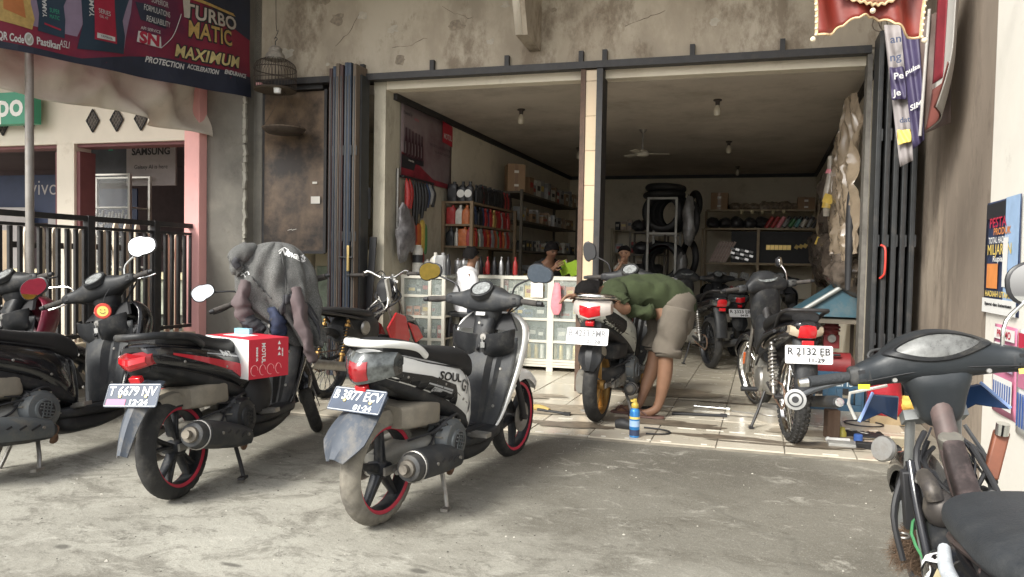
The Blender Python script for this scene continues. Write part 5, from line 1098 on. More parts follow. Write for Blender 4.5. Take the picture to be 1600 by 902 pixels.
    b = B(); b.tube([(.42, .09, .25), (.38, .14, .12), (.34, .19, .012)], .010, 8); b.box((.33, .195, .01), (.05, .03, .012)); b.obj('side_stand', BLACKS, t)
    b = B(); b.cyl((.5, -.22, .25), (.5, .22, .25), .011, n=8)
    for s_ in (-1, 1): b.tube([(.5, s_*.13, .25), (.5, s_*.24, .25)], .018, 10)
    b.obj('footrest', BLK, t)
    return t, T, ho
t6, _, _ = moped('moped', 'black moped with knobby rear tyre, chrome shocks and white plate facing the drive', (.205, 5.09, 0), -.20, dict(
    knob=True, steer=.28, cover='pod', plate=('R 2132 EB', '11-29', False), refl=True, frame=BLACKS, eng=ENG, mirrors=(None, (.14, .17, (.05, .035), .9)), mstem=CHR, mufm=MUF, fork=STEEL))
b = B(); b.loft('x', [(.5, 0, .52, .09, .08), (.62, 0, .54, .10, .11), (.85, 0, .62, .09, .14), (.98, 0, .68, .06, .12)], 3, 18, 3); b.obj('inner_cover', PLB, t6)
b = B(); b.tube([(-.05, .14, .72), (.2, .15, .66), (.45, .14, .56), (.6, .12, .50)], .012, 8, 4); b.tube([(.1, .13, .60), (.35, .14, .52), (.55, .13, .42)], .008, 6, 4); b.obj('cable', BLK, t6)
t5, _, h5 = moped('moped', 'stripped moped with bare chrome handlebar, gold shocks and red front panels', (-3.34, 5.16, 0), .06, dict(
    tail=False, steer=.1, frame=BLACKS, eng=BLACKS, shockb=GOLD, spring=BLK, rimm=ALB, mufm=STEEL, fork=STEEL, hz=1.0, lever=BLK))
b = B(); b.loft('x', [(-.2, 0, .72, .07, .02), (.05, 0, .71, .10, .03), (.4, 0, .67, .11, .04), (.6, 0, .64, .06, .03)], 3, 16, 3); b.obj('seat_pan', BLK, t5)
for s_ in (-1, 1):
    b = B(); b.poly([(.68, s_*.13, .52), (.80, s_*.15, .66), (.95, s_*.16, .62), (1.02, s_*.17, .42), (.94, s_*.16, .28), (.80, s_*.15, .30)], (0, s_*.02, 0)); b.obj('leg_panel', REDPAINT, t5, bev=.008)
b = B(); b.loft('x', [(.12, 0, .52, .08, .07), (.22, 0, .54, .11, .12), (.48, 0, .53, .12, .14), (.62, 0, .52, .10, .10), (.68, 0, .5, .05, .05)], 3, 18, 3); b.obj('battery_box', PLB, t5)
b = B(); b.loft('z', [(.70, .86, 0, .04, .05), (.80, .88, 0, .06, .075), (.90, .88, 0, .06, .08), (.96, .90, 0, .04, .05)], 3, 18, 3); b.obj('headlight_bracket', BLK, t5)
for i in range(12):
    rw_ = random.Random(40+i); b = B(); b.tube([(.90, rw_.uniform(-.1, .1), .93), (.86+rw_.uniform(-.06, .06), rw_.uniform(-.16, .16), .80), (.75, rw_.uniform(-.13, .13), .68), (.55, rw_.uniform(-.12, .12), .60)], rw_.choice((.005, .007, .009)), 6, 4); b.obj('cable', (BLK, BLK, STEEL, GLB)[i % 4], t5)
for s_ in (-1, 1):
    b = B(); b.lathe([(0, .02), (.05, .02), (.06, .01), (.062, 0)], (.36, s_*.125, .55), (0, s_, 0), 18); b.obj('side_cap', STEEL, t5)
    b = B(); b.poly([(.98, s_*.17, .56), (1.12, s_*.19, .52), (1.22, s_*.20, .40), (1.10, s_*.19, .36)], (0, s_*.02, 0)); b.obj('front_panel', REDPAINT, t5, bev=.008)
b = B(); b.box((.80, -.09, .82), (.05, .02, .30), (0, -.35, 0)); b.obj('loose_panel', mat('pale_panel', (.38, .37, .34), .5, dirt=.3), t5)
moped('moped', 'dark moped half hidden behind the bent man, rear tyre facing the drive', (-.53, 8.42, 0), -.42, dict(cover='pod', rimm=ALB, mufm=MUF, fork=BLACKS, lensm=CLRL))
# foreground right: half stripped moped with dash cover
t7, T7, h7 = moped('moped', 'half stripped moped with a big grey handlebar cover in the right foreground', (.59, 1.45, gz(1.42)), -.01, dict(
    L=1.24, cover='dash', steer=.10, tail=False, hz=.925, coverm=mat('charcoal_cover', (.020, .024, .028), .45, var=.15, sc=6, bump=.08, dirt=.22, dcol=(.055, .058, .062), dsc=5), frame=mat('scuffed_frame', (.10, .075, .07), .5, .2, var=.25, dirt=.4, dcol=(.2, .13, .12), dsc=12), gripm=mat('charcoal_grip', (.03, .033, .036), .7, bump=.4, bsc=120), cap=CHR, lever=mat('grey_lever', (.16, .17, .18), .4, .3), eng=BLACKS, fork=mat('grey_fork', (.26, .27, .27), .4, .4, dirt=.2), shockb=BLACKS, mirrors=(None, (.30, .20, (.085, .055))), mstem=CHR, rimm=ALB), lean=-.12, group='motorcycles in front of the workshop')
hx, hz = 1.24-.335, .925
b = B(T7); b.lathe([(0, -.008), (.012, -.008), (.012, .0), (.022, .0), (.024, -.006), (.030, -.006), (.031, .012), (0, .014)], (hx+.02, .385, hz-.055), (-1, .15, .1), 22); lb = b.obj('lever_ball', mat('ball_steel', (.45, .45, .44), .3, .8), h7)
b = B(T7); b.lathe([(0, .0145), (.010, .0145), (.010, .0155), (0, .0155)], (hx+.02, .385, hz-.055), (-1, .15, .1), 16); b.lathe([(.0185, .0135), (.0225, .0135), (.0225, .0152), (.0185, .0152)], (hx+.02, .385, hz-.055), (-1, .15, .1), 22, closed=True); b.obj('ball_recess', BLK, lb)
b = B(T7); b.tube([(hx+.02, .385, hz-.055), (hx+.035, .33, hz-.035), (hx+.045, .24, hz-.02)], .008, 8, 3); b.obj('brake_lever', mat('grey_lever', (1, 1, 1)), h7)
b = B(T7); b.box((hx-.041, .205, hz-.028), (.004, .030, .013), (.1, 0, 0)); b.obj('sticker', YEL, h7); b = B(T7); b.box((hx-.041, -.205, hz-.028), (.004, .035, .014)); b.obj('sticker', PYEL, h7)
BLUEP = mat('blue_panel', (.016, .045, .12), .3, var=.1, coat=.3)
for s_, o_ in ((1, 0), (-1, 0)):
    b = B(T7); b.poly([(hx+.20, s_*.06, hz-.11), (hx+.14, s_*.15, hz-.085), (hx+.10, s_*.205, hz-.16), (hx+.14, s_*.13, hz-.145), (hx+.18, s_*.08, hz-.18)], (.02, 0, 0)); b.obj('fairing_wing', BLUEP, h7, bev=.004)
    b = B(T7); b.tube([(hx+.135, s_*.148, hz-.078), (hx+.098, s_*.205, hz-.155)], .005, 6); b.obj('wing_edge', mat('pale_blue', (.3, .42, .75), .4), h7)
b = B(T7); b.tube([(hx+.16, .10, hz-.065), (hx+.12, .215, hz-.07), (hx+.11, .225, hz-.10), (hx+.12, .21, hz-.15)], .005, 6); b.obj('wire_bracket', STK, h7)
# frame parts seen below the dash
b = B(); b.lathe([(.024, 0), (.028, .0), (.028, .05), (.031, .055), (.031, .07), (.026, .075), (0, .077)], (.83, 0, .68), (-.3, 0, .9), 20); b.obj('steering_head', mat('worn_steering_head', (.16, .155, .14), .6, .4, dirt=.5), t7)
b = B(); b.loft('x', [(.78, 0, .71, .028, .036), (.70, 0, .64, .029, .038), (.60, 0, .575, .031, .04), (.48, 0, .53, .032, .038)], 4, 16, 3); b.obj('main_tube', mat('maroon_frame', (.036, .026, .025), .55, .2, var=.35, dirt=.45, dcol=(.14, .10, .095), dsc=16, bump=.2), t7)
b = B(); b.tube([(.74, .085, .66), (.70, .09, .665), (.64, .09, .66), (.63, .085, .63)], .022, 10, 4); b.sph((.66, .07, .60), (.05, .04, .05), 12, 8); b.obj('carburettor', mat('old_carb', (.07, .062, .058), .5, .5, var=.4, dirt=.4), t7)
b = B(); b.box((.74, .105, .60), (.03, .075, .16), (0, -.1, .1)); b.obj('side_box', BLK, t7, bev=.004)
b = B(); b.tube([(.74, .115, .70), (.68, .118, .60), (.55, .12, .46), (.38, .13, .40), (.2, .14, .42)], .012, 10, 5); b.obj('frame_tube', GLB, t7)
b = B(); b.cyl((.90, .07, .50), (.80, .07, .13), .024, .022); b.obj('fork_cover', mat('grey_tube', (.33, .34, .33), .5, .2, dirt=.15), t7)
b = B(); b.lathe([(0.012, 0), (.02, .002), (.034, .002), (.038, .015), (.034, .022), (.02, .022)], (.88, .15, .70), (-.6, .6, .3), 20); b.obj('horn', STEEL, t7)
b = B(); b.box((.80, -.10, .70), (.03, .035, .13), (.35, .2, 0)); co = b.obj('ignition_coil', mat('orange_coil', (.16, .052, .026), .55, var=.3), t7, bev=.005)
b = B(); b.cyl((.79, -.115, .755), (.785, -.12, .785), .016); b.obj('coil_cap', CHR, co)
for i, pts in enumerate(([(.82, -.05, .72), (.74, -.08, .62), (.70, -.09, .5), (.6, -.10, .45)], [(.82, .06, .76), (.74, .10, .70), (.68, .08, .52), (.55, .07, .45)], [(.84, -.07, .60), (.72, -.12, .58), (.62, -.10, .54), (.5, -.10, .5)], [(.82, .10, .68), (.76, .14, .64), (.72, .17, .56), (.70, .16, .45)])):
    b = B(); b.tube(pts, .008, 7, 4); b.obj('cable', BLK, t7)
for i in range(14):                 # bare wiring loom and hoses where the panels are off
    rw_ = random.Random(70+i); y0, y1 = rw_.uniform(-.11, .11), rw_.uniform(-.13, .13); b = B()
    b.tube([(.86, y0*.5, .72+rw_.uniform(-.03, .05)), (.80, y0, .64+rw_.uniform(-.04, .04)), (.70, y1*1.1, .56+rw_.uniform(-.05, .05)), (.60, y1, .50+rw_.uniform(-.06, .06)), (.50, y1*.8, .46)], rw_.choice((.003, .004, .006)), 6, 4)
    b.obj('wire', (BLK, BLK, MUF, GLB, STEEL, BLK, mat('green_wire', (.05, .2, .08), .5))[i % 7], t7)
b = B(); b.loft('x', [(.56, .06, .50, .03, .03), (.60, .06, .50, .045, .05), (.68, .06, .52, .045, .05), (.72, .06, .53, .025, .03)], 4, 16, 2); b.obj('battery', PLB, t7)
for y, z in ((.10, .66), (-.06, .62), (.05, .58), (-.10, .56)):
    b = B(); b.lathe([(0, .012), (.008, .012), (.010, .006), (.016, .004), (.016, 0)], (.70, y, z), (-.4, .2, .9), 6); b.obj('bolt', STEEL, t7)
b = B(T7); b.tube([(hx-.038, y, hz-.012+.012*math.cos(y*9)) for y in (-.2, -.12, -.05, 0, .05, .12, .2)], .0016, 5, 3); b.obj('cover_seam', BLK, h7)
for y in (.12, -.12): b = B(T7); b.lathe([(0, .003), (.006, .003), (.008, 0)], (hx-.03, y, hz-.02), (-1, 0, .2), 12); b.obj('screw', STEEL, h7)
b = B(); b.tube([(.73+.02*math.cos(a), .15+.016*math.sin(a), .505) for a in [i*pi/6 for i in range(12)]], .0035, 6, closed=True); b.obj('cable_ring', STEEL, t7)
_n0 = set(t7.children)
# seat, tail and graphics of the near moped
b = B(); b.loft('x', [(.50, -.02, .60, .06, .025), (.475, -.02, .612, .105, .04), (.38, -.02, .625, .14, .045), (.20, -.02, .645, .15, .045), (.02, -.02, .66, .15, .045), (-.1, -.02, .67, .12, .03)], 2.8, 30, 5); b.obj('seat', SEATG, t7, ang=180)
b = B(); b.loft('x', [(.34, -.03, .575, .11, .03), (.2, -.03, .585, .14, .035), (-.05, -.03, .60, .15, .04), (-.3, -.03, .62, .12, .04)], 3, 24, 4); b.obj('seat_pan', PLB, t7)
b = B(); b.tube([(.22, .15, .61), (.12, .168, .606), (.0, .172, .612), (-.12, .17, .64)], [.012, .014, .014, .012], 10, 4); b.obj('grab_rail', mat('worn_white_paint', (.60, .64, .68), .45, dirt=.5, dcol=(.05, .05, .055), dsc=14), t7)
b = B(); b.loft('x', [(.44, .0, .50, .11, .045), (.34, .0, .515, .175, .07), (.1, .0, .53, .185, .075), (-.15, .0, .56, .17, .06), (-.35, -.02, .61, .11, .04)], 2.8, 26, 5); tb7 = b.obj('tail_body', GLB, t7); tv = bvh(tb7)
for pl, mm in (([(.40, .52), (.30, .575), (.20, .585), (.30, .555), (.35, .50), (.385, .47)], WHT), ([(.30, .47), (.12, .545), (-.1, .57), (-.1, .555), (.10, .525), (.26, .455)], PORG), ([(.33, .455), (.18, .51), (.0, .53), (.0, .515), (.16, .49), (.30, .44)], LBLUE), ([(.22, .57), (-.2, .60), (-.2, .592), (.2, .56)], mat('print_tan', (.55, .48, .3), .5))):
    decal([pl], tv, (0, -1, 0)).obj('side_graphic', mm, tb7, ang=180)
for tt, x, z, fit, sz_ in (('RS', .23, .535, .12, .062),):
    vs, fs = text_geo(tt, sz_, .004, 1, .3, 'CENTER', 1); x0 = min(v.x for v in vs); x1 = max(v.x for v in vs); q = fit/(x1-x0)
    for mm, l_, g_ in ((WHT, .005, 1),):
        d = B(); d.add([(x-v.x*q, 0, z+v.y) for v in vs], fs); project(d, tv, (0, -1, 0), l_); d.obj('lettering', mm, tb7, ang=0)
b = B(); b.box((-.02, .135, .52), (.08, .02, .03), (0, -.2, .1)); b.obj('reflector', mat('orange_reflector', (1, 1, 1)), tb7)
for q in t7.children:
    if q not in _n0: q.location.z += .045
# ------------------------------------------------------------------ glass counters
WALU = mat('white_aluminium', (.62, .60, .52), .4, .1, var=.04, dirt=.12, dcol=(.45, .4, .33))
CGLASS = mat('counter_pane', (.55, .62, .58), .02, alpha=.22, spec=.9)
BOARD = mat('counter_board', (.46, .43, .35), .6, var=.06, dirt=.15)
def counter(label, u0, u1, v0, v1, posts, shelves, wide=()):
    t = thing('glass_counter', label, 'glass counter', W((u0+u1)/2, v0, 0), 0, 'glass counters')
    def bx_(name, *qs, m=WALU, bev=0):
        b = B()
        for q in qs: sbox(b, *q)
        b.v = [p-t.location for p in b.v]; return b.obj(name, m, t, bev=bev)
    for u in posts:
        w = .034 if u in wide else .016
        bx_('post', (u-w, u+w, v0, v0+.028, .0, .955)); bx_('post', (u-.016, u+.016, v1-.028, v1, 0, .955))
    bx_('top_frame', (u0, u1, v0-.004, v0+.03, .956, .99), (u0, u1, v1-.03, v1, .956, .99)); bx_('top_glass', (u0+.005, u1-.005, v0+.031, v1-.031, .97, .982), m=CGLASS)
    for z in shelves:
        bx_('shelf', (u0+.017, u1-.017, v0+.03, v1-.03, z-.012, z), m=BOARD); bx_('shelf_rail', (u0+.017, u1-.017, v0+.003, v0+.022, z-.022, z+.004))
    bx_('base', (u0+.017, u1-.017, v0+.01, v1-.03, .05, .125), m=BOARD)
    for i in range(3): bx_('slat', (u0+.017, u1-.017, v0-.003, v0+.009, .045+.028*i, .068+.028*i))
    bx_('pane', (u0+.03, u1-.03, v0+.012, v0+.016, .13, .95), m=CGLASS); bx_('back_board', (u0+.02, u1-.02, v1-.027, v1-.02, .1, .95), m=mat('counter_back', (.30, .29, .25), .6, var=.15))
    return t
counter('long white framed glass counter of boxes and spares left of the column', -3.2, -1.575, 7.5, 7.95, (-3.184, -2.62, -2.09, -1.59), (.32, .55, .76), (-2.09,))
counter('short glass counter by the left wall, beside the folding doors', -3.44, -2.97, 6.82, 7.2, (-3.424, -3.13, -2.986), (.36, .58, .79))
# ------------------------------------------------------------------ small goods
def pm(n, c, r=.4, **k): return mat('pack_'+n, c, r, var=.18, sc=24, **k)
PAL = dict(red=pm('red', (.36, .03, .028)), orange=pm('orange', (.50, .14, .04)), white=pm('white', (.56, .54, .48)), black=pm('black', (.02, .02, .022)), navy=pm('navy', (.03, .05, .11)), grey=pm('grey', (.25, .25, .25)),
           yellow=pm('yellow', (.60, .42, .09)), green=pm('green', (.08, .26, .10)), pink=pm('pink', (.70, .24, .28)), gold=pm('gold', (.55, .40, .14), .3, metal=.5), silver=pm('silver', (.5, .5, .5), .3, metal=.7), brown=pm('brown', (.26, .17, .10)), teal=pm('teal', (.10, .30, .30)))
def carton(name, where, p, d, colr, rz=FA, group=None, cat='box', rot=None, tilt=None):
    b = B(); M = Matrix.Translation(p) @ Matrix.Rotation(rz, 4, 'Z')
    if rot: M = M @ Matrix.Rotation(rot, 4, 'Y')
    if tilt: M = M @ Matrix.Rotation(tilt, 4, 'X')
    b.T = M; b.box((0, 0, d[2]/2), d); b.k = 1
    b.box((0, -d[1]/2-.0008, d[2]*.55), (d[0]*.7, .001, d[2]*.3))
    c2 = random.choice([k for k in ('white', 'yellow', 'black', 'red') if k != colr])
    return tag(b.obj(name, [PAL[colr], PAL[c2]], ang=0), where, cat, group)
def fill(u0, u1, v, z, hmax, cols, where, rnd, dens=.9, dmin=.05, dmax=.14, dep=.1):
    u = u0
    while u < u1-.03:
        w = rnd.uniform(dmin, dmax); c = rnd.choice(cols)
        if u+w > u1: break
        if rnd.random() < dens: carton('carton', '%s carton %s' % (c, where), W(u+w/2, v+rnd.uniform(0, .05), z+.001), (w*.94, dep, hmax*rnd.uniform(.55, 1.05)), c, FA+rnd.uniform(-.15, .15), 'cartons %s, %s' % (where, c))
        u += w+rnd.uniform(0, .008)
r6 = random.Random(11)
fill(-3.14, -2.14, 7.58, .76, .17, ['red', 'orange', 'white', 'yellow', 'black', 'teal'], 'on the top shelf of the long glass counter', r6)
fill(-2.03, -1.62, 7.58, .76, .17, ['red', 'orange', 'white', 'teal'], 'on the top shelf beside the column', r6)
fill(-3.14, -2.14, 7.60, .55, .15, ['black', 'white', 'grey', 'red', 'navy'], 'on the middle shelf of the long glass counter', r6)
fill(-2.03, -1.62, 7.60, .55, .14, ['grey', 'white', 'black'], 'on the middle shelf beside the column', r6)
fill(-3.14, -2.14, 7.60, .32, .16, ['black', 'grey', 'black', 'navy'], 'on the low shelf of the long glass counter', r6, .8)
fill(-2.03, -1.62, 7.60, .32, .14, ['black', 'grey'], 'on the low shelf beside the column', r6, .7)
fill(-3.40, -3.16, 6.88, .79, .13, ['grey', 'white', 'black'], 'on the top shelf of the short glass counter', r6, 1, .05, .1); fill(-3.11, -3.0, 6.88, .79, .10, ['grey', 'black'], 'on the top shelf at the short counter end', r6, 1, .05, .08)
fill(-3.40, -3.0, 6.9, .58, .12, ['orange', 'brown', 'black', 'grey', 'red'], 'on the middle shelf of the short glass counter', r6, 1, .05, .1)
fill(-3.40, -3.0, 6.9, .36, .13, ['black', 'navy', 'grey', 'red'], 'on the low shelf of the short glass counter', r6, 1, .05, .1)
for i in range(19):                                   # gold tubes standing in the bottom of the counter
    b = B(); p = W(-3.05+i*.072+(.06 if i > 12 else 0), 7.56+.03*(i % 2), .127); b.lathe([(0, 0), (.024, 0), (.024, .145), (.02, .15), (0, .15)], p, n=10); tag(b.obj('gold_tube', PAL['gold'] if i % 3 else PAL['white']), ('gold' if i % 3 else 'white')+' spare part tube standing on the counter base', 'tube', ('gold' if i % 3 else 'white')+' tubes on the base of the long glass counter')
b = B(); b.loft('z', [(.60, 0, 0, .03, .01), (.68, .0, 0, .06, .02), (.80, 0, 0, .05, .02), (.90, .005, 0, .035, .012), (.93, 0, 0, .02, .01)], 2.4, 12, 3); b.v = [p+W(-2.02, 7.47, 0) for p in b.v]
tag(b.obj('pink_glove', PAL['pink']), 'pink rubber glove hanging on the front of the long glass counter', 'glove')
b = B(); sbox(b, -2.30, -2.17, 7.484, 7.494, .77, .95); tag(b.obj('paper_notice', STK), 'white paper notice taped inside the long glass counter', 'notice')
# bottles
def bottle_mesh(kind):
    b = B()
    if kind == 'oil':
        b.loft('z', [(0, 0, 0, .048, .028), (.01, 0, 0, .052, .031), (.13, 0, 0, .052, .031), (.165, .004, 0, .042, .027), (.19, .012, 0, .02, .018), (.2, .014, 0, .016, .016)], 3.2, 14, 2); b.k = 1
        b.lathe([(.019, .2), (.019, .226), (.0, .228)], (.014, 0, 0), n=10); b.box((0, -.0325, .08), (.07, .002, .075))
    elif kind == 'can':
        b.lathe([(0, 0), (.033, 0), (.033, .13), (.028, .138), (0, .138)], n=16); b.k = 1; b.lathe([(.0335, .03), (.0335, .10)], n=16, caps=False); b.lathe([(.012, .138), (.012, .155), (0, .156)], n=8)
    elif kind == 'slim':
        b.lathe([(0, 0), (.028, 0), (.029, .12), (.022, .15), (.010, .17), (.010, .185)], n=12); b.k = 1; b.lathe([(.012, .183), (.012, .21), (0, .212)], n=10); b.lathe([(.0295, .03), (.0295, .095)], n=12, caps=False)
    else:
        b.loft('z', [(0, 0, 0, .055, .04), (.01, 0, 0, .06, .045), (.17, 0, 0, .06, .045), (.2, 0, 0, .05, .04)], 4, 14, 2); b.k = 1; b.lathe([(.02, .2), (.02, .225), (0, .227)], (.02, 0, 0), n=10); b.box((0, -.046, .1), (.085, .002, .10))
    o = b.obj('bottle', [PAL['white'], PAL['white']]); me = o.data; bpy.data.objects.remove(o); return me
BM = {k: bottle_mesh(k) for k in ('oil', 'can', 'slim', 'jug')}; _bm = {}
def bottle(kind, c1, c2, p, rz, where, group, sc=1.):
    k = (kind, c1, c2)
    if k not in _bm:
        me = BM[kind].copy(); me.materials.clear(); me.materials.append(PAL[c1]); me.materials.append(PAL[c2]); _bm[k] = me
    nm = {'oil': 'oil_bottle', 'can': 'spray_can', 'slim': 'slim_bottle', 'jug': 'oil_jug'}[kind]
    o = bpy.data.objects.new(nm, _bm[k]); C.objects.link(o); o.location = p; o.rotation_euler = (0, 0, rz); o.scale = (sc,)*3
    return tag(o, '%s %s with %s cap %s' % (c1, nm.replace('_', ' '), c2, where), 'can' if kind == 'can' else 'bottle', '%s %ss %s' % (c1, nm.replace('_', ' '), where))
# wooden rack against the left wall
WOODR = mat('rack_wood', (.22, .155, .095), .75, var=.25, sc=7, dirt=.25, dcol=(.08, .06, .045), stretch=(1, 1, .3), bump=.15)
IRON = mat('rack_iron', (.10, .085, .065), .6, var=.25, sc=10, dirt=.3, dcol=(.2, .15, .1), dsc=12)
def rack(name, label, x0, x1, y0, y1, zs, m, z0=0., post=.03, ztop=None, ys=None, thick=.022, x=None):
    t = thing(name, label, 'shelf rack', ((x0+x1)/2, y0, 0))
    for i, z in enumerate(zs):
        b = B(); b.box((0, (y1-y0)/2, z-thick/2), (x1-x0-2*post*.0, y1-y0, thick)); b.obj('shelf', m, t)
    for y in (ys or (y0, y1)):
        for x in (x0, x1):
            b = B(); b.box((x-(x0+x1)/2+(post/2 if x == x1 else -post/2)*1.02, y-y0, ((ztop or max(zs))+z0)/2), (post, post, (ztop or max(zs))-z0)); b.obj('post', m, t)
    return t
rack('shelf_rack', 'brown wooden rack of oil bottles along the left wall', -3.43, -3.12, 7.66, 9.17, (.86, 1.31, 1.555, 1.81), WOODR, .0, .035)
rack('shelf_rack', 'tall dark rack with a cardboard box on top behind the wooden rack', -3.43, -3.06, 9.25, 12.3, (.5, .9, 1.3, 1.7, 2.08), IRON, 0, .035, 2.1)
def shelf_row(x0, x1, y, z, specs, where, n, rnd, along='y', y1=None, sc=1.):
    for i in range(n):
        k, c1, c2 = rnd.choice(specs)
        p = V((x0+rnd.uniform(-.01, .01), y+(y1-y)*i/max(1, n-1), z+.001)) if along == 'y' else V((x0+(x1-x0)*i/max(1, n-1), y+rnd.uniform(-.02, .02), z+.001))
        bottle(k, c1, c2, p, (pi/2 if along == 'y' else 0)+rnd.uniform(-.2, .2), where, where, sc)
rb = random.Random(21)
EMB = mat('emblem_white', (.75, .74, .70), .6)
for i, x in enumerate((-3.37, -3.26, -3.17)):
    bottle('oil' if i else 'jug', 'black', 'black', V((x, 7.74, 1.811)), .1, 'on the near rack top', '')
    if i:
        o = bpy.data.objects[-1] if False else None
        b = B(); b.lathe([(0, .003), (.044, .003), (.046, 0)], (x, 7.70, 1.90), (0, -1, 0), 20); b.lathe([(.0, .0045), (.012, .0045), (.012, .003)], (x-.016, 7.70, 1.905), (0, -1, 0), 8); e = b.obj('round_emblem', [EMB]); tag(e, ('left' if i == 1 else 'right')+'hand round white emblem card on the rack top bottles', 'emblem')
shelf_row(-3.17, 0, 7.95, 1.81, [('oil', 'black', 'black'), ('slim', 'black', 'silver'), ('slim', 'black', 'red'), ('oil', 'black', 'red'), ('slim', 'red', 'black')], 'along the wooden rack top', 20, rb, y1=9.1)
for x, s in zip((-3.38, -3.28, -3.2), (('jug', 'red', 'red'), ('oil', 'white', 'orange'), ('oil', 'orange', 'white'))): bottle(*s, V((x, 7.73, 1.556)), .1, 'on the upper near rack end', '', .95)
for x, s in zip((-3.39, -3.31, -3.23, -3.17), (('oil', 'black', 'red'), ('slim', 'white', 'black'), ('jug', 'orange', 'red'), ('oil', 'red', 'yellow'))): bottle(*s, V((x, 7.73, 1.311)), .1, 'on the lower near rack end', '', .95)
shelf_row(-3.17, 0, 7.86, 1.555, [('oil', 'navy', 'white'), ('oil', 'red', 'white'), ('oil', 'red', 'black'), ('slim', 'black', 'grey'), ('oil', 'black', 'red'), ('oil', 'gold', 'black'), ('slim', 'grey', 'white')], 'along the upper wooden rack shelf', 22, rb, y1=9.1, sc=.95)
shelf_row(-3.17, 0, 7.86, 1.31, [('oil', 'red', 'white'), ('oil', 'black', 'white'), ('slim', 'green', 'black'), ('oil', 'red', 'black'), ('slim', 'white', 'grey'), ('oil', 'orange', 'red'), ('oil', 'grey', 'black')], 'along the lower wooden rack shelf', 22, rb, y1=9.1, sc=.95)
shelf_row(-3.17, 0, 7.72, .86, [('can', 'silver', 'green'), ('slim', 'black', 'red'), ('slim', 'red', 'white'), ('slim', 'black', 'white'), ('can', 'white', 'black')], 'along the bottom wooden rack shelf', 18, rb, y1=9.1)
for i in range(4): bottle('can', 'silver', 'green', W(-3.17+i*.07, 7.62, .99), .2, 'on the long counter left end', '', 1.15)
for i, (k, c1, c2) in enumerate((('can', 'white', 'white'), ('oil', 'white', 'red'), ('jug', 'grey', 'white'), ('slim', 'black', 'silver'))): bottle(k, c1, c2, W(-3.24+i*.075, 7.0, .991), 0, 'on the short glass counter', '', 1.0)
for i in range(6): bottle('slim', *[('black', 'red'), ('red', 'white'), ('black', 'white'), ('silver', 'black')][i % 4], W(-2.99+i*.08, 7.84, .992), 0, 'on the long counter back edge', '', .95)
r7 = random.Random(5)
for z, cols, h in ((2.08, ['brown', 'grey', 'red', 'white'], .26), (1.7, ['white', 'grey', 'brown', 'silver'], .2), (1.3, ['white', 'black', 'grey'], .18), (.9, ['black', 'grey', 'silver'], .2)):
    y = 9.32
    while y < 12.2:
        w = r7.uniform(.08, .2); c = r7.choice(cols)
        if z == 2.08 and y < 9.6: y = 9.66; continue
        carton('carton', '%s carton on the %s shelf of the tall dark rack' % (c, {2.08: 'top', 1.7: 'upper', 1.3: 'middle', .9: 'lower'}[z]), V((-3.14+r7.uniform(-.04, .02), y+w/2, z+.001)), (w*.9, .14, h*r7.uniform(.5, 1)), c, pi/2+r7.uniform(-.1, .1), 'cartons on the tall dark rack at height %.1f' % z); y += w+.02
def cardboard(p, d, label, rz=0., txt=True):
    t = thing('cardboard_box', label, 'cardboard box', p, rz); cm = mat('cardboard', (.33, .215, .13), .85, var=.08, sc=5, dirt=.1, bump=.05)
    b = B(); b.box((0, 0, d[2]/2), d); bo = b.obj('carton_body', cm, t, bev=.004)
    b = B(); b.box((0, -d[1]/2-.001, d[2]*.5), (.045, .002, d[2])); b.obj('packing_tape', mat('packing_tape', (.24, .14, .08), .3), bo)
    b = B(); b.box((-.0, -d[1]/2-.0025, d[2]*.72), (.06, .001, .035)); b.box((.0, -d[1]/2-.0025, d[2]*.22), (.06, .001, .03)); b.obj('label', STK, bo)['kind'] = 'stuff'
    b = B(); b.box((-d[0]*.25, -d[1]*.5+.02, d[2]+.006), (d[0]*.48, .04, .004), (.1, 0, 0)); b.obj('flap', cm, bo); return t
cardboard((-3.20, 9.42, 2.081), (.24, .26, .36), 'brown cardboard box on top of the tall dark rack', .5)
# rack at the back, seen either side of the column
rack('shelf_rack', 'pale framed rack of small dark goods behind the middle column', -2.55, -1.75, 13.0, 13.4, (.6, 1.0, 1.35, 1.75), mat('pale_rack', (.40, .35, .25), .7, var=.1), 0, .04, 1.78)
for z in (.6, 1.0, 1.35, 1.75): fill(-2.5, -1.78, 12.45+.62, z, .2, ['black', 'brown', 'grey', 'red', 'white'], 'on the rack behind the column at %.1f m height' % z if False else {.6: 'on the lowest', 1.0: 'on the second', 1.35: 'on the third', 1.75: 'on the top'}[z]+' shelf of the rack behind the column', r7, .95, .08, .16)
# two motor parts mounds left of the tyre rack
LUMP = mat('bagged_parts', (.035, .034, .036), .35, var=.6, sc=26, bump=.5, bsc=30)
rk = rack('shelf_rack', 'dark rack heaped with bagged spare parts right of the column', -1.95, -1.45, 11.4, 11.8, (.95, 1.3, 1.65), IRON, 0, .03)
for i, (x, z, r) in enumerate(((-1.85, 1.65, .13), (-1.65, 1.65, .17), (-1.52, 1.65, .10), (-1.8, 1.3, .14), (-1.58, 1.3, .15), (-1.8, .95, .15), (-1.58, .95, .14))):
    b = B(); b.sph((x, 11.55, z+r*.72), (r, r*.8, r*.75), 16, 10, lambda p: p+V((1, .5, .8))*(.035*fbm(p*9, 4)) if p.z > z+.01 else V((p.x, p.y, max(p.z, z+.001)))); tag(b.obj('parts_bag', LUMP, ang=25), 'black parts bag heaped on the dark rack beside the column', 'bag', 'parts bags right of the column')
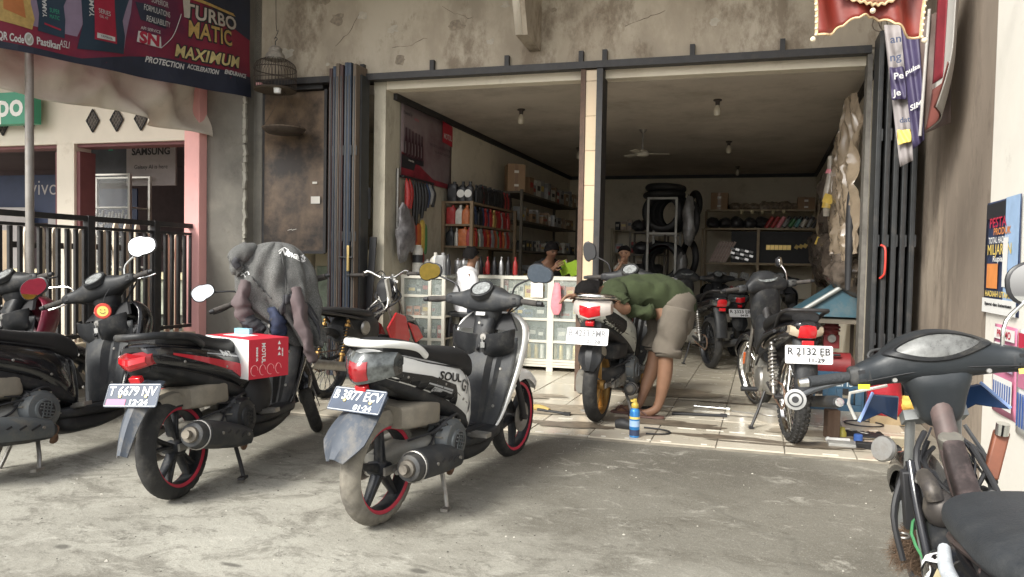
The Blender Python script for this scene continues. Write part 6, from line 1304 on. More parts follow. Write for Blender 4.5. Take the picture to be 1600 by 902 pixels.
# ------------------------------------------------------------------ tyre rack
tr_ = thing('tyre_rack', 'tall pale steel frame holding black motorcycle tyres', 'tyre rack', W(-1.41, 10.9))
FRM = mat('pale_steel_frame', (.34, .335, .31), .55, var=.15, dirt=.3, dcol=(.2, .15, .1))
o = tr_.location
for u in (-1.61, -1.21):
    for v in (10.9, 11.5):
        b = B(); sbox(b, u-.016, u+.016, v-.016, v+.016, 0, 2.12); b.v = [p-o for p in b.v]; b.obj('post', FRM, tr_)
for z in (.88, 1.61, 2.12):
    for v in (10.9, 11.5):
        b = B(); sbox(b, -1.594, -1.226, v-.014, v+.014, z-.03, z); b.v = [p-o for p in b.v]; b.obj('cross_bar', FRM, tr_)
def tyre(label, c, ax, R_=.30, w=.10, tag_=None, group=None):
    b = B(); rr = R_-w*.7; prof = []
    for k in range(15):
        a = -2.3+4.6*k/14; prof.append((R_-w*.6+.6*w*math.cos(a), .5*w*math.sin(a)))
    b.lathe(prof, (0, 0, 0), ax, 40, caps=False); o = b.obj('tyre', mat('new_tyre', (.012, .012, .013), .6, var=.3, bump=.2, bsc=40)); o.location = c; tag(o, label, 'tyre', group)
    m_ = o.modifiers.new('solid', 'SOLIDIFY'); m_.thickness = .008
    return o
tyre('topmost black tyre lying flat on the tyre rack', W(-1.40, 11.15, 2.27), (.04, .02, 1), .30, .11); tyre('black tyre lying flat under the topmost one on the tyre rack', W(-1.42, 11.15, 2.172), (-.03, 0, 1), .31, .10)
for i, (x, y, z) in enumerate(((-1.42, 10.98, 1.915), (-1.41, 11.11, 1.915), (-1.36, 11.24, 1.915), (-1.30, 11.38, 1.915))): tyre('black tyre standing on the upper shelf of the tyre rack', W(x, y, z), (.08+.1*i, 1, 0), .30, .10, group='tyres on the upper shelf of the rack')
for i, (x, y, z) in enumerate(((-1.40, 10.98, 1.185), (-1.42, 11.12, 1.185), (-1.36, 11.26, 1.185))):
    q = tyre('black tyre with a red arc label standing low in the tyre rack' if i == 0 else 'black tyre standing behind the red labelled one in the tyre rack', W(x, y, z), (.05, 1, 0), .30, .10, group=None if i == 0 else 'tyres on the lower shelf of the rack')
    if i == 0:
        b = B(); b.rings([[(rr_*math.cos(a), -.054+.0*rr_, rr_*math.sin(a)) for rr_, yy in ((.215, 0), (.25, 0), (.25, .004), (.215, .004))] for a in [R(30+i*8) for i in range(16)]]); b.obj('arc_label', mat('arc_red', (.5, .06, .08), .5), q)
for i, (x, y, z, rr_) in enumerate(((-1.03, 11.05, 1.8, .29), (-1.05, 11.25, 1.25, .29), (-1.0, 11.4, 2.05, .22))): tyre(['black tyre hanging wrapped beside the tyre rack, upper', 'black tyre hanging beside the tyre rack, lower', 'small black tyre hung at the top right corner of the tyre rack'][i], W(x, y, z), (.9, .5, 0), rr_, .09)
FILMB = mat('grey_film_bag', (.16, .155, .15), .25, var=.4, sc=9, alpha=.85, bump=.4, bsc=14)
for i, (x, y, z, rx, rz_) in enumerate(((-1.02, 10.86, 1.75, .10, .36), (-1.12, 10.84, 1.1, .07, .25))):
    b = B(); b.sph((0, 0, 0), (rx, .05, rz_), 18, 14, lambda p: p*(1+.35*fbm(p*7+V((i*5, 0, 0)), 4))); o = b.obj('plastic_bag', FILMB, ang=35); o.location = W(x, y, z); tag(o, ['long grey plastic bag hanging on the right side of the tyre rack', 'small grey plastic bag hanging low on the tyre rack'][i], 'plastic bag')
# ------------------------------------------------------------------ spare parts rack at the back right
pr = thing('parts_rack', 'brown steel rack of packaged spare parts along the back wall', 'shelf rack', W(-.1, 12.25)); o = pr.location
TANM = mat('tan_rack_steel', (.34, .265, .17), .6, var=.15, dirt=.25, dcol=(.15, .11, .08))
def pbar(name, *q):
    b = B(); sbox(b, *q); b.v = [p-o for p in b.v]; return b.obj(name, TANM, pr)
for u in (-.94, -.09, .77):
    for v in (12.25, 12.95): pbar('post', u-.02, u+.02, v-.02, v+.02, 0, 1.74 if v < 12.5 else 2.07)
for z in (.63, 1.2, 1.75):
    pbar('front_rail', -.918, .748, 12.235, 12.26, z-.03, z); pbar('shelf', -.918, .748, 12.262, 12.93, z-.02, z-.006)
pbar('front_rail', -.918, .748, 12.6, 12.63, 2.04, 2.07); pbar('shelf', -.918, .748, 12.632, 12.93, 2.05, 2.062)
cardboard(W(-.72, 12.78, 2.07), (.27, .25, .28), 'brown cardboard box on the top left of the parts rack'); cardboard(W(.62, 12.8, 2.07), (.26, .22, .2), 'low brown cardboard box on the top right of the parts rack')
CLB = mat('clear_brown_bag', (.24, .19, .14), .25, var=.5, sc=18, bump=.5, bsc=26)
for i in range(7):
    b = B(); rr_ = r7.uniform(.08, .12); b.sph((0, 0, 0), (rr_*1.25, .1, rr_*.75), 16, 10, lambda p: V((p.x, p.y, max(p.z, -.05)))*(1+.35*fbm(p*11+V((i*3, 0, 0)), 4))); q = b.obj('parts_bag', CLB, ang=30); q.location = W(-.46+i*.15, 12.78, 2.125); tag(q, 'small clear bag of parts along the top of the back rack', 'bag', 'clear bags along the top of the back rack')
for i in range(5):
    b = B(); rr_ = r7.uniform(.10, .15); b.sph((0, 0, 0), (rr_, .12, rr_*.9), 16, 10, lambda p: V((p.x, p.y, max(p.z, -.08)))*(1+.25*fbm(p*8+V((i*3, 0, 0)), 4))); q = b.obj('parts_bag', LUMP, ang=30); q.location = W(-.80+i*.19, 12.5, 1.84); tag(q, 'round dark bag on the second shelf of the back rack', 'bag', 'dark bags on the second shelf of the back rack')
    b = B(); b.box((0, 0, 0), (.05, .004, .07), (.2, 0, .1)); q = b.obj('price_card', mat('card_yellow', (.55, .48, .30), .7)); q.location = W(-.36+i*.16, 12.59, 2.03); tag(q, 'small yellow price card hanging from the top rail of the back rack', 'price card', 'price cards on the back rack')
for i, (c, c2) in enumerate((('red', 'white'), ('red', 'red'), ('pink', 'white'), ('grey', 'green'), ('green', 'white'), ('teal', 'white'), ('white', 'red'), ('grey', 'yellow'), ('black', 'white'))):
    b = B(); b.cyl((0, 0, 0), (.10, -.02, .17), .033, n=12); b.k = 1; b.cyl((.012, -.003, .02), (.075, -.016, .13), .034, n=12); q = b.obj('parts_tube', [PAL['black'] if i > 2 else PAL[c], PAL[c]]); q.location = W(.02+i*.085, 12.32, 1.76); tag(q, '%s and %s banded tube leaning on the second shelf, number %s from the left' % (c, c2, ('one', 'two', 'three', 'four', 'five', 'six', 'seven', 'eight', 'nine')[i]) if 0 else '%s banded dark tube leaning on the second shelf above the gold boxes' % c, 'tube', 'banded tubes of the back rack, '+c)
PALE = mat('chain_pack', (.40, .27, .22), .4, var=.35, sc=30)
for i in range(6):
    b = B(); b.box((0, 0, .16), (.035, .02, .36), (0, .45, 0)); q = b.obj('chain_pack', PALE); q.location = W(-.74+i*.045, 12.30, 1.21); tag(q, 'long pinkish chain pack leaning on the middle shelf of the back rack', 'pack', 'pinkish chain packs on the back rack')
for i in range(14):
    b = B(); b.box((0, 0, 0), (.06, .03, .035), (0, .3, 0)); q = b.obj('link_pack', PAL['silver'] if i % 2 else PAL['grey']); q.location = W(-.47+(i % 5)*.07, 12.30, 1.42-.065*(i//5)-.012*(i % 5)); tag(q, 'small silver link pack hanging on the back rack', 'pack', 'silver link packs on the back rack')
b = B(); sbox(b, -.5, .72, 12.34, 12.36, 1.205, 1.70); tag(b.obj('dark_backing', BLK), 'black backing sheet behind the hanging packs on the back rack', 'sheet')
for i in range(9):
    b = B(); b.box((0, 0, 0), (.055, .04, .075 if i < 6 else .06), (0, 0 if i < 6 else .5, 0)); q = b.obj('gold_box', PAL['gold'] if i < 6 else PAL['yellow']); q.location = W(.06+i*.062+(.05 if i > 5 else 0), 12.31, 1.45+(.01*(i-5) if i > 5 else 0)); tag(q, 'small gold box in the row on the back rack', 'box', 'gold boxes on the back rack')
for i in range(12):
    b = B(); b.box((0, 0, 0), (.05, .08, .20), (0, .6, 0)); c = 'red' if i < 5 else 'grey' if i < 9 else 'gold'; q = b.obj('parts_pack', PAL[c]); q.location = W(-.82+i*.075, 12.34, .74); tag(q, '%s pack leaning on the lowest shelf of the back rack' % c, 'pack', c+' packs on the lowest shelf of the back rack')
for i in range(5):
    b = B(); b.box((0, 0, 0), (.12, .06, .12), (0, .1*i, .2)); q = b.obj('clear_pack', SPK); q.location = W(-.8+i*.17, 12.4, .98); tag(q, 'grey clear pack hanging above the lowest shelf of the back rack', 'pack', 'grey clear packs on the back rack')
# ------------------------------------------------------------------ plastic bags and junk on the right wall
FILM = mat('brown_film', (.30, .235, .165), .2, var=.3, sc=5, alpha=.8, bump=.35, bsc=10, spec=.9, coat=.5, var2=((.20, .155, .11), 2.5, .45, .65))
FILM2 = mat('dark_film', (.085, .068, .055), .18, var=.6, sc=9, bump=.9, bsc=9, spec=.8)
for i, (y, z, ry, rz_, mm, lab) in enumerate(((7.15, 1.95, .42, .62, FILM, 'long pale brown plastic sheet hanging nearest on the right wall'), (7.95, 1.80, .62, .62, FILM, 'brown plastic wrap hanging below the sloping cornice'), (8.8, 1.8, .42, .42, FILM2, 'dark crumpled plastic bundle on the right wall'), (9.4, 1.65, 1.0, .52, FILM, 'far plastic bundle hanging near the back rack'),
        (7.5, 1.35, .55, .34, FILM, 'crumpled clear brown plastic bag at the middle of the right wall'), (8.7, 1.25, .42, .28, FILM2, 'dark brown plastic heap low on the right wall'), (7.3, 1.08, .40, .18, FILM2, 'lowest dark plastic heap above the blue hood'), (10.4, 1.25, .45, .35, FILM2, 'dark plastic heap hanging farthest down the right wall'))):
    b = B()
    if mm is FILM:
        def fs_(a_, c_):
            y, z = (a_-.5)*ry*2.1*(.55+.45*math.sin(min(1, c_*1.4+.1)*pi/2)), (.5-c_)*rz_*2.2; q = V((i*4.1, y*4.2, z*1.1))
            rid = 1-abs(fbm(q*1.3, 3))*2.2; rd2 = 1-abs(fbm(q*3.6+V((7, 0, 0)), 3))*2
            return V((-.0-.06*math.sin(a_*pi)-.075*rid*math.sin(pi*min(1, c_+.08))-.018*rd2-.010*math.sin(a_*34+c_*6+rid*3), y+.05*fbm(q*2, 2), z+.05*fbm(V((a_*5, i, 2)), 3)*c_))
        b.grid(fs_, 90, 70)
    else: b.sph((0, 0, 0), (.13, ry, rz_), 30, 24, lambda p: V((min(p.x, .06), p.y, p.z))+V((-.09, .10, .06))*fbm(V((p.x*6, p.y*5+i*7, p.z*3.5)), 5)+V((-.05*abs(math.sin(p.y*16+p.z*5)), 0, 0)))
    q = b.obj('plastic_bundle', mm, ang=60 if mm is FILM else 40); q.location = (.735, y, z); tag(q, lab, 'plastic sheet')
b = B(); b.tube([(0, 0, .3), (.01, 0, .1), (-.01, .0, -.1), (-.02, -.0, -.3)], [.025, .04, .05, .03], 14, 3); q = b.obj('clear_tube', mat('clear_tube', (.5, .45, .38), .15, var=.3, alpha=.8)); q.location = (.60, 8.0, 1.95); tag(q, 'clear hanging tube with red and yellow bands on the right wall', 'tube')
b = B(); b.cyl((.012, 0, .16), (.0, 0, .12), .046); b.obj('red_band', PAL['pink'], q); b = B(); b.cyl((-.0, 0, -.14), (-.012, 0, -.22), .056); b.obj('yellow_band', PAL['yellow'], q)
for i, (y, z) in enumerate(((7.7, 1.80), (8.6, 1.42))):
    b = B(); b.box((0, 0, 0), (.09, .008, .085), (.2, .3, .2)); q = b.obj('yellow_tag', PAL['yellow']); q.location = (.57, y, z); tag(q, ['upper yellow tag on the hanging plastic', 'lower yellow tag on the hanging plastic'][i], 'tag')
b = B(); b.loft('z', [(.95, .0, 0, .02, .02), (1.3, 0, 0, .03, .035), (1.7, 0, 0, .03, .04), (1.82, 0, 0, .012, .015)], 2.6, 14, 4, fn=lambda p: p+V((.0, .02*fbm(p*8, 3), 0))); q = b.obj('black_coat', BLK); q.location = (.68, 6.82, 0); tag(q, 'long black cloth hanging beside the folded grey doors', 'cloth')
# blue sloping hood with bench and red compressor
hd_ = thing('blue_hood', 'blue sheet metal hood sloping down along the right wall', 'hood', (.58, 7.2, .72))
b = B(); b.poly([(-.25, .9, -.10), (.18, -.35, .42), (.18, -.35, -.02), (.14, -.3, -.08)], (.0, .5, .0)) if False else b.add([(-.30, -.1, -.02), (.22, -.1, .34), (.22, .5, .38), (-.30, .5, .02), (.22, -.1, -.02), (.22, .5, 0)], [(0, 1, 2, 3), (0, 4, 1), (3, 2, 5), (0, 3, 5, 4), (1, 4, 5, 2)])
b.obj('hood_sheet', mat('hood_blue', (.03, .078, .105), .5, var=.2, sc=4, dirt=.3, dcol=(.15, .14, .12)), hd_, ang=0)
b = B(); b.cyl((-.32, -.12, -.03), (.24, -.12, .36), .022); b.obj('hood_pipe', mat('grey_pipe', (.25, .26, .25), .5, .3, dirt=.3), hd_)
wb = thing('work_bench', 'dark steel bench under the blue hood', 'bench', (.56, 7.2, 0))
b = B(); b.box((0, 0, .665), (.5, .5, .03)); b.obj('bench_top', IRON, wb)
for x in (-.23, .23):
    for y in (-.23, .23): b = B(); b.box((x, y, .325), (.03, .03, .65)); b.obj('leg', IRON, wb)
cp = thing('air_compressor', 'small red compressor standing under the bench on the right', 'compressor', (.62, 7.25, 0)); RC = mat('compressor_red', (.20, .02, .023), .45, var=.2, dirt=.35, dcol=(.08, .05, .04), dsc=6)
b = B(); b.tube([(-.2, 0, .25), (-.16, 0, .25), (.14, 0, .25), (.18, 0, .25)], [.06, .12, .12, .06], 20); b.obj('tank', RC, cp)
b = B(); b.box((-.02, 0, .47), (.13, .12, .12)); b.cyl((-.02, 0, .52), (-.02, 0, .63), .06); b.box((-.02, 0, .60), (.14, .13, .02)); b.box((-.02, 0, .57), (.14, .13, .012)); b.obj('pump_head', RC, cp, bev=.004)
b = B(); b.lathe([(0, .02), (.035, .02), (.038, 0)], (-.02, -.062, .50), (0, -1, 0), 16); b.obj('gauge', STEEL, cp)
b = B(); b.tube([(-.12, -.05, .48), (-.16, -.1, .42), (-.1, -.13, .36), (.05, -.12, .36)], .012, 8, 4); b.obj('hose', BLK, cp)
for x in (-.12, .12): b = B(); b.cyl((x, -.11, .06), (x, .11, .06), .06); b.obj('foot_wheel', BLK, cp)
cr_ = thing('crate', 'blue plastic crate with upside down lettering on the floor', 'crate', (.56, 6.50, 0), FA); BLC = mat('crate_blue', (.03, .082, .14), .5, var=.12, dirt=.3, dcol=(.12, .11, .10))
b = B(); W_, D_, H_ = .40, .30, .27
for x in (-W_/2, W_/2): b.box((x, 0, H_/2), (.02, D_, H_))
for y in (-D_/2, D_/2): b.box((0, y, H_-.045), (W_-.021, .02, .09)); b.box((0, y, .025), (W_-.021, .02, .05))
for y in (-D_/2, D_/2):
    for x in (-.17, -.03, .03, .17): b.box((x, y, .115), (.045, .018, .125))
b.box((0, 0, .01), (W_-.021, D_-.021, .015)); b.obj('crate_body', BLC, cr_, ang=0)
b = B(); write(b, 'SUZUKI', .075, (-.0, -D_/2-.012, H_-.045), (-1, 0, 0), (0, 0, -1), bold=.001); b.obj('lettering', mat('crate_print', (.45, .5, .52), .6), cr_, ang=0)
gc = thing('red_sack', 'shiny red sack with a yellow cloth at the foot of the right doors', 'sack', (.90, 6.02, 0))
b = B(); b.box((0, 0, .03), (.26, .2, .06)); b.obj('wooden_base', mat('base_wood', (.32, .24, .14), .8, var=.2), gc)
b = B(); b.loft('z', [(.061, -.02, 0, .11, .10), (.10, -.02, 0, .125, .11), (.25, -.03, 0, .115, .10), (.36, -.04, 0, .09, .08), (.40, -.04, 0, .05, .05)], 2.4, 26, 4, fn=lambda p: p+V((.02, .02, .0))*fbm(p*14, 3)); b.obj('sack_body', mat('shiny_red', (.36, .022, .034), .25, var=.15, sc=8, coat=.3, bump=.3), gc)
b = B(); b.sph((.13, -.02, .14), (.08, .07, .075), 16, 10, lambda p: p+V((.03, .02, .02))*fbm(p*18, 4)); b.obj('yellow_cloth', mat('yellow_cloth', (.60, .38, .08), .8, var=.35, sc=20), gc)
b = B(); b.tube([(-.03+.09*math.cos(a), .02*math.sin(a), .48+.05*math.sin(a)) for a in [i*.35 for i in range(36)]], .012, 8); tag(b.obj('hose_coil', DGREY, loc=(.88, 6.06, 0)), 'grey hose coil lying on top of the red sack', 'hose')
# ------------------------------------------------------------------ ceiling fan and bulbs
cf = thing('ceiling_fan', 'small pale ceiling fan with three blades', 'ceiling fan', (-1.42, 8.95, 2.76))
b = B(); b.cyl((0, 0, 0), (0, 0, -.25), .012, n=8); b.lathe([(.0, 0), (.05, 0), (.02, -.04)], n=14); b.obj('rod', STEEL, cf)
b = B(); b.lathe([(0, -.24), (.05, -.245), (.075, -.275), (.07, -.31), (.03, -.325), (0, -.326)], n=20); b.obj('motor', mat('fan_cream', (.48, .45, .38), .5, dirt=.3), cf)
for a in (.3, 2.4, 4.5):
    b = B(Matrix.Rotation(a, 4, 'Z')); b.box((.19, 0, -.285), (.25, .075, .006), (.2, 0, 0)); b.obj('blade', mat('fan_cream', (1, 1, 1)), cf, bev=.002)
def bulb(p, label, sc=1.):
    t = thing('light_bulb', label, 'light bulb', p, 0, None, sc)
    b = B(); b.lathe([(.0, 0), (.04, 0), (.042, -.012), (.022, -.02), (.02, -.055), (0, -.056)], n=16); b.obj('socket', mat('bulb_socket', (.05, .04, .035), .5), t)
    b = B(); b.lathe([(.014, -.055), (.020, -.065), (.034, -.095), (.035, -.125), (.028, -.155), (0, -.165)], n=16); b.obj('bulb_glass', mat('bulb_glass', (.55, .50, .40), .2, var=.15), t)
bulb((-2.48, 7.47, 2.758), 'unlit bulb on the ceiling left of the column'); bulb((-.47, 7.5, 2.758), 'unlit bulb on the ceiling nearest on the right', 1); bulb((-.47, 10.0, 2.758), 'unlit bulb in the middle of the right ceiling'); bulb((-.44, 12.5, 2.758), 'unlit bulb at the back of the ceiling', .9); bulb((-2.49, 10.1, 2.758), 'unlit bulb half hidden beside the column top')
# ------------------------------------------------------------------ oil poster and hanging goods on the left wall
ws = thing('wall_poster', 'oil poster with six dark bottles on the left inside wall', 'poster', (-3.463, 6.62, 1.96))
EYv, EZv = V((0, 1, 0)), V((0, 0, 1)); WN = V((1, 0, 0))
def wp(pts, m, lift, name='print', par=ws):
    b = B(); b.add([EYv*p[0]+EZv*p[1]+WN*lift for p in pts], [tuple(range(len(pts)))]); return b.obj(name, m, par, ang=0)
b = B(); b.grid(lambda a, c: EYv*(1.26*a)+EZv*(.74*c)+WN*(.006+.006*math.sin(a*7+c*3)*fbm((a*3, c*2, 0), 2)), 16, 8); b.obj('sheet', mat('poster_mauve', (.20, .155, .16), .55, var=.08, sc=3, var2=((.13, .07, .08), 1.6, .5, .7)), ws, solid=.002)
wp([(0, 0), (1.26, 0), (1.26, .05), (.75, .06), (.3, .20), (0, .26)], mat('poster_red', (.20, .018, .03), .5, var=.35, sc=7), .016); wp([(0, .10), (.28, .10), (.32, .18), (0, .24)], mat('poster_dark2', (.02, .02, .025), .5), .018)
wp([(.03, .17), (.50, .17), (.50, .235), (.03, .235)], mat('poster_dark2', (1, 1, 1)), .020)
for i in range(6):
    x = .09+i*.072; h = .29-.006*i; s_ = .030
    wp([(x-s_, .22), (x+s_, .22), (x+s_, .22+h*.55), (x+s_*.45, .22+h*.75), (x+s_*.45, .22+h), (x-s_*.45, .22+h), (x-s_*.45, .22+h*.75), (x-s_, .22+h*.55)], mat('poster_bottle', (.045, .012, .02), .4, var=.3), .022+.0004*i)
    wp([(x-s_*.75, .25), (x-s_*.35, .25), (x-s_*.35, .37), (x-s_*.75, .37)], mat('poster_label', (.3, .26, .26), .6), .025)
wp([(.98, .51), (1.26, .49), (1.26, .72), (.98, .74)], mat('poster_red_logo', (.42, .02, .04), .5), .017)
def wtxt(t, size, y, z, m, lift, fit, bold=0, par=ws):
    vs, fs = text_geo(t, size, bold, 1, 0, 'CENTER', 1); x0 = min(v.x for v in vs); x1 = max(v.x for v in vs); q = fit/(x1-x0)
    b = B(); b.add([EYv*(y+(v.x-(x0+x1)/2)*q)+EZv*(z+v.y)+WN*lift for v in vs], fs); return b.obj('lettering', m, par, ang=0)
wtxt('MOTUL', .085, 1.12, .58, mat('poster_pale', (.55, .5, .5), .6), .020, .22, .002); wtxt('Powered by', .05, .13, .655, PBLK, .018, .19, .001); wtxt('MOTUL', .035, .33, .625, PRED, .018, .1)
wtxt('THE BEST LUBRICANT FOR', .04, .92, .43, PBLK, .018, .55); wtxt('YOUR MOTORCYCLE', .036, .98, .37, PBLK, .018, .42); wtxt('4-stroke', .03, .2, .19, STK, .024, .12)
hr = thing('hanging_rail', 'dark rail with hanging spares on the left wall under the poster', 'rail', (-3.42, 6.6, 1.97))
b = B(); b.cyl((0, 0, 0), (0, .72, 0), .012); b.cyl((0, .02, 0), (-.045, .02, 0), .01, n=8); b.cyl((0, .7, 0), (-.045, .7, 0), .01, n=8); b.obj('bar', BLK, hr)
hang = [(.06, .34, 'red', .035), (.13, .30, 'red', .03), (.20, .48, 'black', .02), (.27, .46, 'black', .022), (.33, .34, 'black', .03), (.40, .38, 'black', .03), (.47, .30, 'black', .035), (.53, .26, 'navy', .03), (.60, .22, 'grey', .035), (.67, .24, 'black', .03)]
for i, (y, L_, c, r_) in enumerate(hang):
    b = B(); b.tube([(0, 0, 0), (.01, .0, -.06), (.015, .01, -L_*.5), (.01, 0, -L_)], [.004, r_*.7, r_, r_*.6], 10, 3); q = b.obj('hanging_spare', PAL[c]); q.location = (-3.41, 6.6+y, 1.955); tag(q, '%s spare part hanging from the rail under the poster' % c, 'spare part', '%s spares on the rail under the poster' % c)
b = B(); wtf = [EYv*y+EZv*z for y, z in ((0, 0), (.05, 0), (.05, .03), (.0, .03))]
for i, (y, z, h, c, w_) in enumerate(((.10, 1.42, .22, 'red', .06), (.24, 1.30, .22, 'red', .07), (.34, 1.26, .26, 'orange', .06), (.44, 1.22, .34, 'yellow', .05), (.50, 1.20, .32, 'green', .045), (.38, 1.10, .14, 'red', .10))):
    b = B(); b.loft('z', [(0, 0, 0, .012, w_*.5), (h*.15, 0, 0, .02, w_), (h*.85, 0, 0, .02, w_), (h, 0, 0, .01, w_*.4)], 3, 12, 2); q = b.obj('cable_pack', PAL[c]); q.location = (-3.42, 6.62+y, z); tag(q, '%s packet hanging on the left wall, %s' % (c, ('highest', 'beside the hose bag', 'next to the yellow one', 'tallest', 'rightmost', 'lowest')[i]), 'packet')
b = B(); b.sph((0, 0, 0), (.06, .16, .26), 20, 16, lambda p: p*(1+.4*fbm(p*7, 4))); q = b.obj('hose_bag', mat('grey_clear_bag', (.13, .125, .13), .3, var=.5, sc=14, bump=.5, bsc=16), ang=35); q.location = (-3.37, 6.58, 1.42); tag(q, 'crumpled grey plastic bag of hoses on the left wall', 'bag')
b = B(); b.cyl((0, 0, 0), (0, 0, .62), .016); q = b.obj('wall_pipe', STEEL); q.location = (-3.45, 6.555, 1.42); tag(q, 'thin grey pipe fixed upright at the left wall end', 'pipe')
b = B(); b.lathe([(0, 0), (.055, 0), (.055, .26), (.04, .28), (.04, .30), (0, .30)], n=18); b.k = 1; b.lathe([(.0555, .12), (.0555, .20)], n=18, caps=False); q = b.obj('foam_can', [PAL['white'], PAL['black']]); q.location = W(-3.34, 6.98, .991); tag(q, 'tall white can with black print standing on the short counter', 'can')
b = B(); b.tube([(0, 0, 0), (.0, .005, -.3)], .018, 8); q = b.obj('black_tube', BLK); q.location = (-3.60, 6.26, 1.82); tag(q, 'black tube hanging on the end of the left wall', 'tube')
b = B(); b.box((0, 0, 0), (.07, .012, .8), (0, .06, 0)); q = b.obj('loose_batten', BLK); q.location = (-3.56, 6.24, .95); tag(q, 'black slat leaning against the left wall end', 'slat')
# showcase seen under the dark sheet
sc_ = thing('side_showcase', 'pale tiled counter with green glass display under the dark sheet', 'display case', W(-4.3, 7.4)); o = sc_.location
def sb2(name, m, *q):
    b = B(); sbox(b, *q); b.v = [p-o for p in b.v]; return b.obj(name, m, sc_)
sb2('cabinet', mat('pale_green_display', (.30, .36, .30), .2, var=.4, sc=8), -4.78, -3.62, 7.42, 7.9, 0, 1.05)
for i in range(4): sb2('tile', mat('cream_wall_tile', (.55, .50, .38), .3, var=.06), -4.78+i*.29, -4.496+i*.29, 7.40, 7.415, 1.055, 1.24)
for i in range(5): sb2('frame_bar', WALU, -4.78+i*.285, -4.765+i*.285, 7.40, 7.418, .1, 1.05)
# ------------------------------------------------------------------ dark plastic stool
st_ = thing('stool', 'dark grey plastic stool in front of the glass counter', 'stool', (-2.88, 7.0, 0)); st_.scale = (1, 1, 1.36); ST = mat('stool_plastic', (.03, .032, .035), .45, var=.1)
b = B(); b.loft('z', [(.42, 0, 0, .15, .15), (.445, 0, 0, .16, .16), (.455, 0, 0, .15, .15)], 6, 24, 2); b.obj('seat', ST, st_)
for sx in (-1, 1):
    for sy in (-1, 1): b = B(); b.tube([(sx*.12, sy*.12, .42), (sx*.165, sy*.165, 0)], [.022, .018], 8); b.obj('leg', ST, st_)
for a in range(4):
    b = B(Matrix.Rotation(a*pi/2, 4, 'Z')); b.box((.138, 0, .33), (.008, .23, .07), (0, .12, 0)); b.obj('apron', ST, st_)
# ------------------------------------------------------------------ jacket and carton on the black scooter
cx = thing('red_carton', 'red and white oil carton resting on the floor of the black scooter', 'carton', (-2.70, 3.38, .482), -.30)
RB = mat('carton_red', (.55, .025, .045), .5, var=.05); WB = mat('carton_white', (.80, .80, .78), .55, var=.03, dirt=.06)
b = B(); b.box((0, 0, .105), (.40, .25, .21)); b.f, b.m = b.f, [0, 0, 1, 0, 0, 0]; b.m = [0, 0, 1, 0, 0, 0]; bo = b.obj('carton_body', [RB, WB], cx, ang=0)
b = B(); b.box((-.06, .0, .2105), (.17, .10, .001), (0, 0, .1)); b.obj('white_patch', WB, bo)
pf_ = (.2008, 0, 0)
def ctx(t, size, y, z, fit=None, ex=(0, 1, 0), ey=(0, 0, 1), m=WB):
    b = B(); write(b, t, size, (.2012, y, z), ex, ey, bold=.0008); return b.obj('lettering', m, bo, ang=0)
ctx('MOTUL', .032, -.035, .135, ex=(0, 0, -1), ey=(0, 1, 0)); ctx('ENGINE OIL', .014, -.075, .13, ex=(0, 0, -1), ey=(0, 1, 0)); ctx('KEEP DRY', .010, .085, .13, ex=(0, 0, -1), ey=(0, 1, 0))
for i in range(3): b = B(); b.add([(.2012, .055+.0, .175-.03*i), (.2012, .075, .175-.03*i), (.2012, .065, .195-.03*i)], [(0, 1, 2)]); b.obj('arrow_print', WB, bo)
for i in range(4):
    b = B(); b.tube([(.2012, -.09+.05*i+(.022-.004*(i % 2))*math.cos(a), .045+.028*math.sin(a)) for a in [j*pi/7 for j in range(12)]], .0016, 4); b.obj('line_print', mat('carton_pink', (.75, .35, .35), .6), bo)
b = B(); b.box((-.0, 0, 0), (.10, .03, .03)); q = b.obj('blue_wrapper', mat('blue_wrapper', (.25, .5, .62), .3, bump=.3), loc=(-2.78, 3.45, .71)); tag(q, 'small pale blue wrapper on top of the red carton', 'wrapper')
b = B(); b.loft('z', [(0, 0, 0, .13, .11), (.1, 0, 0, .15, .12), (.2, 0, 0, .13, .1)], 3, 18, 3); q = b.obj('black_bag', BLK, loc=(-2.74, 3.40, .275)); tag(q, 'black bag under the red carton on the scooter floor', 'bag')
# jacket: grey melange shell with ribbed hem and mauve sleeves
JK = mat('grey_melange', (.125, .125, .120), .95, var=.65, sc=190, bump=.5, bsc=220, var2=((.085, .085, .083), 5, .45, .7)); RIB = mat('dark_rib', (.045, .045, .05), .95, var=.2, sc=60, bump=.3); MAU = mat('mauve_lining', (.105, .080, .082), .9, var=.12, sc=8, bump=.25, bsc=16)
jk = thing('jacket', 'grey hooded jacket draped over the handlebar of the black scooter', 'jacket', (-2.80, 3.76, .0)); jk.rotation_euler = (0, 0, .60)
def jp(px, py, d): return V(((px-430)/258, -d, 1.22-(py-378)/258))
def jf(a, c):
    rows = [(1.222, .0, .02, .02), (1.205, -.0, .09, .07), (1.15, -.005, .165, .13), (1.06, .005, .20, .165), (.95, .015, .225, .175), (.84, .035, .215, .17), (.72, .13, .145, .13), (.60, .20, .09, .09)]
    t = c*7; i = min(6, int(t)); z, cx, hw, dp = cr(rows[max(0, i-1)], rows[i], rows[i+1], rows[min(7, i+2)], t-i); th = 2*pi*a; cs, sn = math.cos(th), math.sin(th)
    k = min(1, c*1.5); f = k*(.016*math.sin(th*9+c*4+2*fbm((c*3, a*6, 1), 2))+.012*math.sin(th*5-c*7)+.020*fbm((cs*2.2, sn*2.2, z*5), 4))
    if sn < 0: f += k*(.030*(abs(math.sin(cs*6.5-z*5+.6*fbm((z*3, cs*2, 5), 3)))**.5-.7)+.014*math.sin(cs*13-z*22)*(1-c*.4))
    return V((cx+cs*(hw+f), sn*(dp+f), z+.015*k*fbm((cs*3, sn*3, z*4+3), 3)))
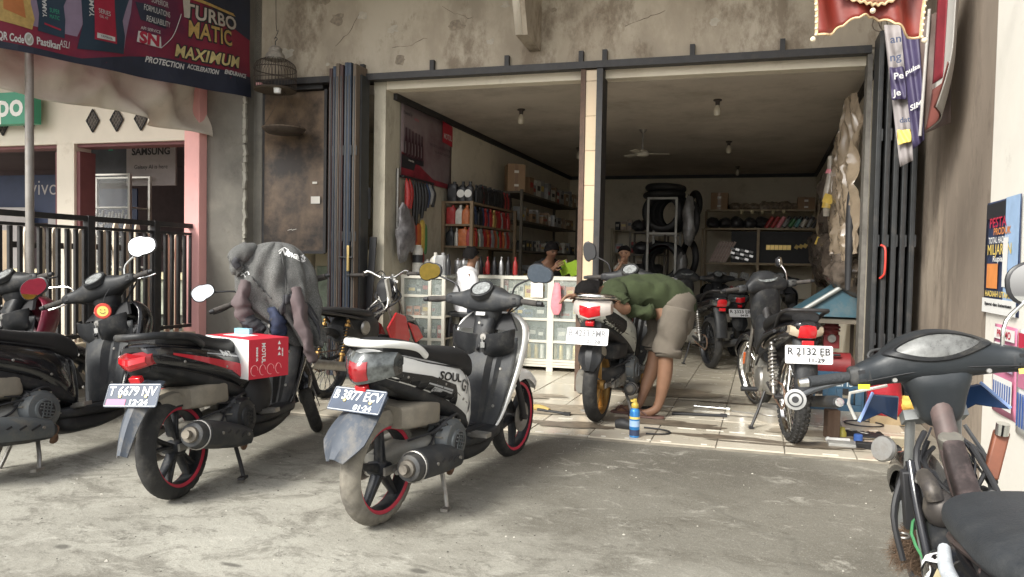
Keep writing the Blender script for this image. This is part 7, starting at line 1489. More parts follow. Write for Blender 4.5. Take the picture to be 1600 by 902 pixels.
b = B(); b.grid(jf, 130, 60); b.obj('shell', JK, jk, ang=180, solid=.006)
jb = bvh(jk.children[0])
def jstrip(name, top, w, m, d0=.30, lift=.012, n=24):
    pts = smooth([list(p) for p in top], n//max(1, len(top)-1)); b = B(); K = len(pts)
    for q in pts:
        for t in range(4):
            p = jp(q[0], q[1]+w*258*t/3, d0); h = jb.ray_cast(p+V((0, -.6, 0)), V((0, 1, 0))); b.v.append((h[0] if h[0] and h[0].y < .05 else V((p.x, -.14, p.z)))+V((0, -lift-.006*math.sin(q[0]*.9), 0)))
    b.f = [(i*4+t, i*4+t+1, i*4+t+5, i*4+t+4) for i in range(K-1) for t in range(3)]; b.m = [0]*len(b.f); return b.obj(name, m, jk, ang=180, solid=.008)
jstrip('ribbed_hem', [(424, 497), (436, 480), (447, 464)], .075, RIB); jstrip('ribbed_hem', [(444, 458), (458, 456), (470, 460)], .055, RIB); jstrip('ribbed_hem', [(466, 460), (482, 474), (494, 494), (498, 512)], .06, RIB)
jstrip('pocket_seam', [(398, 430), (412, 448), (426, 462)], .006, mat('seam_grey', (.07, .07, .07), .9)); jstrip('front_seam', [(440, 392), (446, 425), (449, 456)], .010, mat('seam_grey', (1, 1, 1)))
b = B(); limb(b, [(jp(398, 388, .02), .05, .04), (jp(386, 394, .05), .075, .055), (jp(375, 403, .06), .07, .055), (jp(377, 416, .07), .06, .045), (jp(384, 424, .08), .03, .03)], (0, 1, 0), 26, lambda p, t, a: p+V((.016, .016, .016))*fbm(p*15, 4)); b.obj('hood_fold', JK, jk, ang=180)
b = B(); limb(b, [(jp(378, 404, .12), .03, .02), (jp(374, 410, .12), .035, .022), (jp(379, 418, .12), .028, .02)], (0, 1, 0), 18); b.obj('hood_opening', RIB, jk, ang=180)
def mv(p, t, a): return p+V((.016, .018, .010))*fbm(p*11, 4)+V((.007*math.sin(t*21+a*2), -.010*abs(math.sin(t*13+p.x*30+a)), .004*math.sin(t*17+a)))*min(1, 3*t)
b = B(); limb(b, [(jp(462, 452, .11), .075, .035), (jp(466, 478, .15), .078, .04), (jp(474, 510, .16), .068, .034), (jp(482, 540, .16), .055, .028), (jp(486, 558, .15), .050, .024), (jp(486, 561, .15), .03, .012)], (0, 1, 0), 30, mv); b.obj('sleeve', MAU, jk, ang=180)
b = B(); limb(b, [(jp(388, 440, .13), .05, .035), (jp(384, 462, .16), .062, .038), (jp(386, 482, .17), .062, .036), (jp(392, 497, .17), .045, .03)], (0, 1, 0), 28, mv); b.obj('sleeve', MAU, jk, ang=180)
b = B(); limb(b, [(jp(390, 493, .17), .055, .035), (jp(398, 503, .17), .058, .036), (jp(410, 510, .16), .05, .03), (jp(414, 514, .16), .03, .015)], (0, 1, 0), 24, mv); b.obj('cuff', RIB, jk, ang=180)
b = B(); limb(b, [(jp(430, 480, .10), .05, .05), (jp(434, 500, .13), .06, .05), (jp(440, 520, .12), .04, .04)], (0, 1, 0), 20, mv); b.obj('inner_lining', mat('navy_lining', (.02, .028, .06), .8, var=.4, sc=30), jk, ang=180)
vs, fs = text_geo('Nevada', .058, .0012, 1, .45, 'CENTER', .85); b = B(); b.add([jp(455, 396, 0)+V((v.x*.95, 0, v.y-v.x*.28)) for v in vs], fs); project(b, jb, (0, 1, 0), .009, .8); b.obj('embroidery', WHT, jk, ang=0)
b = B(); b.tube([jp(436, 392, 0), jp(445, 386, 0), jp(458, 400, 0), jp(470, 407, 0), jp(476, 405, 0)], .0022, 5, 4); project(b, jb, (0, 1, 0), .009, .8); b.obj('embroidery', WHT, jk)
for q in ((376, 424), (381, 430), (387, 426)): b = B(); b.tube([jp(q[0], q[1], 0), jp(q[0]+4, q[1]-3, 0), jp(q[0]+7, q[1]+2, 0)], .003, 5, 3); project(b, jb, (0, 1, 0), .009, .8); b.obj('embroidery', WHT, jk)
# ------------------------------------------------------------------ things on the tiled floor
b = B(); b.cyl((-.48, 5.97, .018), (-.23, 5.95, .018), .009); b.cyl((-.49, 5.97, .018), (-.47, 5.97, .018), .016); b.cyl((-.24, 5.95, .018), (-.215, 5.948, .018), .018); tag(b.obj('wrench', CHR), 'long bright steel rod wrench lying on the tiles behind the moped', 'tool')
b = B(); b.tube([(-.20, 5.93, .008), (.0, 5.88, .008), (.25, 5.86, .008)], .007, 6, 4); tag(b.obj('thin_rod', STEEL), 'thin dull rod lying past the bright wrench', 'rod')
wbk = thing('wood_block', 'weathered brown wood block standing on the tiles', 'wood block', (.46, 5.30, .0), .3); b = B(); b.box((0, 0, .095), (.085, .075, .19)); b.obj('block', mat('block_wood', (.10, .062, .042), .85, var=.3, sc=7, stretch=(1, 1, .2), dirt=.3, dcol=(.2, .16, .12), bump=.3), wbk, bev=.006)
b = B(); b.box((.0, 0, .191), (.05, .012, .002)); b.obj('saw_crack', BLK, wbk)
b = B(); b.lathe([(0, 0), (.03, 0), (.028, .03), (.018, .05), (.018, .065), (0, .066)], (.53, 5.36, 0), n=14); tag(b.obj('small_bottle', mat('olive_yellow', (.45, .40, .08), .4)), 'small olive yellow bottle beside the wood block', 'bottle')
b = B(); b.grid(lambda a, c: V((.56+.24*a, 5.37+.17*c, .006+.018*abs(fbm((a*5, c*5, 1), 3)))), 16, 12); tag(b.obj('rag', BLK, solid=.004), 'crumpled black rag on the tiles behind the blue tin', 'rag')
b = B(); b.lathe([(0, 0), (.028, 0), (.028, .038), (.024, .042), (0, .042)], (.62, 5.28, 0), n=18); tag(b.obj('tin', PBLU), 'small blue round tin on the tiles', 'tin')
b = B(); b.cyl((.43, 5.18, .014), (.56, 5.20, .014), .013); b.sph((.43, 5.18, .014), .017, 10, 6); tag(b.obj('spray_straw_pipe', WHT), 'short white pipe with a round end lying before the wood block', 'pipe')
b = B(); b.box((.50, 5.08, .012), (.16, .10, .024), (0, 0, .05)); tag(b.obj('clear_box', mat('clear_grey_box', (.40, .40, .38), .25, alpha=.7), bev=.003), 'flat translucent grey box on the front tiles', 'box')
b = B(); b.box((.63, 5.05, .022), (.10, .03, .044), (.3, 0, .03)); tag(b.obj('black_box', BLK, bev=.003), 'little black box beside the translucent grey one', 'box')
bt_ = thing('open_case', 'open black tray with upright edges on the front tiles', 'tray', (.75, 5.05, 0), .1)
b = B(); b.box((0, 0, .004), (.16, .09, .006)); b.obj('tray_base', BLK, bt_)
for x, y, w_, d_ in ((0, -.044, .16, .004), (0, .044, .16, .004), (-.079, 0, .004, .084), (.079, 0, .004, .084)): b = B(); b.box((x, y, .02), (w_, d_, .028)); b.obj('tray_side', BLK, bt_)
b = B(); b.box((.82, 5.13, .045), (.11, .02, .075), (.5, .1, .5)); tag(b.obj('beige_lid', mat('beige_lid', (.50, .45, .34), .6), bev=.003), 'beige plastic lid leaning behind the open black tray', 'lid')
b = B(); b.sph((.62, 5.52, .012), .012, 10, 6); b.cyl((.62, 5.52, .012), (.72, 5.47, .01), .006, n=8); tag(b.obj('valve', STEEL), 'small valve with a pale round head on the tiles', 'valve')
pn = thing('drip_pan', 'round silver pan on the floor under the black moped', 'pan', (.10, 5.72, 0)); b = B(); b.lathe([(0, 0), (.11, 0), (.115, .02), (.115, .10), (.125, .105), (.12, .11), (.105, .10), (.10, .02), (0, .015)], n=30); b.obj('pan_body', mat('pan_alu', (.5, .48, .44), .35, .7, dirt=.4), pn)
b = B(); b.lathe([(.116, .05), (.119, .055), (.116, .06)], n=30); b.obj('band', STEEL, pn)
sp_ = thing('spray_can', 'blue and yellow spray can with yellow nozzle on the tile edge', 'spray can', (-.77, 4.80, 0))
b = B(); b.lathe([(0, 0), (.031, 0), (.033, .006), (.033, .17), (.030, .178), (.022, .186), (.016, .195), (0, .196)], n=24); b.obj('can_body', mat('can_blue', (.04, .22, .55), .3, .3, var=.1), sp_)
b = B(); b.lathe([(.0334, .012), (.0334, .05)], n=24, caps=False); b.obj('can_band', NAVY, sp_); b = B(); b.lathe([(.0335, .12), (.0335, .135)], n=24, caps=False); b.obj('can_band', PYEL, sp_)
b = B(); b.lathe([(.0336, .07), (.0336, .11)], n=24, caps=False); b.obj('can_band', LBLUE, sp_)
b = B(); b.lathe([(.02, .19), (.024, .195), (.024, .215), (.012, .23), (.012, .25), (0, .252)], n=16); b.box((-.012, -.01, .238), (.03, .012, .014)); b.obj('nozzle', mat('nozzle_ochre', (.5, .36, .06), .5), sp_)
b = B(); b.tube([(-.93, 5.03, .02), (-.88, 5.02, .03), (-.82, 5.0, .02)], [.035, .04, .025], 12, 3); tag(b.obj('black_glove', BLK), 'crumpled black glove on the tiles behind the spray can', 'glove')
b = B(); b.tube([(-.72+.16*math.cos(a), 4.98+.09*math.sin(a), .008) for a in [-1.5+i*.25 for i in range(14)]], .006, 6, 2); tag(b.obj('loose_cable', BLK), 'loop of black cable on the tiles right of the spray can', 'cable')
for i, (x0, y0, x1, y1, lab) in enumerate(((-.62, 5.62, -.25, 5.70, 'black steel bar lying behind the sandals'), (-1.05, 5.72, -.8, 5.78, 'dark tool lying behind the white scooter'), (.0, 6.3, .25, 6.28, 'small black tool deep on the tiles'), (-1.6, 5.35, -1.35, 5.28, 'dark scraper lying left of the white scooter'))):
    b = B(); b.cyl((x0, y0, .012), (x1, y1, .012), .011, n=8); b.box((x1, y1, .014), (.05, .03, .02)); tag(b.obj('dark_tool', BLK), lab, 'tool')
b = B(); b.tube([(-1.75, 5.35, .012), (-1.6, 5.38, .02), (-1.5, 5.33, .015)], [.02, .026, .016], 10, 3); tag(b.obj('yellow_rag', mat('ochre_rag', (.42, .30, .10), .9)), 'ochre rag on the tiles left of the white scooter', 'rag')
b = B(); b.tube([(.72+.13*math.cos(a), 5.85+.10*math.sin(a), .008) for a in [i*.3 for i in range(22)]], .005, 6); tag(b.obj('wire_ring', BLK), 'thin black wire ring on the tiles before the red sack', 'wire')
b = B(); b.box((-3.55, 4.45, .15), (.35, .3, .34)); tag(b.obj('concrete_block', CEMP, bev=.02), 'grey concrete block on the drive behind the black scooter', 'block')
# ------------------------------------------------------------------ hanging things top right
va = thing('valance', 'dark red scalloped valance with gold trim hanging at the top right', 'valance', (.43, 3.8, 2.2)); va.rotation_euler = (0, 0, .30)
VR = mat('valance_red', (.17, .018, .010), .5, var=.2, sc=6, bump=.15); VG = mat('gold_trim', (.58, .42, .24), .5, var=.25, sc=40)
def vb(s):         # lower edge of the swag, s in -1..1
    return .005+.085*max(0, 1-((abs(s)-.0)/.72)**2)+.02*abs(math.sin(s*14))*.5 if abs(s) < .72 else .005+.05*(abs(s)-.86)**2
def vs_(s, t): z0 = vb(s); z = z0+(.42-z0)*t; return V((s*(.255-.012*math.cos(t*3)), .025*math.sin(s*9+t*2)+.03*t, z))
b = B(); b.grid(lambda a, c: vs_(a*2-1, c), 70, 16); b.obj('swag_cloth', VR, va, ang=180, solid=.004)
b = B(); b.tube([vs_(-1+2*i/70, 0)+V((0, -.004, 0)) for i in range(71)], .0055, 6); b.obj('gold_edge', VG, va)
for s in (-1, 1): b = B(); b.tube([vs_(s, i/12)+V((0, -.004, 0)) for i in range(13)], .008, 6); b.obj('gold_edge', VG, va)
def v2(s, t): z0 = .135+.05*s*s+.010*abs(math.sin(s*16)); z = z0+(.42-z0)*t; return V((s*(.15+.06*t), -.03+.012*math.sin(s*5), z))
b = B(); b.grid(lambda a, c: v2(a*2-1, c), 60, 10); b.obj('lace_panel', mat('lace_pattern', (.34, .16, .10), .6, var=.6, sc=70, bump=.4, bsc=80), va, ang=180, solid=.004)
b = B(); b.tube([v2(-1+2*i/60, 0)+V((0, -.004, 0)) for i in range(61)], .006, 6); b.obj('gold_edge', VG, va)
for p in ((-.255, 0, .0), (.255, 0, .0), (0, -.034, .122)): b = B(); b.sph((p[0], p[1]-.004, p[2]-.012), .013, 10, 7); b.obj('bead', mat('bead_cream', (.7, .6, .45), .4), va)
for i in range(16):
    for s in (-1, 1): b = B(); b.sph(vs_(s, i/15)+V((s*.004, -.008, 0)), .0075, 8, 5); b.obj('bead', mat('bead_cream', (1, 1, 1)), va)
b = B(); b.cyl((-.30, .03, .43), (.62, .03, .43), .012); b.obj('hanging_rod', BLACKS, va)
b = B(); b.cyl((-.25, .03, .43), (-.25, .03, 1.84), .004, n=6); b.cyl((.25, .03, .43), (.25, .03, 1.84), .004, n=6); b.obj('cord', BLACKS, va)['kind'] = 'stuff'
rb_ = thing('folded_banner', 'folded advertising banners with purple print hanging before the right doors', 'banner', (.86, 5.5, 1.85))
BV = mat('banner_back', (.27, .245, .245), .6, var=.08, sc=4, dirt=.15); BP = mat('banner_purple', (.045, .035, .085), .55, var=.25, sc=5)
def strip(pts0, pts1, m, name, par=rb_, fold=.012, n=14):
    b = B(); b.grid(lambda a, c: V(pts0[0]).lerp(V(pts0[1]), c).lerp(V(pts1[0]).lerp(V(pts1[1]), c), a)+V((0, fold*math.sin(a*9+c*4), 0)), 10, n); return b.obj(name, m, par, ang=180, solid=.003)
s1 = strip(((-.02, -.02, -.04), (-.14, .05, .92)), ((.055, -.03, 0), (-.02, .04, .92)), BV, 'banner_strip'); s2 = strip(((.04, -.10, .06), (-.05, -.02, .90)), ((.10, -.12, .12), (.05, -.06, .90)), BP, 'banner_strip'); s3 = strip(((.10, -.10, .16), (.02, -.02, .92)), ((.22, -.25, .20), (.20, -.2, .92)), mat('banner_brown', (.10, .07, .06), .6, var=.4, sc=4), 'banner_strip')
b = B(); b.cyl((.07, -.14, .14), (.10, -.12, .95), .010, n=10); b.obj('banner_pole', mat('banner_pole', (.36, .34, .32), .5), rb_)
strip(((-.085, -.04, .40), (-.105, -.01, .62)), ((-.0, -.045, .40), (-.02, -.015, .62)), BP, 'print_block'); strip(((-.04, -.05, .10), (-.05, -.04, .20)), ((.035, -.055, .12), (.03, -.045, .20)), PYEL, 'print_block')
def btx(t, size, p, m=BWHT, ex=(1, .0, .1)): b = B(); write(b, t, size, p, ex, (-.1, .02, 1), bold=.001); b.obj('lettering', m, rb_, ang=0)
btx('an', .075, (-.075, -.035, .80), NAVY); btx('ng', .075, (-.075, -.04, .68), NAVY); btx('Pe', .06, (-.055, -.062, .55)); btx('Je', .06, (-.06, -.065, .44)); btx('pulsa', .045, (.02, -.10, .58), ex=(1, -.2, .5)); btx('SIM', .05, (.045, -.115, .34), ex=(1, -.2, .5)); btx('data', .05, (-.0, -.072, .26), NAVY)
um = thing('rolled_banner', 'white backed banner curling beside the right wall with a maroon end', 'banner', (1.04, 5.0, 2.0))
def uf(a, c): z = .0+1.0*c; y = -.22+.42*a; k = math.sin(min(1, c*2.2+.15)*pi/2); return V((-.05+.05*math.sin(a*pi)-.06*(1-k), y*(.35+.65*k)+.10*(1-c), z+.10*(1-a)*(1-c)))
b = B(); b.grid(uf, 18, 26); b.obj('banner_cloth', mat('banner_white_back', (.40, .385, .36), .6, var=.05, dirt=.1), um, ang=180, solid=.004)
b = B(); b.grid(lambda a, c: uf(a, .26*c)+V((-.012, 0, 0)), 14, 6); b.obj('maroon_end', mat('maroon_cloth', (.16, .05, .04), .6), um, ang=180, solid=.003)
b = B(); b.grid(lambda a, c: uf(.75+.25*a, .3+.7*c)+V((-.012, .02, 0)), 6, 16); b.obj('red_face', mat('faded_maroon', (.20, .02, .03), .6, var=.2), um, ang=180, solid=.003)
# posters on the right wall
def wallposter(label, y0, y1, z0, z1, m, items):
    t = thing('poster', label, 'poster', (1.132, y1, z0)); b = B(); b.grid(lambda a, c: V((.0-.004*math.sin(a*5+c*3), -(y1-y0)*a, (z1-z0)*c)), 8, 8); b.obj('sheet', m, t, solid=.0015)
    for it in items:
        if it[0] == 'r':
            _, a0, a1, c0, c1, mm, l_ = it; b = B(); b.add([V((-l_, -(y1-y0)*a, (z1-z0)*c)) for a, c in ((a0, c0), (a1, c0), (a1, c1), (a0, c1))], [(0, 1, 2, 3)]); b.obj('print', mm, t, ang=0)
        else:
            _, tx_, size, a, c, mm, l_, fit = it; vs, fs = text_geo(tx_, size, .001, 1, 0, 'CENTER', 1); x0 = min(v.x for v in vs); x1 = max(v.x for v in vs); q = fit*(y1-y0)/(x1-x0)
            b = B(); b.add([V((-l_, -(y1-y0)*a-(v.x-(x0+x1)/2)*q, (z1-z0)*c+v.y)) for v in vs], fs); b.obj('lettering', mm, t, ang=0)
    return t
wallposter('blue prize poster with yellow lettering on the right wall', 4.02, 4.58, .91, 1.49, NAVY, [('r', .62, 1, 0, 1, LBLUE, .008), ('r', .0, 1, .0, .13, WHT, .0095), ('r', .04, .62, .84, .98, PBLK, .0095), ('t', 'PESTA', .07, .42, .80, PRED, .011, .5), ('t', 'PRODUK', .05, .55, .72, PORG, .011, .5), ('t', 'TOTAL HADIAH', .045, .45, .645, WHT, .011, .6), ('t', 'MILJARAN', .075, .48, .56, PYEL, .011, .7), ('t', 'Rupiah', .04, .48, .48, WHT, .011, .35), ('r', .12, .46, .22, .44, PORG, .010), ('r', .60, .74, .24, .66, WHT, .0115), ('t', 'HADIAH UTAMA', .04, .5, .17, PYEL, .011, .8), ('t', 'Syarat dan ketentuan', .022, .5, .08, PBLK, .012, .8)])
wallposter('pink product poster below the blue one on the right wall', 4.00, 4.36, .42, .86, PPINK, [('r', .05, .95, .84, .97, WHT, .009), ('r', .08, .5, .52, .80, WHT, .009), ('r', .56, .92, .5, .8, PLIL, .009), ('r', .08, .92, .08, .42, WHT, .009), ('t', 'PROMO', .05, .5, .90, PRED, .011, .6)]+[('r', .12+.1*i, .17+.1*i, .12, .36, PBLU, .011) for i in range(8)])
wallposter('white product poster beside the pink one on the right wall', 3.62, 3.98, .38, .86, WHT, [('r', .05, .95, .80, .97, PRED, .009), ('r', .08, .92, .45, .76, PPINK, .009)]+[('r', .10+.1*i, .16+.1*i, .08, .40, PBLU, .011) for i in range(8)])
# bamboo and brown poles leaning by the near moped
for i, (p, q, r_, m, lab) in enumerate((((.90, 2.75, 0), (1.10, 3.0, .95), .016, mat('bamboo', (.36, .27, .15), .6, var=.2, sc=12), 'bamboo pole leaning against the right wall'), ((.82, 2.5, .0), (1.12, 2.8, .75), .018, mat('brown_lacquer', (.17, .08, .05), .35, var=.25), 'brown lacquered pole leaning by the near moped'), ((.86, 2.45, 0), (1.125, 2.65, .62), .016, mat('brown_lacquer', (1, 1, 1)), 'shorter brown pole leaning by the near moped'))):
    b = B(); p, q = V(p), V(q); b.cyl(p, q, r_, n=12)
    for k in (.3, .55, .8): c = p.lerp(q, k); d = (q-p).normalized(); b.cyl(c-d*.005, c+d*.005, r_*1.15, n=12)
    tag(b.obj('leaning_pole', m), lab, 'pole')
# fur duster under the near moped
du = thing('duster', 'brown shaggy fur duster with a neon yellow collar by the near front wheel', 'duster', (.515, 2.46, .185)); du.scale = (.82,)*3
rf = random.Random(9); b = B()
for i in range(4200):
    a = rf.uniform(0, 2*pi); e = rf.uniform(-.4, 1.3); p = V((-.03+.075*math.cos(a)*math.cos(e), .06*math.sin(a)*math.cos(e), .115+.085*math.sin(e))); n_ = (p-V((.05, 0, .13))).normalized(); L_ = rf.uniform(.03, .085)
    q = p+n_*L_*.5+V((rf.uniform(-.02, .02), rf.uniform(-.02, .02), rf.uniform(-.025, .012))); s_ = p+n_*L_*.8+V((rf.uniform(-.03, .03), rf.uniform(-.03, .03), -rf.uniform(.0, .06))); w_ = V((rf.uniform(-1, 1), rf.uniform(-1, 1), rf.uniform(-1, 1))).normalized()*.0011
    s_.z = max(s_.z, .004); q.z = max(q.z, .004); b.add([p-w_, p+w_, q+w_*.8, q-w_*.8, s_], [(0, 1, 2, 3), (3, 2, 4)])
b.obj('fur', mat('brown_fur', (.115, .075, .048), .9, var=.5, sc=40), du, ang=0)['kind'] = 'stuff'
b = B(); b.sph((-.02, 0, .115), (.085, .068, .092), 20, 14, lambda p: p+V((.012, .012, .012))*fbm(p*30, 3)); b.obj('fur_core', mat('fur_core', (.095, .062, .04), .95, var=.6, sc=60, bump=.9, bsc=110), du)
b = B(); b.lathe([(.05, -.012), (.062, -.01), (.066, 0), (.062, .012), (.05, .014)], (.072, -.01, .14), (1, -.1, .35), 22); b.obj('collar', YEL, du)

# charm on the left scooter, kiosk across the street that the mirrors see
b = B(); b.lathe([(0, .006), (.042, .006), (.046, 0), (.042, -.006), (0, -.006)], (0, 0, 0), (0, -1, 0), 26); q = b.obj('charm', mat('charm_red', (.55, .06, .04), .5)); q.location = (-3.62, 3.27, .80); q.rotation_euler = (0, 0, .65); tag(q, 'round red charm with a yellow face hanging on the leftmost near scooter', 'charm')
b = B(); b.lathe([(0, .0075), (.030, .0075), (.030, .0062)], (0, 0, 0), (0, -1, 0), 22); f_ = b.obj('face_disc', PYEL, q)
for x in (-.010, .010): b = B(); b.sph((x, -.0085, .008), .003, 6, 4); b.obj('face_eye', BLK, f_)
b = B(); b.tube([(-.014, -.008, -.006), (0, -.009, -.014), (.014, -.008, -.006)], .0016, 5, 3); b.obj('face_smile', BLK, f_)
b = B(); b.tube([(0, 0, .045), (.01, .01, .09), (.03, .03, .13)], .002, 5, 3); b.obj('string', BLK, q)
ks = thing('kiosk', 'yellow and red roadside kiosk across the street behind the viewer', 'kiosk', (-14, -13, -.09))
b = B(); b.box((0, 0, 1.5), (14, 3, 3)); b.obj('wall', mat('kiosk_yellow', (.75, .5, .08), .7), ks)
b = B(); b.box((0, 1.9, 2.9), (14, 1.2, .5), (-.3, 0, 0)); b.obj('awning', PRED, ks)
b = B(); b.box((3.4, 1.52, 1.25), (5, .06, 2.2)); b.obj('window', mat('kiosk_window', (.30, .36, .42), .4), ks)
for x in (1.2, 2.6, 4.0): b = B(); b.box((x, 1.58, 1.25), (.12, .05, 2.2)); b.obj('window_bar', BLK, ks)

# grit and litter on the drive
rg_ = random.Random(31); b = B()
for i in range(520):
    x, y = rg_.uniform(-3.6, 1.0), rg_.uniform(1.7, 4.7); r_ = rg_.uniform(.002, .006)*(1 if rg_.random() < .93 else 1.8); n0 = len(b.v); z = gz(y)
    b.v += [V((x+r_*math.cos(a)*rg_.uniform(.7, 1.3), y+r_*math.sin(a)*rg_.uniform(.7, 1.3), z)) for a in (0, 1.57, 3.14, 4.71)]+[V((x+r_*.2, y, z+r_*rg_.uniform(.6, 1.1)))]
    k_ = rg_.choice((0, 0, 1)); b.f += [(n0, n0+1, n0+4), (n0+1, n0+2, n0+4), (n0+2, n0+3, n0+4), (n0+3, n0, n0+4)]; b.m += [k_]*4
tag(b.obj('grit', [mat('grit_dark', (.10, .095, .08), .9), mat('grit_pale', (.42, .40, .35), .9)], ang=0), 'small scattered grit and stones on the concrete drive', 'grit', None, 'stuff')
# ------------------------------------------------------------------ people
SKIN = mat('brown_skin', (.20, .105, .062), .6, var=.1, sc=14, bump=.06, bsc=90); SKIND = mat('deep_brown_skin', (.19, .095, .055), .6, var=.1, sc=14); SKINB = mat('child_skin', (.42, .24, .155), .5, var=.08, sc=14)
HAIR = mat('black_hair', (.007, .006, .006), .75, var=.5, sc=90, bump=.8, bsc=120, spec=.15)
def skin(name, nodes, edges, root, m, parent, sub=2, disp=0, ds=9, loc=None):
    ks = list(nodes); me = bpy.data.meshes.new(name); me.from_pydata([nodes[k][0] for k in ks], [(ks.index(a), ks.index(b)) for a, b in edges], [])
    o = bpy.data.objects.new(name, me); C.objects.link(o); o.modifiers.new('skin', 'SKIN').branch_smoothing = .4
    for i, k in enumerate(ks):
        r = nodes[k][1]; sv = me.skin_vertices[0].data[i]; sv.radius = r if isinstance(r, tuple) else (r, r); sv.use_root = (k == root)
    s = o.modifiers.new('sub', 'SUBSURF'); s.levels = s.render_levels = sub
    dg = bpy.context.evaluated_depsgraph_get(); m2 = bpy.data.meshes.new_from_object(o.evaluated_get(dg)); bpy.data.objects.remove(o); m2.name = name
    if disp:
        for v in m2.vertices: v.co += v.normal*disp*(fbm(v.co*ds, 4)+.6*math.sin((v.co.x*1.3+v.co.z+v.co.y*.4)*ds*3.2+fbm(v.co*ds*.5, 2)*4))
    m2.materials.clear(); m2.materials.append(m); m2.polygons.foreach_set('use_smooth', [True]*len(m2.polygons))
    r = bpy.data.objects.new(name, m2); C.objects.link(r); r.parent = parent; return r
def chain(nodes, edges, start, pts, pre):
    last = start
    for i, (p, r) in enumerate(pts): k = pre+str(i); nodes[k] = (V(p), r); edges.append((last, k)); last = k
    return last
def fingers(nodes, edges, wrist, palm, dirs, up_, ln, pre, curl, r=.0085, thumb=None, spread=.018):
    """palm: centre of the knuckle line; dirs: finger direction; up_: curl axis direction the fingers bend to"""
    d = V(dirs).normalized(); bend = V(up_).normalized(); sd = d.cross(bend).normalized(); palm = V(palm)
    nodes[pre+'p'] = (palm-d*.030, (.030, .016)); edges.append((wrist, pre+'p'))
    for i, (o, l) in enumerate(((-1.5, .92), (-.5, 1.05), (.5, 1.0), (1.5, .78))):
        k0 = palm+sd*o*spread; a = 0; p = k0; L = ln*l/3; pts = [(k0, r*1.15)]
        for j in range(3):
            a += curl[j]*(1+.12*o); dd = d*math.cos(a)+bend*math.sin(a); p = p+dd*L*(1.1-.1*j)+sd*o*.002; pts.append((p, r*(1-.07*j)))
        chain(nodes, edges, pre+'p', pts, '%sf%d' % (pre, i))
    ts = thumb or 1
    t0 = palm-d*.045+sd*ts*.030; chain(nodes, edges, pre+'p', [(t0, r*1.25), (t0+sd*ts*.022+d*.018+bend*.008, r*1.1), (t0+sd*ts*.026+d*.045+bend*.018, r)], pre+'t')
def face(parent, c, fwd, upv, s, hair=HAIR, look=True):
    f = V(fwd).normalized(); u = V(upv).normalized(); r = f.cross(u)
    for q in (-1, 1):
        b = B(); b.sph(V(c)+f*s*.80+r*q*s*.36+u*s*.06, s*.085, 8, 6); b.obj('eye', mat('eye_dark', (.03, .02, .018), .2), parent)
        b = B(); b.tube([V(c)+f*s*.80+r*q*s*.18+u*s*.22, V(c)+f*s*.86+r*q*s*.36+u*s*.27, V(c)+f*s*.72+r*q*s*.56+u*s*.22], s*.035, 6, 3); b.obj('eyebrow', hair, parent)
    b = B(); b.tube([V(c)+f*s*.82-u*s*.50-r*s*.20, V(c)+f*s*.90-u*s*.48, V(c)+f*s*.82-u*s*.50+r*s*.20], [s*.04, s*.07, s*.04], 8, 3); b.obj('mouth', mat('lips', (.28, .09, .07), .5), parent)
def head_nodes(nodes, edges, neck, c, fwd, upv, s, pre='h'):
    """s is half the head width; head is about 2.6 s high"""
    f = V(fwd).normalized(); u = V(upv).normalized(); r = f.cross(u); c = V(c)
    nodes[pre+'j'] = (c-u*s*.72+f*s*.22, s*.66); nodes[pre+'c'] = (c+u*s*.10, (s*.96, s*1.02)); nodes[pre+'t'] = (c+u*s*.72-f*s*.08, s*.80)
    edges += [(neck, pre+'j'), (pre+'j', pre+'c'), (pre+'c', pre+'t')]
    nodes[pre+'n'] = (c+f*s*1.12-u*s*.14, s*.14); edges.append((pre+'c', pre+'n'))
    for q in (-1, 1): nodes[pre+'e%d' % q] = (c+r*q*s*1.05-u*s*.05-f*s*.08, s*.17); edges.append((pre+'c', pre+'e%d' % q))
def hair(parent, c, fwd, upv, s, low=-.05, fr=.62, m=HAIR):
    f = V(fwd).normalized(); u = V(upv).normalized(); r = f.cross(u); c = V(c); b = B(); rg = []
    for j in range(9):
        e = j/8; row = []
        for k in range(24):
            a = 2*pi*k/24; front = max(0, math.cos(a)); lo = low*(1-front)+fr*front**.7; h = lo+(1.26-lo)*e; rad = 1.05*math.sqrt(max(0, 1-(max(0, h-.05)/1.32)**2.2))+.02
            p = c+f*(math.cos(a)*rad*s*1.04-.06*s)+r*math.sin(a)*rad*s*1.0+u*h*s*1.02; row.append(p+(p-c).normalized()*s*.10*fbm(p*38, 3))
        rg.append(row)
    b.rings(rg, True); return b.obj('hair', m, parent, ang=70)
# --- man bent over the white scooter
mb = thing('person', 'man in green T-shirt and grey shorts bent face down over the white scooter seat', 'person', (-.70, 5.5, 0)); O_ = V((-.70, 5.5, 0))
def L(x, y, z): return V((x, y, z))-O_
N, E_ = {}, []
N['pel'] = (L(-0.675, 5.58, .83), (.125, .12)); N['wai'] = (L(-0.778, 5.54, .885), (.125, .105)); N['che'] = (L(-0.950, 5.45, .915), (.15, .11)); N['nek'] = (L(-1.100, 5.38, .925), .055)
E_ += [('pel', 'wai'), ('wai', 'che'), ('che', 'nek')]
head_nodes(N, E_, 'nek', L(-1.210, 5.30, .925), (-.25, -.15, -1), (-.85, -.5, .12), .078)
chain(N, E_, 'che', [(L(-1.030, 5.31, .935), .062), (L(-0.985, 5.24, .87), .050), (L(-0.900, 5.22, .795), .044), (L(-1.020, 5.12, .845), .042), (L(-1.130, 5.06, .885), .034), (L(-1.200, 5.03, .90), .026)], 'la')
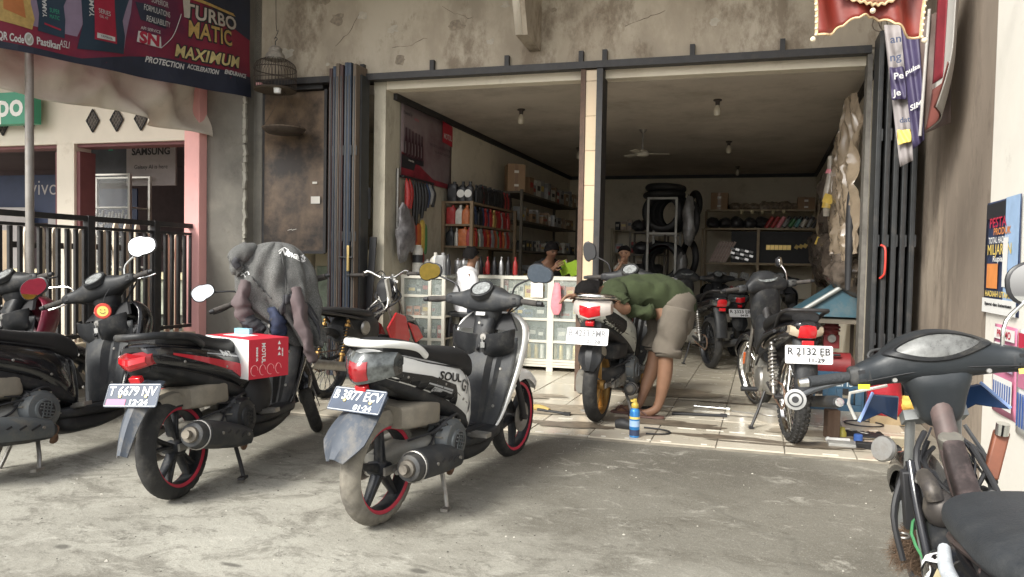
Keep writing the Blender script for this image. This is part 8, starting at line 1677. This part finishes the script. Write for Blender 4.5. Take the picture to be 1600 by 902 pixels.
fingers(N, E_, 'la5', L(-1.275, 4.99, .905), (-.85, -.15, -.1), (-.25, -.25, -1), .085, 'lh', (.35, .6, .5), thumb=-1)
chain(N, E_, 'che', [(L(-1.060, 5.58, .93), .062), (L(-1.160, 5.60, .87), .048), (L(-1.240, 5.50, .84), .042), (L(-1.260, 5.32, .865), .036), (L(-1.250, 5.18, .875), .027)], 'ra')
fingers(N, E_, 'ra4', L(-1.230, 5.09, .88), (.1, -.95, 0), (0, -.2, -1), .085, 'rh', (.2, .3, .3), thumb=1)
chain(N, E_, 'pel', [(L(-0.635, 5.49, .76), .09), (L(-0.650, 5.48, .62), .082), (L(-0.664, 5.47, .45), .057), (L(-0.660, 5.475, .36), .062), (L(-0.672, 5.475, .27), .056), (L(-0.695, 5.468, .13), .037), (L(-0.720, 5.46, .062), .034), (L(-0.770, 5.45, .035), (.036, .026)), (L(-0.845, 5.44, .024), (.036, .018))], 'll')
chain(N, E_, 'pel', [(L(-0.695, 5.66, .76), .09), (L(-0.727, 5.65, .62), .080), (L(-0.763, 5.62, .45), .056), (L(-0.772, 5.62, .36), .061), (L(-0.800, 5.60, .27), .055), (L(-0.842, 5.565, .13), .036), (L(-0.865, 5.555, .062), .033), (L(-0.920, 5.545, .035), (.036, .026)), (L(-0.995, 5.54, .024), (.036, .018))], 'rl')
for pre, p0, x in (('ll8', (-.845, 5.44), 0), ('rl8', (-.995, 5.54), 0)):
    for i, (dy, ln) in enumerate(((.028, .034), (.012, .028), (-.002, .024), (-.015, .02), (-.027, .016))):
        k = pre+'t%d' % i; N[k] = (L(p0[0]-ln, p0[1]+dy*(1 if 1 else -1), .016), .0105 if i == 0 else .0075); E_.append((pre, k))
body = skin('body', N, E_, 'pel', SKIN, mb)
hair(body, L(-1.210, 5.30, .925), (-.25, -.15, -1), (-.85, -.5, .12), .078, -.55, .55)
GRN = mat('green_cotton', (.027, .037, .013), .95, var=.22, sc=7, bump=.2, bsc=40); SHO = mat('grey_brown_cotton', (.115, .098, .078), .95, var=.16, sc=6, bump=.2, bsc=50)
def wr(p, t, a):
    w_ = math.sin(t*19+a*2.2+fbm(p*4, 3)*5); k = (.020*(abs(w_)**.6*(1 if w_ > 0 else -1))+.012*math.sin(t*43-a*3+fbm(p*6, 2)*6))*math.sin(pi*min(1, t*1.1+.05))+.013*fbm(p*12, 4)
    d = V((.1, -.3, .8)); return p+d.normalized()*k*(1 if math.sin(a) > -.6 else .5)
b = B(); limb(b, [(L(-0.562, 5.60, .760), .13, .11), (L(-0.598, 5.59, .835), .160, .140), (L(-0.700, 5.56, .905), .165, .142), (L(-0.840, 5.50, .918), .172, .136), (L(-0.980, 5.44, .922), .175, .124), (L(-1.070, 5.39, .922), .12, .095), (L(-1.115, 5.37, .922), .072, .065)], (.25, 1, 0), 44, wr); b.obj('t_shirt', GRN, body, ang=180)
b = B(); limb(b, [(L(-0.757, 5.44, .80), .06, .05), (L(-0.800, 5.42, .785), .13, .055), (L(-0.920, 5.38, .80), .10, .05), (L(-1.000, 5.36, .83), .05, .04)], (.3, 1, 0), 26, lambda p, t, a: p+V((0, 0, .012*math.sin(t*20+a*2)))); b.obj('shirt_fold', GRN, body, ang=180)
b = B(); limb(b, [(L(-1.020, 5.42, .93), .10, .09), (L(-1.035, 5.31, .925), .095, .085), (L(-1.000, 5.25, .885), .085, .078), (L(-0.955, 5.225, .84), .078, .072), (L(-0.945, 5.222, .83), .066, .060)], (.2, 0, 1), 24, lambda p, t, a: p+V((.018, .016, .018))*fbm(p*15, 4)+V((.006*math.sin(t*26+a), 0, .005*math.sin(t*31)))); b.obj('sleeve', GRN, body, ang=180)
b = B(); limb(b, [(L(-1.050, 5.50, .92), .095, .09), (L(-1.100, 5.58, .91), .09, .085), (L(-1.160, 5.61, .87), .078, .07)], (.2, 0, 1), 20); b.obj('sleeve', GRN, body, ang=180)
def sw(p, t, a): return p+V((.012*math.sin(t*13+a*2), .008*math.sin(t*9+a*3), 0))*min(1, t*3)+V((.008, .008, .004))*fbm(p*11, 3)
b = B(); limb(b, [(L(-0.680, 5.575, .91), .12, .09), (L(-0.625, 5.575, .875), .158, .125), (L(-0.602, 5.57, .80), .163, .14), (L(-0.612, 5.565, .70), .15, .13), (L(-0.644, 5.56, .64), .09, .09)], (.2, 1, 0), 34, sw); b.obj('shorts', SHO, body, ang=180)
b = B(); limb(b, [(L(-0.598, 5.49, .82), .10, .115), (L(-0.616, 5.48, .72), .108, .113), (L(-0.632, 5.475, .62), .106, .108), (L(-0.649, 5.47, .53), .105, .105), (L(-0.649, 5.47, .495), .104, .104), (L(-0.651, 5.47, .50), .085, .085)], (.2, 1, 0), 30, sw); b.obj('shorts_leg', SHO, body, ang=180)
b = B(); limb(b, [(L(-0.675, 5.66, .82), .09, .11), (L(-0.725, 5.65, .72), .098, .108), (L(-0.734, 5.64, .62), .10, .105), (L(-0.748, 5.63, .53), .098, .10), (L(-0.751, 5.628, .505), .098, .099), (L(-0.752, 5.628, .51), .08, .08)], (.2, 1, 0), 28, sw); b.obj('shorts_leg', SHO, body, ang=180)
SAN = mat('brown_sandal', (.10, .05, .04), .7, var=.2)
for (x, y) in ((-.79, 5.455), (-.94, 5.545)):
    b = B(); b.loft('z', [(.001, x+O_.x*0, y, .13, .046), (.006, x, y, .135, .05), (.016, x, y, .13, .046)], 3, 22, 1); b.v = [p-O_ for p in b.v]; sdl = b.obj('sandal', SAN, mb)
    for q in (-1, 1): b = B(); b.tube([L(x-.095, y, .028), L(x-.06, y+q*.02, .052), L(x-.0, y+q*.043, .03), L(x+.01, y+q*.046, .012)], .006, 6, 4); b.obj('strap', SAN, sdl)
# --- youth in white shirt on the stool
yo = thing('person', 'youth in white T-shirt sitting on the stool before the glass counter', 'person', (-2.86, 7.02, 0)); O_ = V((-2.86, 7.02, 0))
N, E_ = {}, []
N['pel'] = (L(-2.88, 7.0, .70), (.11, .12)); N['che'] = (L(-2.87, 7.0, .92), (.105, .13)); N['nek'] = (L(-2.855, 7.01, 1.07), .045); E_ += [('pel', 'che'), ('che', 'nek')]
FY = (.80, .55, -.05); head_nodes(N, E_, 'nek', L(-2.84, 7.02, 1.185), FY, (.0, 0, 1), .076)
for q, pre in ((-1, 'a'), (1, 'b')):
    r_ = V((.55, -.80, 0))*(-q)
    c0 = L(-2.865, 7.0, .985)+r_*.15
    chain(N, E_, 'che', [(c0, .05), (c0+V((.02, .02, -.14)), .042), (c0+V((.05, .04, -.25)), .036), (c0+V((.16, .12, -.28)), .034), (c0+V((.24, .17, -.28)), .025)], 'ar'+pre)
    fingers(N, E_, 'ar%s4' % pre, c0+V((.31, .22, -.29)), (.8, .55, -.1), (0, 0, -1), .075, 'h'+pre, (.3, .4, .3), r=.008, thumb=q)
    h0 = L(-2.86, 7.01, .67)+r_*.09
    chain(N, E_, 'pel', [(h0+V((.03, .02, 0)), .078), (h0+V((.22, .15, -.0)), .068), (h0+V((.33, .22, -.04)), .052), (h0+V((.33, .21, -.30)), .046), (h0+V((.32, .20, -.56)), .03), (h0+V((.35, .22, -.61)), .028), (h0+V((.45, .29, -.635)), (.034, .02))], 'lg'+pre)
bd2 = skin('body', N, E_, 'pel', SKIND, yo); face(bd2, L(-2.84, 7.02, 1.185), FY, (0, 0, 1), .076); hair(bd2, L(-2.84, 7.02, 1.185), FY, (0, 0, 1), .078, -.35, .55)
WTS = mat('white_cotton', (.66, .66, .68), .85, var=.05, sc=7, bump=.25, bsc=30)
b = B(); limb(b, [(L(-2.88, 7.0, .62), .17, .13), (L(-2.88, 7.0, .72), .165, .125), (L(-2.875, 7.0, .88), .165, .122), (L(-2.868, 7.0, 1.0), .165, .105), (L(-2.86, 7.005, 1.05), .10, .08), (L(-2.856, 7.01, 1.075), .058, .055)], (.55, -.8, 0), 34, lambda p, t, a: p+V((.010, .010, 0))*math.sin(t*14+a*3)+V((.010, .01, .0))*fbm(p*12, 3)); b.obj('t_shirt', WTS, bd2, ang=180)
for q in (-1, 1):
    r_ = V((.55, -.80, 0))*q; c0 = L(-2.865, 7.0, .985)+r_*.13; b = B(); limb(b, [(c0-r_*.03+V((0, 0, .02)), .06, .06), (c0+r_*.03+V((.01, .01, -.06)), .068, .064), (c0+r_*.03+V((.02, .02, -.16)), .066, .062), (c0+r_*.03+V((.02, .02, -.165)), .05, .05)], (.8, .55, 0), 20); b.obj('sleeve', WTS, bd2, ang=180)
    h0 = L(-2.86, 7.01, .67)+r_*.09; b = B(); limb(b, [(h0+V((-.04, -.03, .0)), .10, .10), (h0+V((.12, .08, .0)), .092, .088), (h0+V((.28, .19, -.0)), .082, .08), (h0+V((.285, .193, -.003)), .065, .065)], (.55, -.8, 0), 20); b.obj('shorts_leg', mat('dark_denim', (.03, .035, .05), .85), bd2, ang=180)
# --- man in black behind the counter reading a green booklet
mk = thing('person', 'man in black V-neck shirt behind the counter looking down at a green booklet', 'person', (-2.36, 8.25, 0)); O_ = V((-2.36, 8.25, 0))
N, E_ = {}, []
N['pel'] = (L(-2.42, 8.35, .75), (.14, .13)); N['che'] = (L(-2.40, 8.30, 1.02), (.13, .16)); N['nek'] = (L(-2.35, 8.22, 1.17), .052); E_ += [('pel', 'che'), ('che', 'nek')]
FK = (.72, -.55, -.38); UK = (.30, -.22, .93); HC = L(-2.315, 8.18, 1.275); head_nodes(N, E_, 'nek', HC, FK, UK, .078)
for q, pre in ((-1, 'a'), (1, 'b')):
    sd = V((.58, .81, 0))*q; c0 = L(-2.39, 8.29, 1.08)+sd*.19
    tg = L(-2.16, 8.02, 1.07)+sd*.10
    el = c0+V((.03, -.05, -.24))
    chain(N, E_, 'che', [(c0, .058), (c0.lerp(el, .55), .048), (el, .042), (el.lerp(tg, .5), .038), (tg, .028)], 'ar'+pre)
    d = (tg-el).normalized(); fingers(N, E_, 'ar%s4' % pre, tg+d*.065, d, -sd+V((0, 0, .2)), .08, 'h'+pre, (.3, .5, .4), thumb=q)
for q, pre in ((-1, 'a'), (1, 'b')):
    sd = V((.58, .81, 0))*q; chain(N, E_, 'pel', [(L(-2.42, 8.35, .68)+sd*.09, .09), (L(-2.40, 8.33, .42)+sd*.10, .06), (L(-2.42, 8.36, .10)+sd*.10, .04), (L(-2.36, 8.30, .04)+sd*.10, (.04, .03))], 'lg'+pre)
bk_ = skin('body', N, E_, 'pel', SKIND, mk); face(bk_, HC, FK, UK, .078); hair(bk_, HC, FK, UK, .080, -.25, .62)
BKC = mat('black_cotton', (.012, .012, .013), .9, var=.2, sc=9, bump=.2, bsc=30)
b = B(); limb(b, [(L(-2.43, 8.36, .70), .19, .14), (L(-2.42, 8.34, .85), .19, .14), (L(-2.405, 8.31, 1.0), .205, .135), (L(-2.385, 8.28, 1.09), .20, .115), (L(-2.365, 8.245, 1.135), .12, .085), (L(-2.355, 8.23, 1.15), .07, .06)], (.58, .81, 0), 34, lambda p, t, a: p+V((.01, .01, .0))*math.sin(t*12+a*3)); b.obj('t_shirt', BKC, bk_, ang=180)
for q in (-1, 1):
    sd = V((.58, .81, 0))*q; c0 = L(-2.39, 8.29, 1.08)+sd*.17; b = B(); limb(b, [(c0-sd*.05+V((0, 0, .02)), .075, .07), (c0+sd*.03+V((.01, -.02, -.06)), .075, .07), (c0+sd*.03+V((.025, -.045, -.16)), .07, .066), (c0+sd*.03+V((.025, -.045, -.165)), .05, .05)], (.7, -.5, 0), 20); b.obj('sleeve', BKC, bk_, ang=180)
    b = B(); limb(b, [(L(-2.42, 8.35, .74)+sd*.09, .11, .12), (L(-2.40, 8.33, .45)+sd*.10, .09, .09), (L(-2.42, 8.36, .08)+sd*.10, .075, .075)], (.58, .81, 0), 18); b.obj('trouser_leg', mat('dark_denim', (1, 1, 1)), bk_, ang=180)
bo2 = thing('booklet', 'lime green booklet held open by the man in black', 'booklet', (-2.06, 7.96, 1.08), -.35); b = B()
LIME = mat('lime_cover', (.30, .46, .04), .5, var=.06)
for s_, a in ((-1, .35), (1, -.12)):
    b = B(Matrix.Rotation(a*s_, 4, 'Z')); b.box((s_*.085, 0, 0), (.165, .006, .16), (.35, -.28, 0)); q = b.obj('cover', LIME, bo2)
    b = B(Matrix.Rotation(a*s_, 4, 'Z')); b.box((s_*.083, .008, .0), (.158, .008, .152), (.35, -.28, 0)); b.obj('pages', STK, q)
b = B(); b.box((-.10, -.012, -.0), (.05, .002, .045), (.35, -.28, -.3)); b.obj('print', NAVY, bo2)
# --- toddler on the table
tb = thing('table', 'small dark table behind the white scooter with the toddler on it', 'table', (-1.68, 9.25, 0)); b = B(); b.box((0, 0, .82), (.62, .5, .04)); b.obj('tabletop', WOODR, tb)
for x in (-.27, .27):
    for y in (-.21, .21): b = B(); b.box((x, y, .4), (.04, .04, .8)); b.obj('leg', WOODR, tb)
tod = thing('person', 'toddler in pale shirt with a hand at its mouth, sitting on the table', 'person', (-1.64, 9.3, .84)); O_ = V((-1.64, 9.3, .84))
N, E_ = {}, []
N['pel'] = (L(-1.64, 9.32, .92), .085); N['che'] = (L(-1.645, 9.31, 1.08), (.08, .095)); N['nek'] = (L(-1.66, 9.30, 1.165), .035); E_ += [('pel', 'che'), ('che', 'nek')]
FT = (.10, -1, -.12); HT = L(-1.67, 9.28, 1.275); head_nodes(N, E_, 'nek', HT, FT, (0, -.1, 1), .075)
chain(N, E_, 'che', [(L(-1.74, 9.28, 1.11), .036), (L(-1.77, 9.22, 1.04), .030), (L(-1.73, 9.16, 1.07), .027), (L(-1.685, 9.165, 1.15), .02)], 'a'); fingers(N, E_, 'a3', L(-1.672, 9.18, 1.195), (.1, .1, .9), (.1, 1, .2), .045, 'ha', (.4, .6, .5), r=.0065, spread=.012)
chain(N, E_, 'che', [(L(-1.55, 9.29, 1.11), .036), (L(-1.50, 9.25, 1.03), .030), (L(-1.53, 9.17, 1.0), .026), (L(-1.57, 9.12, 1.0), .02)], 'b'); fingers(N, E_, 'b3', L(-1.60, 9.09, 1.0), (-.6, -.7, 0), (0, .2, -1), .045, 'hb', (.3, .4, .3), r=.0065, spread=.012)
for q, pre in ((-1, 'c'), (1, 'd')): chain(N, E_, 'pel', [(L(-1.64+q*.06, 9.25, .91), .055), (L(-1.64+q*.10, 9.13, .90), .045), (L(-1.64+q*.09, 9.02, .88), .034), (L(-1.64+q*.09, 8.98, .74), .03), (L(-1.64+q*.09, 8.95, .66), .024), (L(-1.64+q*.09, 8.90, .64), (.026, .018))], 'l'+pre)
bt2 = skin('body', N, E_, 'pel', SKINB, tod); face(bt2, HT, FT, (0, -.1, 1), .075); hair(bt2, HT, FT, (0, -.1, 1), .076, .0, .78)
PSH = mat('pale_print_cotton', (.36, .35, .30), .85, var=.35, sc=40)
b = B(); limb(b, [(L(-1.64, 9.31, .86), .105, .095), (L(-1.642, 9.31, .95), .108, .098), (L(-1.645, 9.31, 1.07), .108, .09), (L(-1.652, 9.305, 1.13), .08, .07), (L(-1.658, 9.30, 1.155), .045, .045)], (1, 0, 0), 26, lambda p, t, a: p+V((.006, .006, 0))*math.sin(t*12+a*3)); b.obj('shirt', PSH, bt2, ang=180)
for q in (-1, 1): b = B(); limb(b, [(L(-1.645+q*.07, 9.30, 1.12), .045, .045), (L(-1.645+q*.105, 9.28, 1.09), .046, .044), (L(-1.645+q*.125, 9.25, 1.05), .042, .04), (L(-1.645+q*.126, 9.249, 1.049), .03, .03)], (0, 1, 0), 16); b.obj('sleeve', PSH, bt2, ang=180)
for i, x in enumerate((-1.90, -1.78)):
    b = B(); b.lathe([(0, 0), (.05, 0), (.05, .11), (.046, .12), (0, .12)], (x, 9.1, .841), n=18); tag(b.obj('golden_tin', PAL['gold' if i else 'orange']), ['orange tin on the table left of the toddler', 'golden tin on the table beside the toddler'][i], 'tin')

# ------------------------------------------------------------------ tell look-alikes of one group apart by their order from the left
bpy.context.view_layer.update()
ORD = 'second third fourth fifth sixth seventh eighth ninth tenth eleventh twelfth thirteenth'.split()
fam = {}
for o in S.objects:
    if o.get('label') and o.get('group') and not o.parent: fam.setdefault((o['group'], o['label']), []).append(o)
for (g_, l_), os_ in fam.items():
    n = len(os_)
    if n < 2 or n > 14 or len(l_.split()) > 13: continue
    def px_(o):
        c = o.matrix_world @ (sum((V(k) for k in o.bound_box), V((0, 0, 0)))/8 if o.type == 'MESH' else V((0, 0, 0))); d = c-cam.location; return d.dot(rt)/d.dot(fw)
    os_.sort(key=px_)
    for i, o in enumerate(os_): o['label'] = l_+(', leftmost' if i == 0 else ', rightmost' if i == n-1 else ', %s from left' % ORD[i-1])
